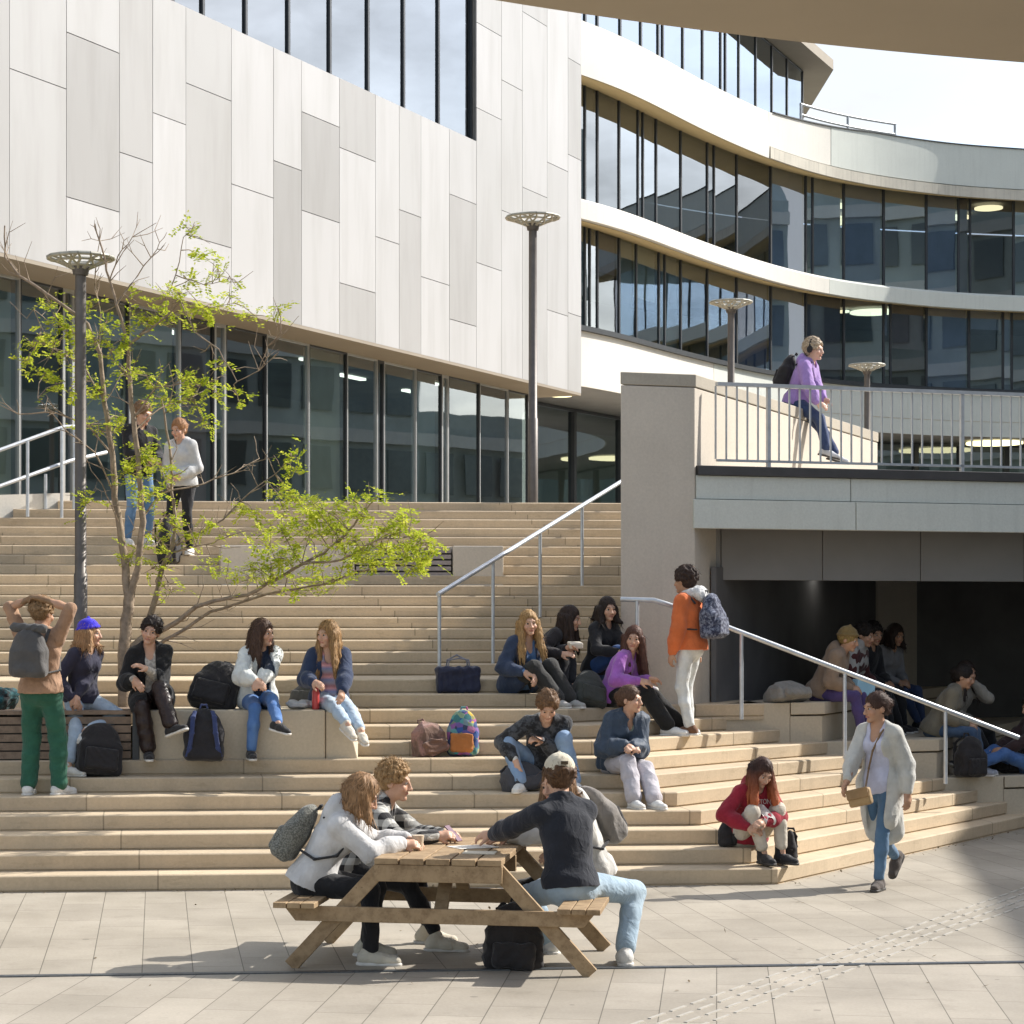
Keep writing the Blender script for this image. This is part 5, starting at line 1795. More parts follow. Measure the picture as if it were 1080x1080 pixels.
beanie = person(SY(86, BN, 1.464), 42, "woman in bright blue beanie and navy jacket sitting with one ankle over her knee", h=1.66, lean=6, head=(35, 2, 0),
       feet={-1: dict(at=tuple(SY(72, 21.45, .945)) + ('w',), toe=25, pole=(.1, -1, .5)), 1: dict(at=px(90, 771, 21.5), pole=(1.2, -.7, .25), toe=-60, pitch=-10)},
       hands={1: dict(at=px(80, 737, 21.62), dir=(-.3, -.6, -.5)), -1: dict(at=px(75, 737, 21.62), dir=(.3, -.6, -.5))},
       top=dict(mat=C((.030, .030, .052)), thick=.026, hem=.03, collar=.018, closed=False), legs=dict(mat=J_LIGHT, knee=.066, ankle=.058, stop=.80), shoes=dict(mat=WSHOE),
       hair=dict(style='bob', color=(.34, .20, .10), len=.16, beanie=C((.045, .035, .55))), seed=5)

coat = person(SY(160, BN, 1.464), 3, "person in long black coat with legs crossed in dark leather trousers, head tilted", h=1.74, lean=10, side=-3, head=(-12, 4, 14),
       feet={-1: dict(at=tuple(SY(157, 21.60, 1.0825)) + ('w',), toe=0), 1: dict(at=px(181, 766, 21.35), pole=(-.25, -1, .9), toe=42, pitch=18)},
       hands={1: dict(at=px(155, 706, 21.55), dir=(-.8, -.2, .35), pole=(.5, .6, -.8)), -1: dict(at=px(141, 716, 21.55), dir=(.5, -.3, -.8), pole=(-.4, .6, -.8))},
       inner=dict(mat=C((.50, .46, .40), kind='speckle', color2=(.32, .29, .25), scale=40), thick=.014, sleeve=1.02, vneck=.035), top=dict(mat=C((.014, .014, .015)), thick=.03, open=.045, skirt=.30, sleeve=.90, collar=.022, slw=1.5, name='coat'),
       legs=dict(mat=C((.030, .020, .018), rough=.32, sheen=0), knee=.072, ankle=.078, thick=.014, stop=.9), shoes=SH_B, hair=dict(style='short', color=(.025, .018, .015), vol=.016), seed=7)

white = person(SY(272, BN, 1.464), 14, "woman in white padded jacket and blue jeans with legs crossed on the bench", h=1.68, lean=10, head=(38, 2, -3),
       feet={-1: dict(at=tuple(SY(265, 21.58, 1.0825)) + ('w',), toe=-10), 1: dict(at=px(293, 762, 21.3), pole=(-.2, -1, .9), toe=25, pitch=-10)},
       hands={1: dict(at=px(276, 719, 21.5), dir=(-.7, -.4, -.4)), -1: dict(at=px(268, 717, 21.5), dir=(.5, -.5, -.5))},
       inner=dict(mat=C((.018, .026, .05)), thick=.014, closed=True, collar=.016), top=dict(mat=C((.62, .635, .61)), thick=.036, open=.065, hem=.10, collar=.030, slw=1.4),
       legs=dict(mat=J_BLUE, knee=.060, ankle=.050), shoes=SH_B, hair=dict(style='long', color=(.075, .042, .028), len=.27, vol=.020, wave=.010), seed=9)

longh = person(SY(347, BN, 1.464), -6, "long haired blonde woman in dark blue jacket and pale jeans beside a red bottle", h=1.68, lean=12, head=(-42, 8, 4),
       feet={1: dict(at=px(381, 771, 21.35), toe=20, pole=(.4, -1, .5), pitch=-20), -1: dict(at=px(369, 766, 21.3), toe=30, pole=(.3, -1, .6), pitch=-25)},
       hands={-1: dict(at=px(330, 719, 21.6), dir=(.7, -.5, -.3), curl=.7), 1: dict(at=px(361, 734, 21.5), dir=(-.2, -.5, -.8))},
       inner=dict(mat=C((.36, .17, .18), kind='stripe', color2=(.30, .28, .34), scale=9.0), thick=.016, vneck=.05), top=dict(mat=C((.026, .040, .085)), thick=.034, open=.06, hem=.08, collar=.030, slw=1.35),
       legs=dict(mat=J_LIGHT, knee=.064, ankle=.056, stop=.86), shoes=dict(mat=C((.55, .50, .42))), hair=dict(style='long', color=(.30, .175, .075), len=.40, fwd=.02, part=True), seed=11)

top1 = person(SY(146, 28.62, 3.246), 32, "person in black jacket and blue jeans standing on the upper steps behind the tree", h=1.80, sex='m', pel=(0, 0, .965), head=(20, 18, 0), feet={1: dict(at=(.12, -.02, .09)), -1: dict(at=(-.14, .03, .09), toe=-15)},
       hands={1: dict(at=(.12, -.30, 1.05), dir=(-.6, -.6, 0)), -1: dict(at=(-.05, -.30, 1.06), dir=(.6, -.5, 0))}, top=dict(mat=BLACK, hem=.10, collar=.022, thick=.028), legs=dict(mat=J_MID), shoes=SH_W, hair=dict(style='short', color=(.22, .13, .07)), res=.010, seed=13)
top2 = person(SY(192, 28.32, 3.118), -28, "person in pale grey hoodie and black trousers standing on the upper steps", h=1.70, pel=(0, 0, .91), head=(-10, 12, 0), feet={1: dict(at=(.10, .02, .09), toe=15), -1: dict(at=(-.10, -.08, .09))},
       hands={1: dict(at=(.10, -.20, .98), dir=(-1, -.2, 0)), -1: dict(at=(-.10, -.20, .98), dir=(1, -.2, 0))}, top=dict(mat=GREYH, hem=.06, hood=1.0, thick=.034, pocket=True), legs=dict(mat=BLACK), shoes=SH_W,
       hair=dict(style='bun', color=(.33, .17, .08)), res=.010, seed=15)

blond = person(SY(546, 23.3, 1.5675), 26, "woman with long wavy blonde hair in a dark denim jacket sitting mid stairs", h=1.70, lean=14, slouch=10, head=(-20, 4, -4),
       feet={1: dict(at=sz(602, 22.92, 1.51), toe=15, pole=(.1, -1, .9)), -1: dict(at=sz(589, 22.86, 1.51), toe=5, pole=(-.1, -1, .9))},
       hands={1: dict(at=px(564, 711, 23.15), dir=(-.3, -.5, -.7)), -1: dict(at=px(552, 709, 23.15), dir=(.7, -.4, -.2))},
       inner=dict(mat=C((.10, .19, .36)), thick=.018, hem=.04, vneck=.06, sleeve=1.0), top=dict(mat=DENIM((.030, .045, .085), (.05, .07, .12)), thick=.034, open=.055, skirt=.16, slw=1.3, sleeve=.92, collar=.022),
       legs=dict(mat=C((.028, .028, .027)), knee=.085, ankle=.08, thick=.018), shoes=dict(mat=C((.35, .34, .32))), hair=dict(style='long', color=(.36, .22, .095), len=.38, fwd=.02, wave=.010), seed=17)
behind = person(SY(566, 23.68, 1.71), 62, "woman with long dark hair leaning forward behind the blonde woman", h=1.68, lean=30, slouch=14, head=(5, 12, 0), feet={1: dict(at=sz(604, 23.25, 1.655), pole=(0, -1, .9)), -1: dict(at=sz(594, 23.2, 1.655), pole=(0, -1, .9))},
       hands={1: dict(at=px(597, 684, 23.55), dir=(.0, -1, .1)), -1: dict(at=px(591, 690, 23.5), dir=(.0, -1, .1))}, top=dict(mat=C((.024, .022, .024)), thick=.03, hem=.05), legs=dict(mat=BLACK), shoes=SH_B, hair=dict(style='long', color=(.035, .022, .017), len=.34), seed=19)
blackt = person(SY(630, 23.68, 1.71), 36, "woman in black top and blue jeans holding a phone beside the concrete wall end", h=1.66, lean=10, head=(-22, 4, 0),
       feet={1: dict(at=sz(680, 23.3, 1.655), pole=(0, -1, .9)), -1: dict(at=sz(668, 23.2, 1.655), pole=(0, -1, .9))}, hands={1: dict(at=px(665, 685, 23.6), dir=(.1, -1, .2), curl=.8), -1: dict(at=px(652, 688, 23.55), dir=(.4, -.9, .1))},
       top=dict(mat=BLACK, thick=.024, hem=.05, collar=.016), legs=dict(mat=DENIM((.03, .075, .21), (.06, .12, .28)), knee=.07, ankle=.06), shoes=SH_W, hair=dict(style='bob', color=(.030, .02, .016), len=.10, tucked=True), seed=21)
purple = person(SY(644, 23.26, 1.4275), 58, "woman in bright purple jumper and wide black trousers with long brown hair", h=1.70, lean=18, slouch=12, head=(-72, 4, 6),
       feet={1: dict(at=pz(718, 23.55, 1.225), toe=5, pole=(0, -1, .9)), -1: dict(at=pz(706, 23.30, 1.225), toe=0, pole=(0, -1, .9))}, hands={1: dict(at=px(685, 716, 23.35), dir=(.1, -1, -.2)), -1: dict(at=px(674, 718, 23.2), dir=(.5, -.9, -.2))},
       top=dict(mat=C((.33, .11, .43), sheen=.4), thick=.024, hem=.05, slw=1.35), legs=dict(mat=C((.016, .016, .016)), knee=.088, ankle=.085, thick=.018, stop=.9), shoes=dict(mat=WSHOE, size=1.12), hair=dict(style='long', color=(.095, .045, .032), len=.44), seed=23)
phone = person(SY(574, 21.50, .855), -6, "young man in dark sweatshirt with white cuffs looking down at his phone", h=1.76, sex='m', lean=24, slouch=16, head=(4, 38, 0),
       feet={1: dict(at=sz(606, 21.12, .80), toe=12, pole=(.2, -1, .9)), -1: dict(at=sz(549, 21.08, .80), toe=-20, pole=(-.9, -1, .6))}, hands={1: dict(at=px(572, 781, 21.38), dir=(-.7, -.4, .1), curl=.8), -1: dict(at=px(543, 801, 21.35), dir=(.1, -.4, -.8), pole=(-.9, .5, 0))},
       inner=dict(mat=C((.66, .65, .62)), thick=.013, sleeve=1.03, hem=.03, collar=.014), top=dict(mat=C((.022, .023, .026), kind='speckle', color2=(.075, .08, .09), scale=14), thick=.030, hem=.06, sleeve=.94, slw=1.3, name='sweatshirt'),
       legs=dict(mat=DENIM((.19, .29, .44), (.30, .40, .55)), knee=.075, ankle=.068, thick=.014), shoes=SH_W, hair=dict(style='short', color=(.15, .085, .045), vol=.014), seed=25)
puffy = person(SY(653, 21.50, .855), 13, "woman in dark blue puffy jacket and loose pale grey trousers looking to the right", h=1.70, lean=18, slouch=8, head=(42, 2, 0),
       feet={1: dict(at=sz(690, 20.80, .655), toe=10, pole=(.2, -1, .8)), -1: dict(at=sz(669, 20.84, .655), toe=2, pole=(0, -1, .8))}, hands={1: dict(at=px(668, 787, 21.4), dir=(-.7, -.6, -.2)), -1: dict(at=px(659, 787, 21.4), dir=(.7, -.6, -.2))},
       inner=dict(mat=C((.32, .38, .30)), thick=.012, vneck=.05), top=dict(mat=C((.040, .060, .092), rough=.6), thick=.046, hem=.06, slw=1.25, collar=.026, vneck=.10, fold=.018, f0=20), legs=dict(mat=C((.44, .42, .45)), knee=.085, ankle=.082, thick=.02, fold=.011), shoes=SH_W,
       hair=dict(style='bun', color=(.10, .055, .035)), seed=27)
orange = person(PD(728, 23.35, 1.14), -128, "person in orange jacket and white jeans standing on the right flight with a backpack", h=1.72, sex='m', skin='tan', pel=(0, 0, .925), head=(-8, 3, 0), feet={1: dict(at=(.08, .03, .09), toe=10), -1: dict(at=(-.09, -.05, .09), toe=-5)},
       hands={1: dict(at=(.24, -.10, .80), curl=.7), -1: dict(at=(-.24, -.04, .78), curl=.7)}, top=dict(mat=C((.58, .145, .045)), thick=.034, hem=.05, hood=1.15, hoodmat=C((.66, .66, .65), kind='speckle', color2=(.5, .5, .5), scale=60), slw=1.3), legs=dict(mat=C((.60, .62, .61)), knee=.066, ankle=.056), shoes=dict(mat=C((.16, .08, .045))),
       hair=dict(style='short', color=(.045, .028, .022), vol=.022), seed=29)
red = person(SY(789, 20.12, .285), 12, "girl in dark red sweatshirt and black boots hunched on the lowest steps", h=1.64, skin='light', lean=15, slouch=10, head=(6, 32, 4),
       feet={-1: dict(at=sz(806, 19.80, .245), toe=0, pole=(-.15, -1, .9)), 1: dict(at=sz(825, 19.82, .245), toe=18, pole=(.2, -1, .9))}, hands={1: dict(at=px(806, 866, 20.12), dir=(-.8, -.4, -.2), pole=(.9, .3, -.2)), -1: dict(at=px(788, 872, 20.15), dir=(.7, -.5, -.2), pole=(-.9, .4, -.1))},
       top=dict(mat=C((.28, .018, .035)), thick=.030, hem=.05, hood=1.05, slw=1.3, name='sweatshirt'), legs=dict(mat=C((.54, .49, .41)), knee=.070, ankle=.060, thick=.014, stop=.80), shoes=dict(mat=BSHOE, high=.15, sole=M_SOLED, size=1.05),
       hair=dict(style='long', color=(.05, .025, .02), len=.36, tip=(.55, .15, .055), fwd=.02), seed=31)
walk = person(PD(929, 19.75, 0), -40, "woman in long grey cardigan and blue jeans walking across the plaza", h=1.72, skin='tan', pel=(0, 0, .905), lean=3, slouch=3, twist=-8, head=(-38, 6, 0),
       feet={1: dict(at=pz(927, 19.55, .09), toe=8, pole=(0, -1, .1)), -1: dict(at=px(944, 903, 20.1), toe=-4, pitch=-48, pole=(0, -1, -.1))}, hands={1: dict(at=px(957, 836, 19.55), pole=(.5, .9, -.1), curl=.6), -1: dict(at=px(892, 829, 19.5), pole=(-.7, .6, -.3), dir=(-.4, -.3, -.8), curl=.6)},
       inner=dict(mat=C((.50, .51, .63)), thick=.014, hem=.08, collar=.014, vneck=.06, sleeve=.5, name='shirt'), top=dict(mat=C((.47, .465, .43), sheen=.3), thick=.026, open=.085, skirt=.30, tail=.42, slw=1.35, name='cardigan', sleeve=.97, fold=.003),
       legs=dict(mat=DENIM((.075, .145, .24), (.13, .22, .33)), knee=.058, ankle=.046), shoes=dict(mat=C((.075, .062, .055)), sole=M_SOLED), hair=dict(style='bun', color=(.055, .03, .022), wave=.008), res=.0075, seed=33)

# ---- picnic table frame of reference
TL_ = Vector((math.sin(RAD(15.8)), math.cos(RAD(15.8)), 0)); TC_ = Vector((TL_.y, -TL_.x, 0))
M0 = Vector((1.86, 14.95, 0))
def TP(c, l, z): return M0 + TC_ * c + TL_ * l + Vector((0, 0, z))
hoodie = person(TP(-.93, .34, .45), 74, "fair haired person in pale grey hoodie at the near left of the picnic table", h=1.74, lean=24, slouch=12, head=(14, 24, 0),
       feet={1: dict(at=tuple(TP(-.60, .62, .09)) + ('w',), pole=(.1, -1, .4)), -1: dict(at=tuple(TP(-.50, .22, .09)) + ('w',), pole=(-.1, -1, .4))}, hands={1: dict(at=px(428, 886, 15.75), dir=(-.2, -1, -.1), curl=.7, pole=(.8, .2, -.6)), -1: dict(at=px(424, 890, 15.5), dir=(.2, -1, -.1), curl=.8, pole=(-.7, .2, -.7))},
       top=dict(mat=C((.55, .545, .54)), thick=.034, hem=.04, hood=1.5, slw=1.3, name='hoodie', fold=.014), legs=dict(mat=BLACK, knee=.068, ankle=.056), shoes=dict(mat=C((.55, .51, .42)), size=1.1), hair=dict(style='bob', color=(.27, .155, .075), len=.10, vol=.024, wave=.010), res=.007, seed=35)
curly = person(TP(-.80, 1.12, .45), 72, "person with curly fair hair in plaid shirt holding a phone at the picnic table", h=1.80, sex='m', lean=22, slouch=10, head=(4, 8, 0),
       feet={1: dict(at=tuple(TP(-.28, 1.30, .09)) + ('w',), pole=(.1, -1, .4)), -1: dict(at=tuple(TP(-.15, .95, .09)) + ('w',), pole=(-.1, -1, .4))}, hands={1: dict(at=px(466, 880, 16.25), dir=(.1, -1, .1), curl=.8, pole=(.8, .2, -.6)), -1: dict(at=px(460, 882, 16.0), dir=(.2, -1, .1), curl=.8, pole=(-.7, .2, -.7))},
       inner=dict(mat=C((.05, .05, .05)), thick=.012, closed=True), top=dict(mat=C((.022, .022, .024), kind='plaid', color2=(.50, .50, .47), scale=10.5), thick=.024, hem=.05, collar=.020, slw=1.3, open=.018, name='shirt'), legs=dict(mat=BLACK, stop=.82), shoes=dict(mat=C((.60, .55, .45)), size=1.1),
       hair=dict(style='curly', color=(.33, .205, .095)), res=.0075, seed=37)
capman = person(TP(.83, .40, .45), -157, "man in cream cap, black jumper and pale jeans, back turned, at the picnic table", h=1.88, sex='m', skin='light', lean=7, slouch=7, head=(-24, 6, 0),
       feet={-1: dict(at=pz(659, 15.35, .10), pole=(-1, -.35, .45), toe=-30), 1: dict(at=tuple(TP(.62, 1.0, .09)) + ('w',), pole=(.3, -1, .3))}, hands={1: dict(at=px(510, 884, 15.85), dir=(.5, -.8, -.1), pole=(.9, .4, -.5)), -1: dict(at=px(585, 905, 15.95), dir=(.2, -1, -.1), pole=(-.8, .6, -.5))},
       top=dict(mat=C((.020, .023, .032)), thick=.024, hem=.02, collar=.022, slw=1.25, name='jumper'), legs=dict(mat=DENIM((.30, .40, .49), (.43, .53, .60)), knee=.074, ankle=.066, thick=.013, fold=.005), shoes=dict(mat=WSHOE, high=.03, size=1.05),
       hair=dict(style='cap', color=(.10, .055, .03), cap=C((.56, .51, .40))), res=.007, seed=39)
partner = person(TP(.87, 1.30, .45), -58, "brown haired person in white hood, mostly hidden behind the man in the cap", h=1.78, lean=20, slouch=12, head=(4, 10, -6),
       feet={1: dict(at=tuple(TP(.35, 1.30, .09)) + ('w',), pole=(.1, -1, .4)), -1: dict(at=tuple(TP(.40, 1.60, .09)) + ('w',), pole=(-.1, -1, .4))}, hands={1: dict(at=tuple(TP(.30, 1.0, .80)) + ('w',), dir=(0, -1, 0)), -1: dict(at=tuple(TP(.30, 1.3, .80)) + ('w',), dir=(0, -1, 0))},
       top=dict(mat=C((.60, .585, .55)), thick=.036, hem=.04, hood=1.3, slw=1.3, name='hoodie'), legs=dict(mat=BLACK), shoes=SH_W, hair=dict(style='bob', color=(.20, .115, .06), len=.06), res=.008, seed=41)

w_right = Vector((w31.y, -w31.x, 0))
seat21 = F2 + w31 * 4.62 - w_right * .13; seat21.z = 4.945
wallman = person(seat21, 59, "man in purple hoodie and dark jeans sitting up on the concrete wall behind the railing", h=1.76, sex='m', skin='fair', lean=14, slouch=10, head=(-8, 4, 0),
       feet={1: dict(at=px(881, 479, 28.20), pole=(.1, -1, 1.0), toe=5, pitch=-15), -1: dict(at=px(872, 474, 28.0), pole=(-.1, -1, 1.0), pitch=-15)}, hands={1: dict(at=px(873, 434, 28.1), dir=(.0, -1, -.3)), -1: dict(at=px(866, 437, 27.95), dir=(.2, -1, -.3))},
       top=dict(mat=C((.32, .205, .46)), thick=.034, hem=.04, hood=1.1, slw=1.3, name='hoodie'), legs=dict(mat=J_DARK, knee=.07, ankle=.062), shoes=dict(mat=C((.45, .46, .48)), sole=M_SOLED), hair=dict(style='short', color=(.42, .33, .23), vol=.018), res=.0095, seed=43)

# ---- people sitting in the dark of the passage
def seat_edge(xe, t, z, back=.14):
    ye = ENDA.y + (xe - ENDA.x) * end_d.y / end_d.x
    p = Vector((xe, ye)) + RF_W * t - Vector((RF_W.y, -RF_W.x)) * back
    return Vector((p.x, p.y, z))
def edge_pt(xe, t, z, out): return tuple(seat_edge(xe, t, z, -out)) + ('w',)
GP = "people sitting in the shade under the footbridge"
def shade_person(xe, t, z, zf, yaw, label, top, legs, hair, lean=22, head=(0, 15, 0), out=.34, h=1.70, sex='f', inner=None, hands=None, seed=50, skin='tan', shoes=SH_B):
    return person(seat_edge(xe, t, z), yaw, label, h=h, sex=sex, skin=skin, lean=lean, slouch=12, head=head,
                  feet={1: dict(at=edge_pt(xe, t + .12, zf + .09, out)), -1: dict(at=edge_pt(xe, t - .10, zf + .09, out))},
                  hands=hands or {1: dict(at=(.06, -.34, .16), dir=(-.4, -.8, -.2)), -1: dict(at=(-.06, -.34, .15), dir=(.4, -.8, -.2))},
                  top=top, inner=inner, legs=legs, shoes=shoes, hair=hair, res=.0105, seed=seed, group=GP)
tan_h = shade_person(7.22, .40, 1.425, .9975, 59, "person in tan hooded jacket with mustard hat at the edge of the dark passage", dict(mat=C((.23, .165, .115)), thick=.036, hem=.05, hood=1.2, slw=1.3), dict(mat=C((.07, .05, .15))), dict(style='beanie', color=(.25, .17, .06), beanie=C((.19, .13, .05))), seed=51)
scarf = shade_person(7.22, 1.55, 1.425, .9975, 52, "person wearing a thick white scarf in the dark passage", dict(mat=C((.07, .022, .022)), thick=.03, hem=.05), dict(mat=BLACK), dict(style='short', color=(.02, .015, .012)), inner=dict(mat=C((.36, .35, .33)), thick=.03, closed=True, collar=.045, colz=.03, sleeve=.3), lean=12, seed=53)
dark2 = shade_person(7.22, 2.25, 1.425, .9975, 40, "dark haired person in black behind the white scarf in the passage", dict(mat=BLACK, thick=.028, hem=.05), dict(mat=BLACK), dict(style='short', color=(.015, .012, .01)), lean=8, sex='m', head=(-15, 12, 0), seed=55)
grey2 = shade_person(7.22, 3.25, 1.425, .9975, 30, "woman in grey top resting on her hand deep in the dark passage", dict(mat=C((.22, .22, .23)), thick=.024, hem=.04), dict(mat=J_DARK), dict(style='bob', color=(.03, .02, .016), len=.12), lean=14, seed=57)
olive = shade_person(8.62, .55, .9975, .57, 62, "person in olive jacket with dark tied back hair in the passage", dict(mat=C((.17, .15, .11)), thick=.032, hem=.08, collar=.02), dict(mat=DENIM((.05, .085, .15), (.10, .15, .22))), dict(style='bun', color=(.02, .015, .012)), lean=22, seed=59, shoes=dict(mat=C((.35, .36, .40))))
grey3 = shade_person(8.62, 1.35, .9975, .57, 35, "woman in pale knitted top raising a hand to her face in the passage", dict(mat=C((.24, .22, .185)), thick=.028, hem=.05), dict(mat=BLACK), dict(style='long', color=(.03, .02, .016), len=.30), lean=14, head=(-10, 5, 0), seed=61,
                     hands={1: dict(at=(.06, -.27, .60), dir=(-.2, .2, 1), pole=(.5, -.5, -.9)), -1: dict(at=(-.05, -.32, .18), dir=(.4, -.8, -.2))})
lying = person(PD(1086, 25.9, .575), -78, "person with outstretched legs in blue jeans sitting on the lowest seat wall", h=1.74, sex='m', lean=-14, slouch=10, skin='tan', head=(-10, 15, 0), feet={1: dict(at=(.10, -.80, .10), pole=(.2, -.3, 1), pitch=30), -1: dict(at=(-.10, -.78, .10), pole=(0, -.3, 1), pitch=30)},
       hands={1: dict(at=(.10, -.42, .26), dir=(-.3, -.8, .1)), -1: dict(at=(-.12, -.40, .25), dir=(.3, -.8, .1))}, top=dict(mat=C((.035, .020, .02)), thick=.03, hem=.04), legs=dict(mat=DENIM((.05, .12, .30), (.11, .2, .40)), knee=.07, ankle=.06), shoes=SH_B, hair=dict(style='short', color=(.02, .016, .012)), res=.0105, seed=63, group=GP)
# ------------------------------------------------------------------ picnic table
TR = math.atan2(TC_.y, TC_.x)
tb = empty("picnic_table", tuple(M0 + TL_ * .6), TR, "weathered wooden picnic table with attached benches on the plaza in front of the stairs", "picnic table")
# local axes of the table: x across, y along
LF, LB = -.58, .60          # the two frames
def wobble(): return random.Random(len(bpy.data.meshes)).uniform(-.004, .004)
q = MB(); n_pl = 5; tw = .86
for i in range(n_pl):
    w_ = tw / n_pl
    x = -tw / 2 + w_ * (i + .5)
    q.box((x, .09 + wobble(), .732 + wobble() * .4), (w_ / 2 - .007, .78, .020))
q.build("tabletop", M_WOODT, tb, bevel=.004)
for y in (-.655, .10, LB + .1):
    q = MB(); q.box((0, y, .655), (tw / 2 - .004, .026, .056)); q.build("batten", M_WOODT, tb, bevel=.004)
for sx in (-1, 1):
    q = MB()
    for i in range(3): q.box((sx * (.845 + i * .095), .02 + wobble(), .443), (.044, .84, .018))
    q.build("bench_seat", M_WOODT, tb, bevel=.004)
for y in (LF, LB):
    q = MB()
    c_ = [(-1.04, .424), (1.04, .424), (.96, .325), (-.96, .325)]
    yy = y - .075
    q.add([(x, yy - .02, z) for x, z in c_] + [(x, yy + .02, z) for x, z in c_], [(0, 1, 2, 3), (7, 6, 5, 4), (0, 4, 5, 1), (1, 5, 6, 2), (2, 6, 7, 3), (3, 7, 4, 0)])
    q.build("bench_beam", M_WOODT, tb, bevel=.004)
    for sx in (-1, 1):
        q = MB(); q.bar((sx * .36, y - .03, .712), (sx * 1.005, y - .03, 0.012), .044, .098, up=(1, 0, .7)); 
        q.build("leg", M_WOODT, tb, bevel=.004)
for sy, y in ((1, LF), (-1, LB)):
    q = MB(); q.bar((0, y + sy * .02, .38), (0, y + sy * .44, .70), .09, .04); q.build("brace", M_WOODT, tb, bevel=.004)

# things on the table
cup = MB(); p = P(441, 887, 15.6); cz = .7525
cup.tube([(0, 0, 0), (0, 0, .10)], [.032, .041], 16)
tag(cup.build("coffee_cup", mat_plain("cup_paper", (.56, .46, .34), .6), None, loc=(p.x, p.y, cz)), "small beige paper cup in the hands of the pale hoodie wearer", "cup")
def slab(name, c, half, rz, m, label, cat, tilt=(0, 0), bev=.004):
    b = MB(); b.box((0, 0, 0), half)
    o = b.build(name, m, None, loc=tuple(c), bevel=bev); o.rotation_euler = (tilt[0], tilt[1], rz)
    return tag(o, label, cat)
M_PH = mat_plain("phone_dark", (.03, .028, .034), .25, .1)
p = P(478, 879, 16.05); slab("smartphone", p, (.04, .075, .005), RAD(60), mat_plain("phone_case_plum", (.13, .05, .08), .4), "smartphone in plum case held over the picnic table by the curly haired person", "phone", (RAD(45), 0))
tq = TP(.12, .75, .756); slab("sheet_of_paper", tq, (.15, .105, .0015), RAD(20), mat_plain("paper", (.70, .68, .62), .8), "loose sheet of white paper lying on the picnic table", "paper", bev=0)
tq = TP(.22, .36, .757); slab("notebook", tq, (.11, .085, .003), RAD(-15), mat_plain("notebook_cream", (.62, .57, .46), .8), "open cream notebook at the right front of the picnic table", "notebook", bev=0)
p = phone['w'](phone['J']['hnds'][1][0]); slab("smartphone", (p[0] - .06, p[1] - .055, p[2] + .03), (.038, .075, .005), RAD(80), M_PH, "black smartphone in the hand of the young man in dark sweatshirt", "phone", (RAD(30), 0))
p = blackt['w'](blackt['J']['hnds'][1][0]); slab("smartphone", (p[0] + .06, p[1] - .06, p[2] + .035), (.038, .075, .005), RAD(60), mat_plain("phone_white", (.6, .6, .6), .3), "pale smartphone held by the woman in black top", "phone", (RAD(35), 0))
p = behind['w'](behind['J']['hnds'][1][0]); slab("sandwich_box", (p[0] + .09, p[1] - .02, p[2] + .035), (.075, .05, .03), RAD(10), mat_plain("box_card", (.62, .56, .46), .7), "pale box held out by the woman with long dark hair", "box", (RAD(12), 0), .012)
# pale blue paper bag in the passage
b = MB(); b.box((0, 0, .15), (.13, .05, .15))
o = b.build("paper_bag", mat_plain("pale_blue_card", (.30, .52, .66), .6, 0, .1, 5), None, loc=tuple(PD(909, 25.1, 1.36)), bevel=.01); o.rotation_euler = (0, RAD(6), RAD(25))
tag(o, "pale blue paper bag on the lap of the person in tan hooded jacket", "bag")

# red bottle
b = MB(); b.tube([(0, 0, 0), (0, 0, .02), (0, 0, .17), (0, 0, .195), (0, 0, .20)], [.034, .036, .036, .026, .024], 18)
bo = empty("water_bottle", tuple(SY(333, 21.78, 1.466)), 0, "red water bottle standing on the stone bench by the long haired woman", "bottle")
b.build("bottle_body", mat_plain("red_bottle", (.50, .06, .055), .35), bo)
b = MB(); b.tube([(0, 0, .199), (0, 0, .235)], [.025, .022], 16); b.build("bottle_cap", mat_plain("bottle_cap_red", (.36, .05, .05), .4), bo)

# ------------------------------------------------------------------ bags
CB = C
B_BLACK = CB((.020, .018, .019), rough=.75); B_GREY = CB((.075, .072, .070), rough=.75); B_STRAP = CB((.03, .03, .032))
def worn(info, label, m, size, off=.0, down=.16, pk=True, strap=None, roll=False, seed=2, lean=0, two=None):
    J, s = info['J'], info['s']
    base = J['neck'] - J['u2'] * (down * s + size[2] * .88) + J['cf'] * (.125 * s + size[1] / 2 + off)
    wbase = info['w'](base)
    yaw = math.degrees(math.atan2(info['Rw'][1, 0], info['Rw'][0, 0]))
    bk = backpack(wbase, yaw + 180, label, m, size, tilt=-lean, straps=False, pocket=pk, roll_top=roll, seed=seed, strap_mat=strap or m, two_tone=two)
    worn_straps(info, strap or m, bk, th=max(0, .0))
    return bk
worn(green, "dark grey roll top backpack worn by the person in green trousers", B_GREY, (.34, .20, .46), .01, .02, pk=False, roll=True, lean=-1, seed=71)
worn(orange, "navy patterned backpack worn over the orange jacket", CB((.030, .035, .065), kind='speckle', color2=(.17, .19, .25), scale=34), (.33, .19, .47), .02, .06, lean=3, seed=73, strap=B_STRAP)
worn(hoodie, "grey tweed backpack worn by the person in pale grey hoodie", CB((.10, .10, .088), kind='speckle', color2=(.23, .23, .20), scale=90), (.30, .16, .43), .010, .14, lean=32, seed=75, strap=B_STRAP)
worn(partner, "mid grey backpack with dark base worn by the person facing the man in the cap", CB((.20, .185, .17)), (.32, .18, .46), .02, .05, lean=34, seed=77, strap=B_STRAP, two=B_BLACK)
worn(wallman, "black backpack worn by the man in purple hoodie", B_BLACK, (.30, .16, .44), .01, .04, lean=20, seed=79)

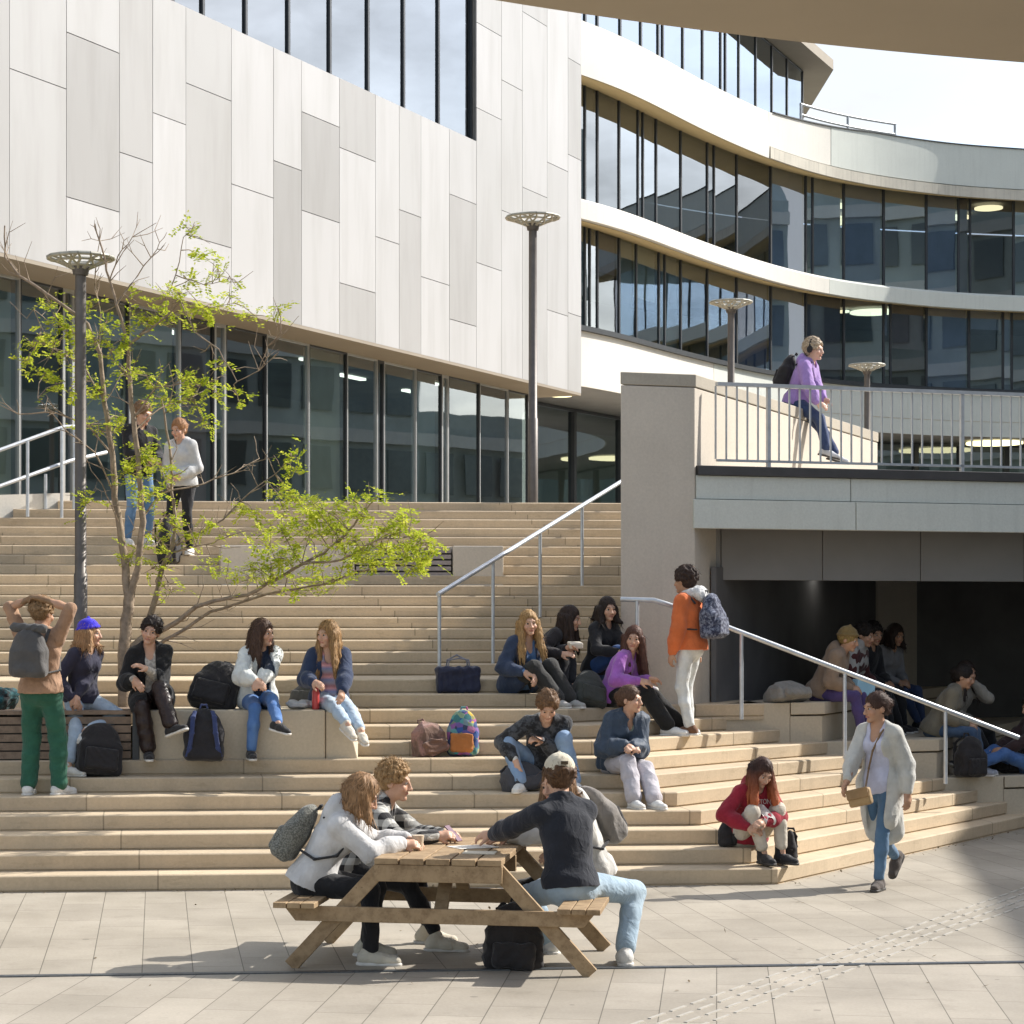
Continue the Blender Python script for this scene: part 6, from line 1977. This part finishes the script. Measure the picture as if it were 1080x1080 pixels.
backpack(SY(103, 21.48, .86), 15, "large black backpack on the step leaning against the wooden bench", B_BLACK, (.42, .24, .52), tilt=-16, roll=8, seed=81)
backpack(SY(221, 22.0, 1.468), -12, "bulky black rucksack lying on the stone bench between two seated people", B_BLACK, (.46, .26, .50), tilt=-22, roll=14, seed=83)
backpack(SY(215, 21.42, 1.0), 178, "black backpack with blue straps standing against the front of the stone bench", CB((.022, .021, .024)), (.37, .18, .50), tilt=8, strap_mat=CB((.035, .05, .13)), seed=85)
backpack(SY(488, 21.95, 1.0), -14, "colourful patchwork backpack with an orange front pocket on the steps", CB((.045, .045, .06), kind='patch', color2=(.05, .17, .18), scale=18), (.30, .18, .46), tilt=-8, seed=87, two_tone=CB((.40, .15, .045)))
backpack(SY(456, 21.95, 1.0), 20, "slumped brown bag with grey and dusty pink cloth beside the colourful backpack", CB((.155, .095, .072), kind='speckle', color2=(.30, .17, .145), scale=6), (.33, .22, .35), tilt=-6, roll=-12, seed=89, soft=.03, straps=False, two_tone=CB((.16, .09, .065)))
backpack(SY(621, 23.0, 1.4275), 20, "olive black backpack slumped between the denim jacket and the purple jumper", CB((.045, .048, .042)), (.34, .2, .42), tilt=-24, roll=16, seed=91)
backpack(SY(553, 21.20, .714), 25, "dark grey shoulder bag on the steps below the young man with the phone", CB((.06, .06, .068)), (.42, .2, .28), tilt=-10, roll=-6, seed=93, straps=True)
backpack(PD(539, 15.25, 0.0), -6, "black backpack standing on the paving under the picnic table", B_BLACK, (.38, .26, .44), tilt=6, roll=5, seed=95, soft=.02)
backpack(SY(772, 20.12, .286), 40, "small dark bag tucked behind the girl in the red sweatshirt", B_BLACK, (.24, .16, .24), tilt=-10, seed=97, straps=False)
backpack(PD(833, 20.35, .145), -30, "black bag with upright strap loops beside the girl's boots", B_BLACK, (.10, .09, .30), tilt=0, seed=99)
backpack(PD(832, 24.7, 1.428), 30, "grey bag lying on the highest seat wall in the shade", CB((.22, .21, .19)), (.50, .3, .24), tilt=-20, seed=101, straps=False)
backpack(seat_edge(8.62, .25, .575, -.30), 20, "black backpack standing on the lowest seat wall by the handrail post", B_BLACK, (.34, .22, .46), seed=103)
backpack(seat_edge(8.62, 1.25, .575, -.62), 5, "black holdall on the lowest seat wall beside the outstretched jeans", B_BLACK, (.42, .24, .40), seed=105)
backpack(SY(6, 22.05, 1.468), 60, "teal and black bag on the wooden bench at the left edge", CB((.02, .09, .10), kind='speckle', color2=(.02, .02, .022), scale=12), (.34, .26, .26), tilt=-50, seed=107, straps=False)
backpack(SY(322, 22.25, 1.468), -40, "dark grey bag lying on the stone bench behind the red bottle", CB((.07, .068, .065)), (.34, .2, .27), tilt=-25, seed=109, straps=False)
backpack(SY(178, 28.15, 2.99), 70, "large black bag hanging at the side of the person in pale grey hoodie", B_BLACK, (.36, .2, .62), seed=111)
# crumpled pale cloth on the bench
S = SDF(.009)
for i in range(9):
    r_ = random.Random(200 + i); S.ell(vec(r_.uniform(-.13, .13), r_.uniform(-.07, .07), r_.uniform(.03, .06)), vec(.06, .05, .035), rotz(r_.uniform(0, 3)), .03)
S.cut((0, 0, 0), (0, 0, -1))
simple("cloth_bundle", S, CB((.52, .52, .52)), SY(322, 21.86, 1.466), "crumpled pale grey cloth on the bench at the foot of the red bottle", "cloth", None, .012, 5, 30)
# navy tote
S = SDF(.009); S.box(vec(0, 0, .14), vec(.23, .09, .14), None, .04, .03); S.ell(vec(0, 0, .23), vec(.25, .10, .05), None, .03); S.ell(vec(0, 0, .30), vec(.20, .06, .05), None, .03, sub=True); S.cut((0, 0, 0), (0, 0, -1))
tt = empty("tote_bag", tuple(SY(483, 23.3, 1.5685)), RAD(4), "dark navy tote bag standing on the steps below the centre handrail", "bag")
build_sdf("bag_body", S, CB((.022, .026, .055), rough=.6), tt, .014, 9, 18)
for sy in (-.05, .05):
    Q = SDF(.007); ps = [vec(-.12, sy, .24), vec(-.10, sy, .34), vec(0, sy * 1.3, .39 if sy > 0 else .36), vec(.10, sy, .34), vec(.12, sy, .24)]
    for a, b_ in zip(ps[:-1], ps[1:]): Q.cap(a, b_, .009, None, .01)
    build_sdf("handle", Q, CB((.20, .20, .23)), tt)
# tan cross-body bag
bagp = P(907, 841, 19.42)
S = SDF(.007); S.box(vec(0, 0, 0), vec(.105, .038, .075), rotz(RAD(-40)) @ roty(RAD(-14)), .025, .01)
cbg = empty("crossbody_bag", tuple(bagp), 0, "small tan crossbody bag hanging at the hip of the walking woman", "handbag")
build_sdf("bag_body", S, CB((.33, .22, .105), rough=.6), cbg, .003, 3, 30)
S = SDF(.007); M_ = rotz(RAD(-40)) @ roty(RAD(-14)); S.box(M_ @ vec(0, -.043, .035), vec(.102, .008, .045), M_, .008, .01); build_sdf("flap", S, CB((.27, .17, .08), rough=.6), cbg)
J = walk['J']; s_ = walk['s']
pts = [J['neck'] + J['cr'] * .085 * s_ + J['u2'] * .005, J['neck'] + J['cr'] * .07 * s_ - J['cf'] * .10 * s_ - J['u2'] * .06 * s_, J['mid'] - J['cf'] * .158 * s_ + J['u2'] * .06 * s_ + J['cr'] * .02, J['mid'] - J['cf'] * .150 * s_ - J['u2'] * .10 * s_ - J['cr'] * .03]
pts = [walk['w'](p) - np.array(bagp) for p in pts] + [vec(.05, .0, .09)]
Q = SDF(.006)
for a, b_ in zip(pts[:-1], pts[1:]): Q.cap(a, b_, .009, None, .008)
build_sdf("strap", Q, CB((.20, .13, .075)), cbg)
# headphones
J = wallman['J']; HPf = J['HP']
hpn = empty("headphones", tuple(wallman['w'](J['hc'])), 0, "black over-ear headphones on the man in purple hoodie", "headphones")
o_ = np.array(hpn.location)
Q = SDF(.007)
pr_ = [wallman['w'](HPf(math.sin(a) * .106, .012, .02 + math.cos(a) * .128)) - o_ for a in np.linspace(-1.6, 1.6, 13)]
for a, b_ in zip(pr_[:-1], pr_[1:]): Q.cap(a, b_, .010, None, .006)
build_sdf("headband", Q, B_BLACK, hpn)
for sd in (1, -1):
    c = wallman['w'](HPf(.098 * sd, .012, 0)) - o_
    build_sdf("ear_cup", SDF(.007).ell(c, vec(.022, .040, .046), wallman['Rw'] @ J['Rh'], .01), B_BLACK, hpn)

# sweatshirt lettering, printed on the chest of the red sweatshirt
J = red['J']; s_ = red['s']
def chest_print(ch, x, z, size, rot=0):
    cu = bpy.data.curves.new("letters", 'FONT'); cu.body = ch; cu.size = size; cu.extrude = .0015; cu.align_x = 'CENTER'; cu.align_y = 'CENTER'
    to = bpy.data.objects.new("tmp", cu); COL.objects.link(to)
    dg = bpy.context.evaluated_depsgraph_get(); dg.update()
    me = bpy.data.meshes.new_from_object(to.evaluated_get(dg)); bpy.data.objects.remove(to)
    return me
me = chest_print("BOSTON", 0, 0, .05)
def project_to_chest(me, dx, dz, name):
    sweat = [c for c in red['obj'].children if c.name.startswith("sweatshirt")][0]
    from mathutils.bvhtree import BVHTree
    vs_ = [v.co.copy() for v in sweat.data.vertices]
    bv = BVHTree.FromPolygons(vs_, [tuple(p.vertices) for p in sweat.data.polygons])
    o3 = J['mid'] + J['u2'] * dz * s_ - J['cf'] * .6 + J['cr'] * dx
    for v in me.vertices:
        st = Vector(o3 + J['cr'] * v.co.x + J['u2'] * v.co.y)
        hit, nn, ix, di = bv.ray_cast(st, Vector(J['cf']), 1.0)
        if hit is None: hit, nn = st + Vector(J['cf']) * .45, Vector(-J['cf'])
        v.co = hit + nn * (.006 + (.0015 if v.co.z > 0 else 0))
    o = link_mesh(name, me, mat_cloth((.62, .58, .55)), sweat)
    return o
project_to_chest(me, .0, .16, "chest_lettering")
me = bpy.data.meshes.new("emblem"); bmm = bmesh.new()
segs = 20
for i in range(segs):
    a0, a1 = math.pi * (1.05 - 1.25 * i / segs), math.pi * (1.05 - 1.25 * (i + 1) / segs)
    for (r0, r1) in ((.034, .056),):
        bmm.faces.new([bmm.verts.new((r_ * math.cos(a_) * 1.15, r_ * math.sin(a_), 0)) for r_, a_ in ((r0, a0), (r1, a0), (r1, a1), (r0, a1))])
bmm.to_mesh(me); bmm.free()
project_to_chest(me, 0.0, .085, "chest_emblem")

# ------------------------------------------------------------------ lamp posts
def lamp(base, top_z, head_r, label):
    root = empty("lamp_post", tuple(base), 0, label, "lamp post", "lattice topped lamp posts")
    h = top_z - base.z
    b = MB(); b.tube([(0, 0, 0), (0, 0, h * .30), (0, 0, h * .302), (0, 0, h - .10)], [.068, .068, .058, .055], 16); b.build("pole", M_POLE, root)
    b = MB(); b.tube([(0, 0, h - .14), (0, 0, h - .02)], [.075, .10], 16); b.build("collar", M_POLE, root)
    b = MB(); rr_ = random.Random(5)
    rings = [(.10, h - .10), (.42, h - .045), (.72, h + .0), (1.0, h + .035)]
    pts_ = []
    for k, (f_, z) in enumerate(rings):
        n_ = (6, 9, 13, 18)[k]
        pts_.append([Vector((head_r * f_ * math.cos(2 * math.pi * (i + .5 * (k % 2)) / n_ + rr_.uniform(-.1, .1)), head_r * f_ * math.sin(2 * math.pi * (i + .5 * (k % 2)) / n_), z)) for i in range(n_)])
    for k, ring in enumerate(pts_):
        for i in range(len(ring)): b.tube([ring[i], ring[(i + 1) % len(ring)]], .016 if k < 3 else .02, 6, caps=False)
        if k < len(pts_) - 1:
            for i, p_ in enumerate(pts_[k + 1]):
                near = sorted(ring, key=lambda q_: (q_ - p_).length)[:1 + (i % 2)]
                for q_ in near: b.tube([q_, p_], .014, 6, caps=False)
    b.build("lamp_lattice", M_LAMPTOP, root)
    return root
lamp(SY(85, 22.75, 1.45), P(90, 279, 22.8).z, .33, "dark lamp post behind the wooden bench, its lattice top among tree branches")
lamp(PD(562, 30.6, 3.88), P(562, 232, 30.6).z, .36, "dark lamp post with lattice disc top in front of the white panelled building")
lamp(PD(771, 37.0, 3.88), P(771, 321, 37).z, .34, "lamp post with pale lattice disc behind the tall concrete wall")
lamp(PD(914.5, 44.0, 3.88), P(914, 387, 44).z, .34, "lamp post behind the bridge railing at right of the man in purple hoodie")

# ------------------------------------------------------------------ handrails
def rail(name, pts, r, posts, label, brackets=True):
    root = empty("handrail", tuple(posts[0][0]), 0, label, "handrail")
    lo = tuple(-Vector(root.location))
    MB().tube(pts, r, 12).build("rail", M_STEEL, root, loc=lo)
    for a, b_ in posts:
        MB().tube([a, b_], .021, 10).build("post", M_STEEL, root, loc=lo)
    return root
# centre rail climbing the upper flight to the wall
ca_, cb_ = P(462, 627, 23.9), P(655, 508, 28.9)
def along(a, b_, u):
    best = min(np.linspace(0, 1.3, 900), key=lambda t_: abs((lambda q: CX + FPX * ((q.x * _ca - q.y * _sa) / (q.x * _sa + q.y * _ca)) - u)(a + (b_ - a) * t_)))
    return a + (b_ - a) * float(best)
def step_z(y):
    if y < Y2: return NL * R1 if y >= Y0 + T1 * 11 else R1 * max(0, math.floor((y - Y0) / T1) + 1)
    return NL * R1 + R2 * (math.floor((y - Y2) / T2) + 1)
pp = []
for u in (463.5, 520, 569.5, 614):
    t = along(ca_, cb_, u)
    z = step_z(t.y)
    pp.append((Vector((t.x, t.y, z)), t - Vector((0, 0, .01))))
rail("handrail", [ca_, cb_ + (cb_ - ca_) * .4], .026, pp, "straight steel handrail climbing the middle of the stairs to the concrete wall")
# right rail descending the turned flight
ra = [P(655, 632, 23.75), P(690, 633, 23.62), P(703, 637, 23.6), P(1074, 778, 24.5)]
pp = []
r0, r1 = ra[2], ra[3]
for u, zb in ((672, 1.71), (782, 1.2825), (891, .855), (997, .57)):
    t = along(r0, r1, u) if u > 700 else P(672, 633, 23.68)
    pp.append((Vector((t.x, t.y, zb)), t - Vector((0, 0, .01))))
rail("handrail", ra, .027, pp, "long steel handrail sloping down the right flight past the passage")
MB_ = [P(648, 622, 23.9), P(656, 612, 24.3), P(668, 604, 24.6)]
# left rails at the end of the top steps
l1 = [P(-70, 500, 28.3), P(68, 450, 29.6), P(79, 450, 29.7)]
l2 = [P(-70, 538, 28.3), P(74, 486, 29.6), P(112, 477, 30.3)]
root = empty("handrail", tuple(P(65, 560, 29.4)), 0, "pair of pale steel handrails at the far left end of the top steps", "handrail")
lo = tuple(-Vector(root.location))
for l_ in (l1, l2): MB().tube(l_, .026, 12).build("rail", M_STEEL, root, loc=lo)
for (u, v0, v1, d) in ((65, 451, 566, 29.45), (78, 450, 550, 29.7), (29, 465, 545, 29.0), (48, 500, 540, 29.9)):
    MB().tube([P(u, v1, d), P(u, v0, d)], .022, 10).build("post", M_STEEL, root, loc=lo)

# ------------------------------------------------------------------ tree
rt = random.Random(21)
M_BARK = mat_plain("tree_bark", (.27, .21, .155), .9, 0, .35, 14, .6, .2, 'Object', 40)
m = bpy.data.materials.new("young_leaf"); t, out = nt(m)
oi = N(t, "ShaderNodeNewGeometry"); rp = oi.outputs['Random Per Island']
lc = ramp(t, rp, [(0.0, (.26, .35, .030)), (.5, (.43, .50, .045)), (1.0, (.60, .60, .10))])
df = N(t, "ShaderNodeBsdfDiffuse"); tl_ = N(t, "ShaderNodeBsdfTranslucent"); mx_ = N(t, "ShaderNodeMixShader"); mx_.inputs[0].default_value = .45
t.links.new(lc, df.inputs[0]); t.links.new(lc, tl_.inputs[0]); t.links.new(df.outputs[0], mx_.inputs[1]); t.links.new(tl_.outputs[0], mx_.inputs[2]); t.links.new(mx_.outputs[0], out.inputs[0])
M_LEAF = m
DT = 22.75
base = SY(131, 22.72, 1.46)
tree = empty("tree", tuple(base), 0, "slender multi-stemmed young tree with sparse yellow green leaves and bare twigs", "tree")
lo = tuple(-Vector(base))
limbs = [
 # (pixel polyline, depth offsets start->end, start radius, end radius)
 ([(131, 752), (131, 690), (133, 655), (137, 625)], 0, 0, .085, .060),
 ([(136, 632), (131, 600), (128, 560), (122, 525), (118, 480), (111, 424), (104, 374), (92, 341), (50, 310), (21, 291), (5, 272), (5, 238)], 0, .5, .058, .008),
 ([(137, 630), (146, 598), (151, 550), (148, 500), (141, 440), (136, 400), (137, 363), (122, 322), (115, 297), (108, 262), (100, 236)], 0, -.5, .052, .007),
 ([(151, 680), (155, 660), (163, 630), (172, 600), (180, 582), (186, 560), (182, 520), (178, 470), (170, 420)], .1, .7, .050, .010),
 ([(133, 690), (145, 678), (158, 668)], 0, .1, .050, .046),
 ([(158, 672), (185, 656), (207, 640), (236, 632), (262, 627), (290, 612), (319, 595), (341, 583), (360, 569), (374, 555), (390, 532)], .1, -1.2, .036, .008),
 ([(319, 595), (354, 592), (374, 585), (384, 576), (402, 569), (430, 566), (452, 576)], -.8, -1.4, .016, .005),
 ([(160, 684), (181, 672), (222, 646), (262, 632), (301, 622), (341, 617), (366, 607), (396, 598)], .1, -.6, .028, .007),
 ([(186, 575), (215, 560), (237, 548), (262, 520), (290, 500), (305, 482)], .5, .9, .018, .005),
 ([(182, 582), (200, 578), (225, 572), (240, 566)], .4, -.2, .014, .005),
 ([(151, 545), (170, 520), (214, 510), (247, 499), (272, 483), (268, 460)], 0, .9, .016, .004),
 ([(137, 363), (151, 352), (170, 340), (190, 318), (204, 349), (230, 369), (250, 402), (273, 391), (294, 372)], -.2, -.8, .016, .004),
 ([(273, 391), (262, 360)], -.7, -.7, .006, .003), ([(273, 391), (283, 365), (296, 352)], -.7, -.9, .006, .003),
 ([(115, 297), (125, 270), (140, 250), (165, 235)], -.4, -.7, .010, .003),
 ([(122, 322), (145, 290), (165, 262), (176, 245)], -.4, -.2, .012, .003),
 ([(137, 363), (170, 330), (185, 290), (195, 250), (203, 241)], -.2, .2, .014, .003),
 ([(104, 374), (106, 330), (100, 300), (104, 262), (108, 240)], .3, .4, .014, .003),
 ([(111, 424), (90, 390), (62, 370), (40, 360)], .2, .8, .016, .004),
 ([(118, 480), (95, 450), (60, 435), (20, 436), (0, 424)], .2, .9, .016, .004),
 ([(122, 525), (100, 478), (72, 455), (40, 420)], .2, -.6, .014, .004),
 ([(141, 440), (165, 410), (190, 405), (215, 405), (230, 400)], -.2, -.6, .014, .004),
 ([(141, 455), (170, 430), (200, 420), (220, 410)], -.2, .5, .012, .004),
 ([(128, 560), (112, 520), (104, 505), (92, 531)], .1, -.3, .010, .003),
 ([(136, 400), (120, 380), (108, 352)], -.2, -.6, .010, .003), ([(111, 424), (128, 395), (134, 390)], .2, .5, .008, .003),
 ([(92, 341), (70, 352), (52, 366)], .4, .3, .010, .003), ([(50, 310), (28, 335), (10, 318)], .5, .7, .007, .003),
 ([(185, 290), (215, 300), (240, 295)], .1, .3, .008, .003), ([(190, 318), (222, 325), (248, 320)], -.4, -.8, .008, .003),
 ([(180, 582), (160, 560), (150, 580)], .4, .1, .010, .004), ([(172, 600), (178, 620), (185, 628)], .3, .0, .008, .003)]
trunk = MB(); ends = []
def jit(a): return rt.uniform(-a, a)
for pts_, o0, o1, ra_, rb_ in limbs:
    n_ = len(pts_)
    ra_, rb_ = ra_ * .80, rb_ * .9
    P3 = [P(u + (jit(1.0) if 0 < i < n_ - 1 else 0), v, DT + o0 + (o1 - o0) * i / (n_ - 1)) for i, (u, v) in enumerate(pts_)]
    # subdivide with a little waviness
    Q3, R3 = [], []
    for i in range(n_ - 1):
        for k in range(3):
            f_ = k / 3; q_ = P3[i].lerp(P3[i + 1], f_)
            if not (i == 0 and k == 0): q_ += Vector((jit(.008), jit(.008), jit(.008)))
            Q3.append(q_); R3.append(ra_ + (rb_ - ra_) * ((i + f_) / (n_ - 1)) ** .8)
    Q3.append(P3[-1]); R3.append(rb_)
    trunk.tube(Q3, R3, 8 if ra_ > .02 else 6)
    ends.append((Q3, R3))
    # side twigs
    for i in range(2, len(Q3) - 1):
        if R3[i] < .034 and rt.random() < .55:
            p_ = Q3[i]; d_ = (Q3[i + 1] - Q3[i]).normalized()
            for _ in range(rt.choice((1, 1, 2))):
                dv = (d_ * .6 + Vector((jit(1), jit(1), jit(.8) + .25))).normalized(); L_ = rt.uniform(.12, .42)
                m1 = p_ + dv * L_ * .5; m2 = p_ + (dv + Vector((jit(.35), jit(.35), jit(.3) + .1))).normalized() * L_
                trunk.tube([p_, m1, m2], [min(.007, R3[i]), .004, .002], 5, caps=False)
                if rt.random() < .5:
                    m3 = m1 + (dv + Vector((jit(.8), jit(.8), jit(.8)))).normalized() * L_ * .4
                    trunk.tube([m1, m3], [.0035, .0018], 5, caps=False)
clusters = [(53, 319), (55, 337), (42, 352), (36, 366), (58, 363), (78, 352), (108, 352), (94, 326), (130, 358), (139, 315), (28, 381), (47, 394), (61, 405), (75, 410), (105, 415), (97, 447), (105, 455), (133, 391), (155, 397), (167, 405),
 (150, 341), (167, 336), (180, 333), (178, 305), (192, 310), (214, 325), (222, 327), (203, 241), (230, 283), (244, 294), (213, 270), (197, 294), (242, 312), (194, 402), (211, 408), (228, 388), (225, 410), (192, 424), (205, 422), (172, 422), (250, 416),
 (269, 333), (292, 324), (147, 480), (139, 494), (155, 491), (178, 494), (214, 444), (92, 531), (140, 505), (185, 555), (175, 545), (165, 575), (140, 585), (180, 622), (225, 595), (237, 562), (255, 537), (160, 470), (126, 440), (85, 365), (66, 345), (112, 340),
 (268, 542), (297, 559), (307, 524), (331, 532), (341, 537), (358, 559), (350, 555), (374, 529), (398, 524), (427, 546), (443, 571), (451, 579), (437, 565), (423, 553), (407, 581), (392, 593), (382, 582), (417, 595), (433, 600), (311, 581), (297, 589), (270, 601), (266, 611), (309, 612), (335, 616), (350, 612), (370, 597), (307, 481), (311, 496), (296, 518),
 (285, 575), (325, 565), (345, 545), (365, 540), (385, 545), (410, 560), (330, 600), (355, 578), (285, 600), (400, 585), (300, 540), (320, 550), (240, 600), (150, 525), (165, 520), (200, 560), (160, 600), (118, 370), (90, 398), (70, 378), (315, 530), (375, 570), (425, 580), (445, 590), (280, 560)]
lv = MB()
def leaflet(b, c, d_, up, L_, w_):
    s_ = d_.cross(up).normalized() * w_
    b.v += [tuple(c), tuple(c + d_ * L_ * .5 + s_), tuple(c + d_ * L_), tuple(c + d_ * L_ * .5 - s_)]
    k = len(b.v) - 4; b.f.append((k, k + 1, k + 2, k + 3)); b.mi.append(0); b.sm.append(False); b.cols.append(None)
allpts = [q_ for Q3, R3 in ends for q_, r_ in zip(Q3, R3) if r_ < .03]
allarr = np.array([tuple(q_) for q_ in allpts])
for (u, v) in clusters:
    # hang each spray at the depth of the nearest branch seen there
    dpt = allarr @ np.array([_sa, _ca, 0]); pu = CX + FPX * (allarr[:, 0] * _ca - allarr[:, 1] * _sa) / dpt; pv = VH - FPX * (allarr[:, 2] - CAM_H) / dpt
    k = int(np.argmin((pu - u) ** 2 + (pv - v) ** 2))
    c0 = P(u, v, dpt[k] + jit(.22)); pb = allpts[k]
    if (c0 - pb).length < 1.4: 
        pm = pb.lerp(c0, .5) + Vector((jit(.04), jit(.04), .03))
        trunk.tube([pb, pm, c0, c0 + (c0 - pm).normalized() * .10], [.0065, .005, .0035, .002], 5, caps=False)
    low = u > 255 and v > 500
    for _ in range(rt.randint(13, 18) if low else rt.randint(9, 13)):
        st = c0 + Vector((rt.gauss(0, .075), rt.gauss(0, .085), rt.gauss(0, .05)))
        if rt.random() < .4: trunk.tube([c0, c0.lerp(st, .5) + Vector((0, 0, .01)), st], [.0035, .003, .002], 4, caps=False)
        dr_ = Vector((jit(1), jit(1), jit(.7) - .05)).normalized()
        L_ = rt.uniform(.09, .17)
        sidev = dr_.cross(Vector((jit(.4), jit(.4), 1))).normalized(); upv = sidev.cross(dr_)
        n_ = rt.randint(5, 8)
        for i in range(n_):
            q_ = st + dr_ * (L_ * i / n_) + Vector((0, 0, -.03)) * (i / n_) ** 2
            for sg in (1, -1):
                if rt.random() < .88: leaflet(lv, q_, (sidev * sg + dr_ * .45 + upv * jit(.35)).normalized(), (upv + Vector((jit(.3), jit(.3), 0))).normalized(), rt.uniform(.030, .055), rt.uniform(.009, .015))
        leaflet(lv, st + dr_ * L_, dr_, upv, .035, .008)
trunk.build("trunk", M_BARK, tree, loc=lo, recalc=False)
lv.build("foliage", M_LEAF, tree, loc=lo, recalc=False)

# fallen leaves and bits of grit along the foot of the steps
gm = MB(); rg = random.Random(9)
for i in range(230):
    if i < 120: a_ = rg.uniform(-3.5, 5.3); p = Vector((a_, 19.56 - abs(rg.gauss(0, .05)), .004))
    elif i < 190:
        s1 = rg.uniform(0, 6); p = Vector((C1.x, C1.y, .004)) + Vector((gdir.x, gdir.y, 0)) * s1 + Vector((n2.x, n2.y, 0)) * (abs(rg.gauss(0, .08)) + .02)
    else: p = Vector((rg.uniform(-1, 6), rg.uniform(14, 19.4), .004))
    d_ = Vector((rg.uniform(-1, 1), rg.uniform(-1, 1), rg.uniform(0, .35))).normalized()
    leaflet(gm, p, d_, Vector((0, 0, 1)), rg.uniform(.012, .05), rg.uniform(.004, .014))
o = gm.build("leaf_litter", mat_plain("dry_leaf", (.13, .095, .05), .9, 0, .5, 40), None, recalc=False)
tag(o, kind='stuff')
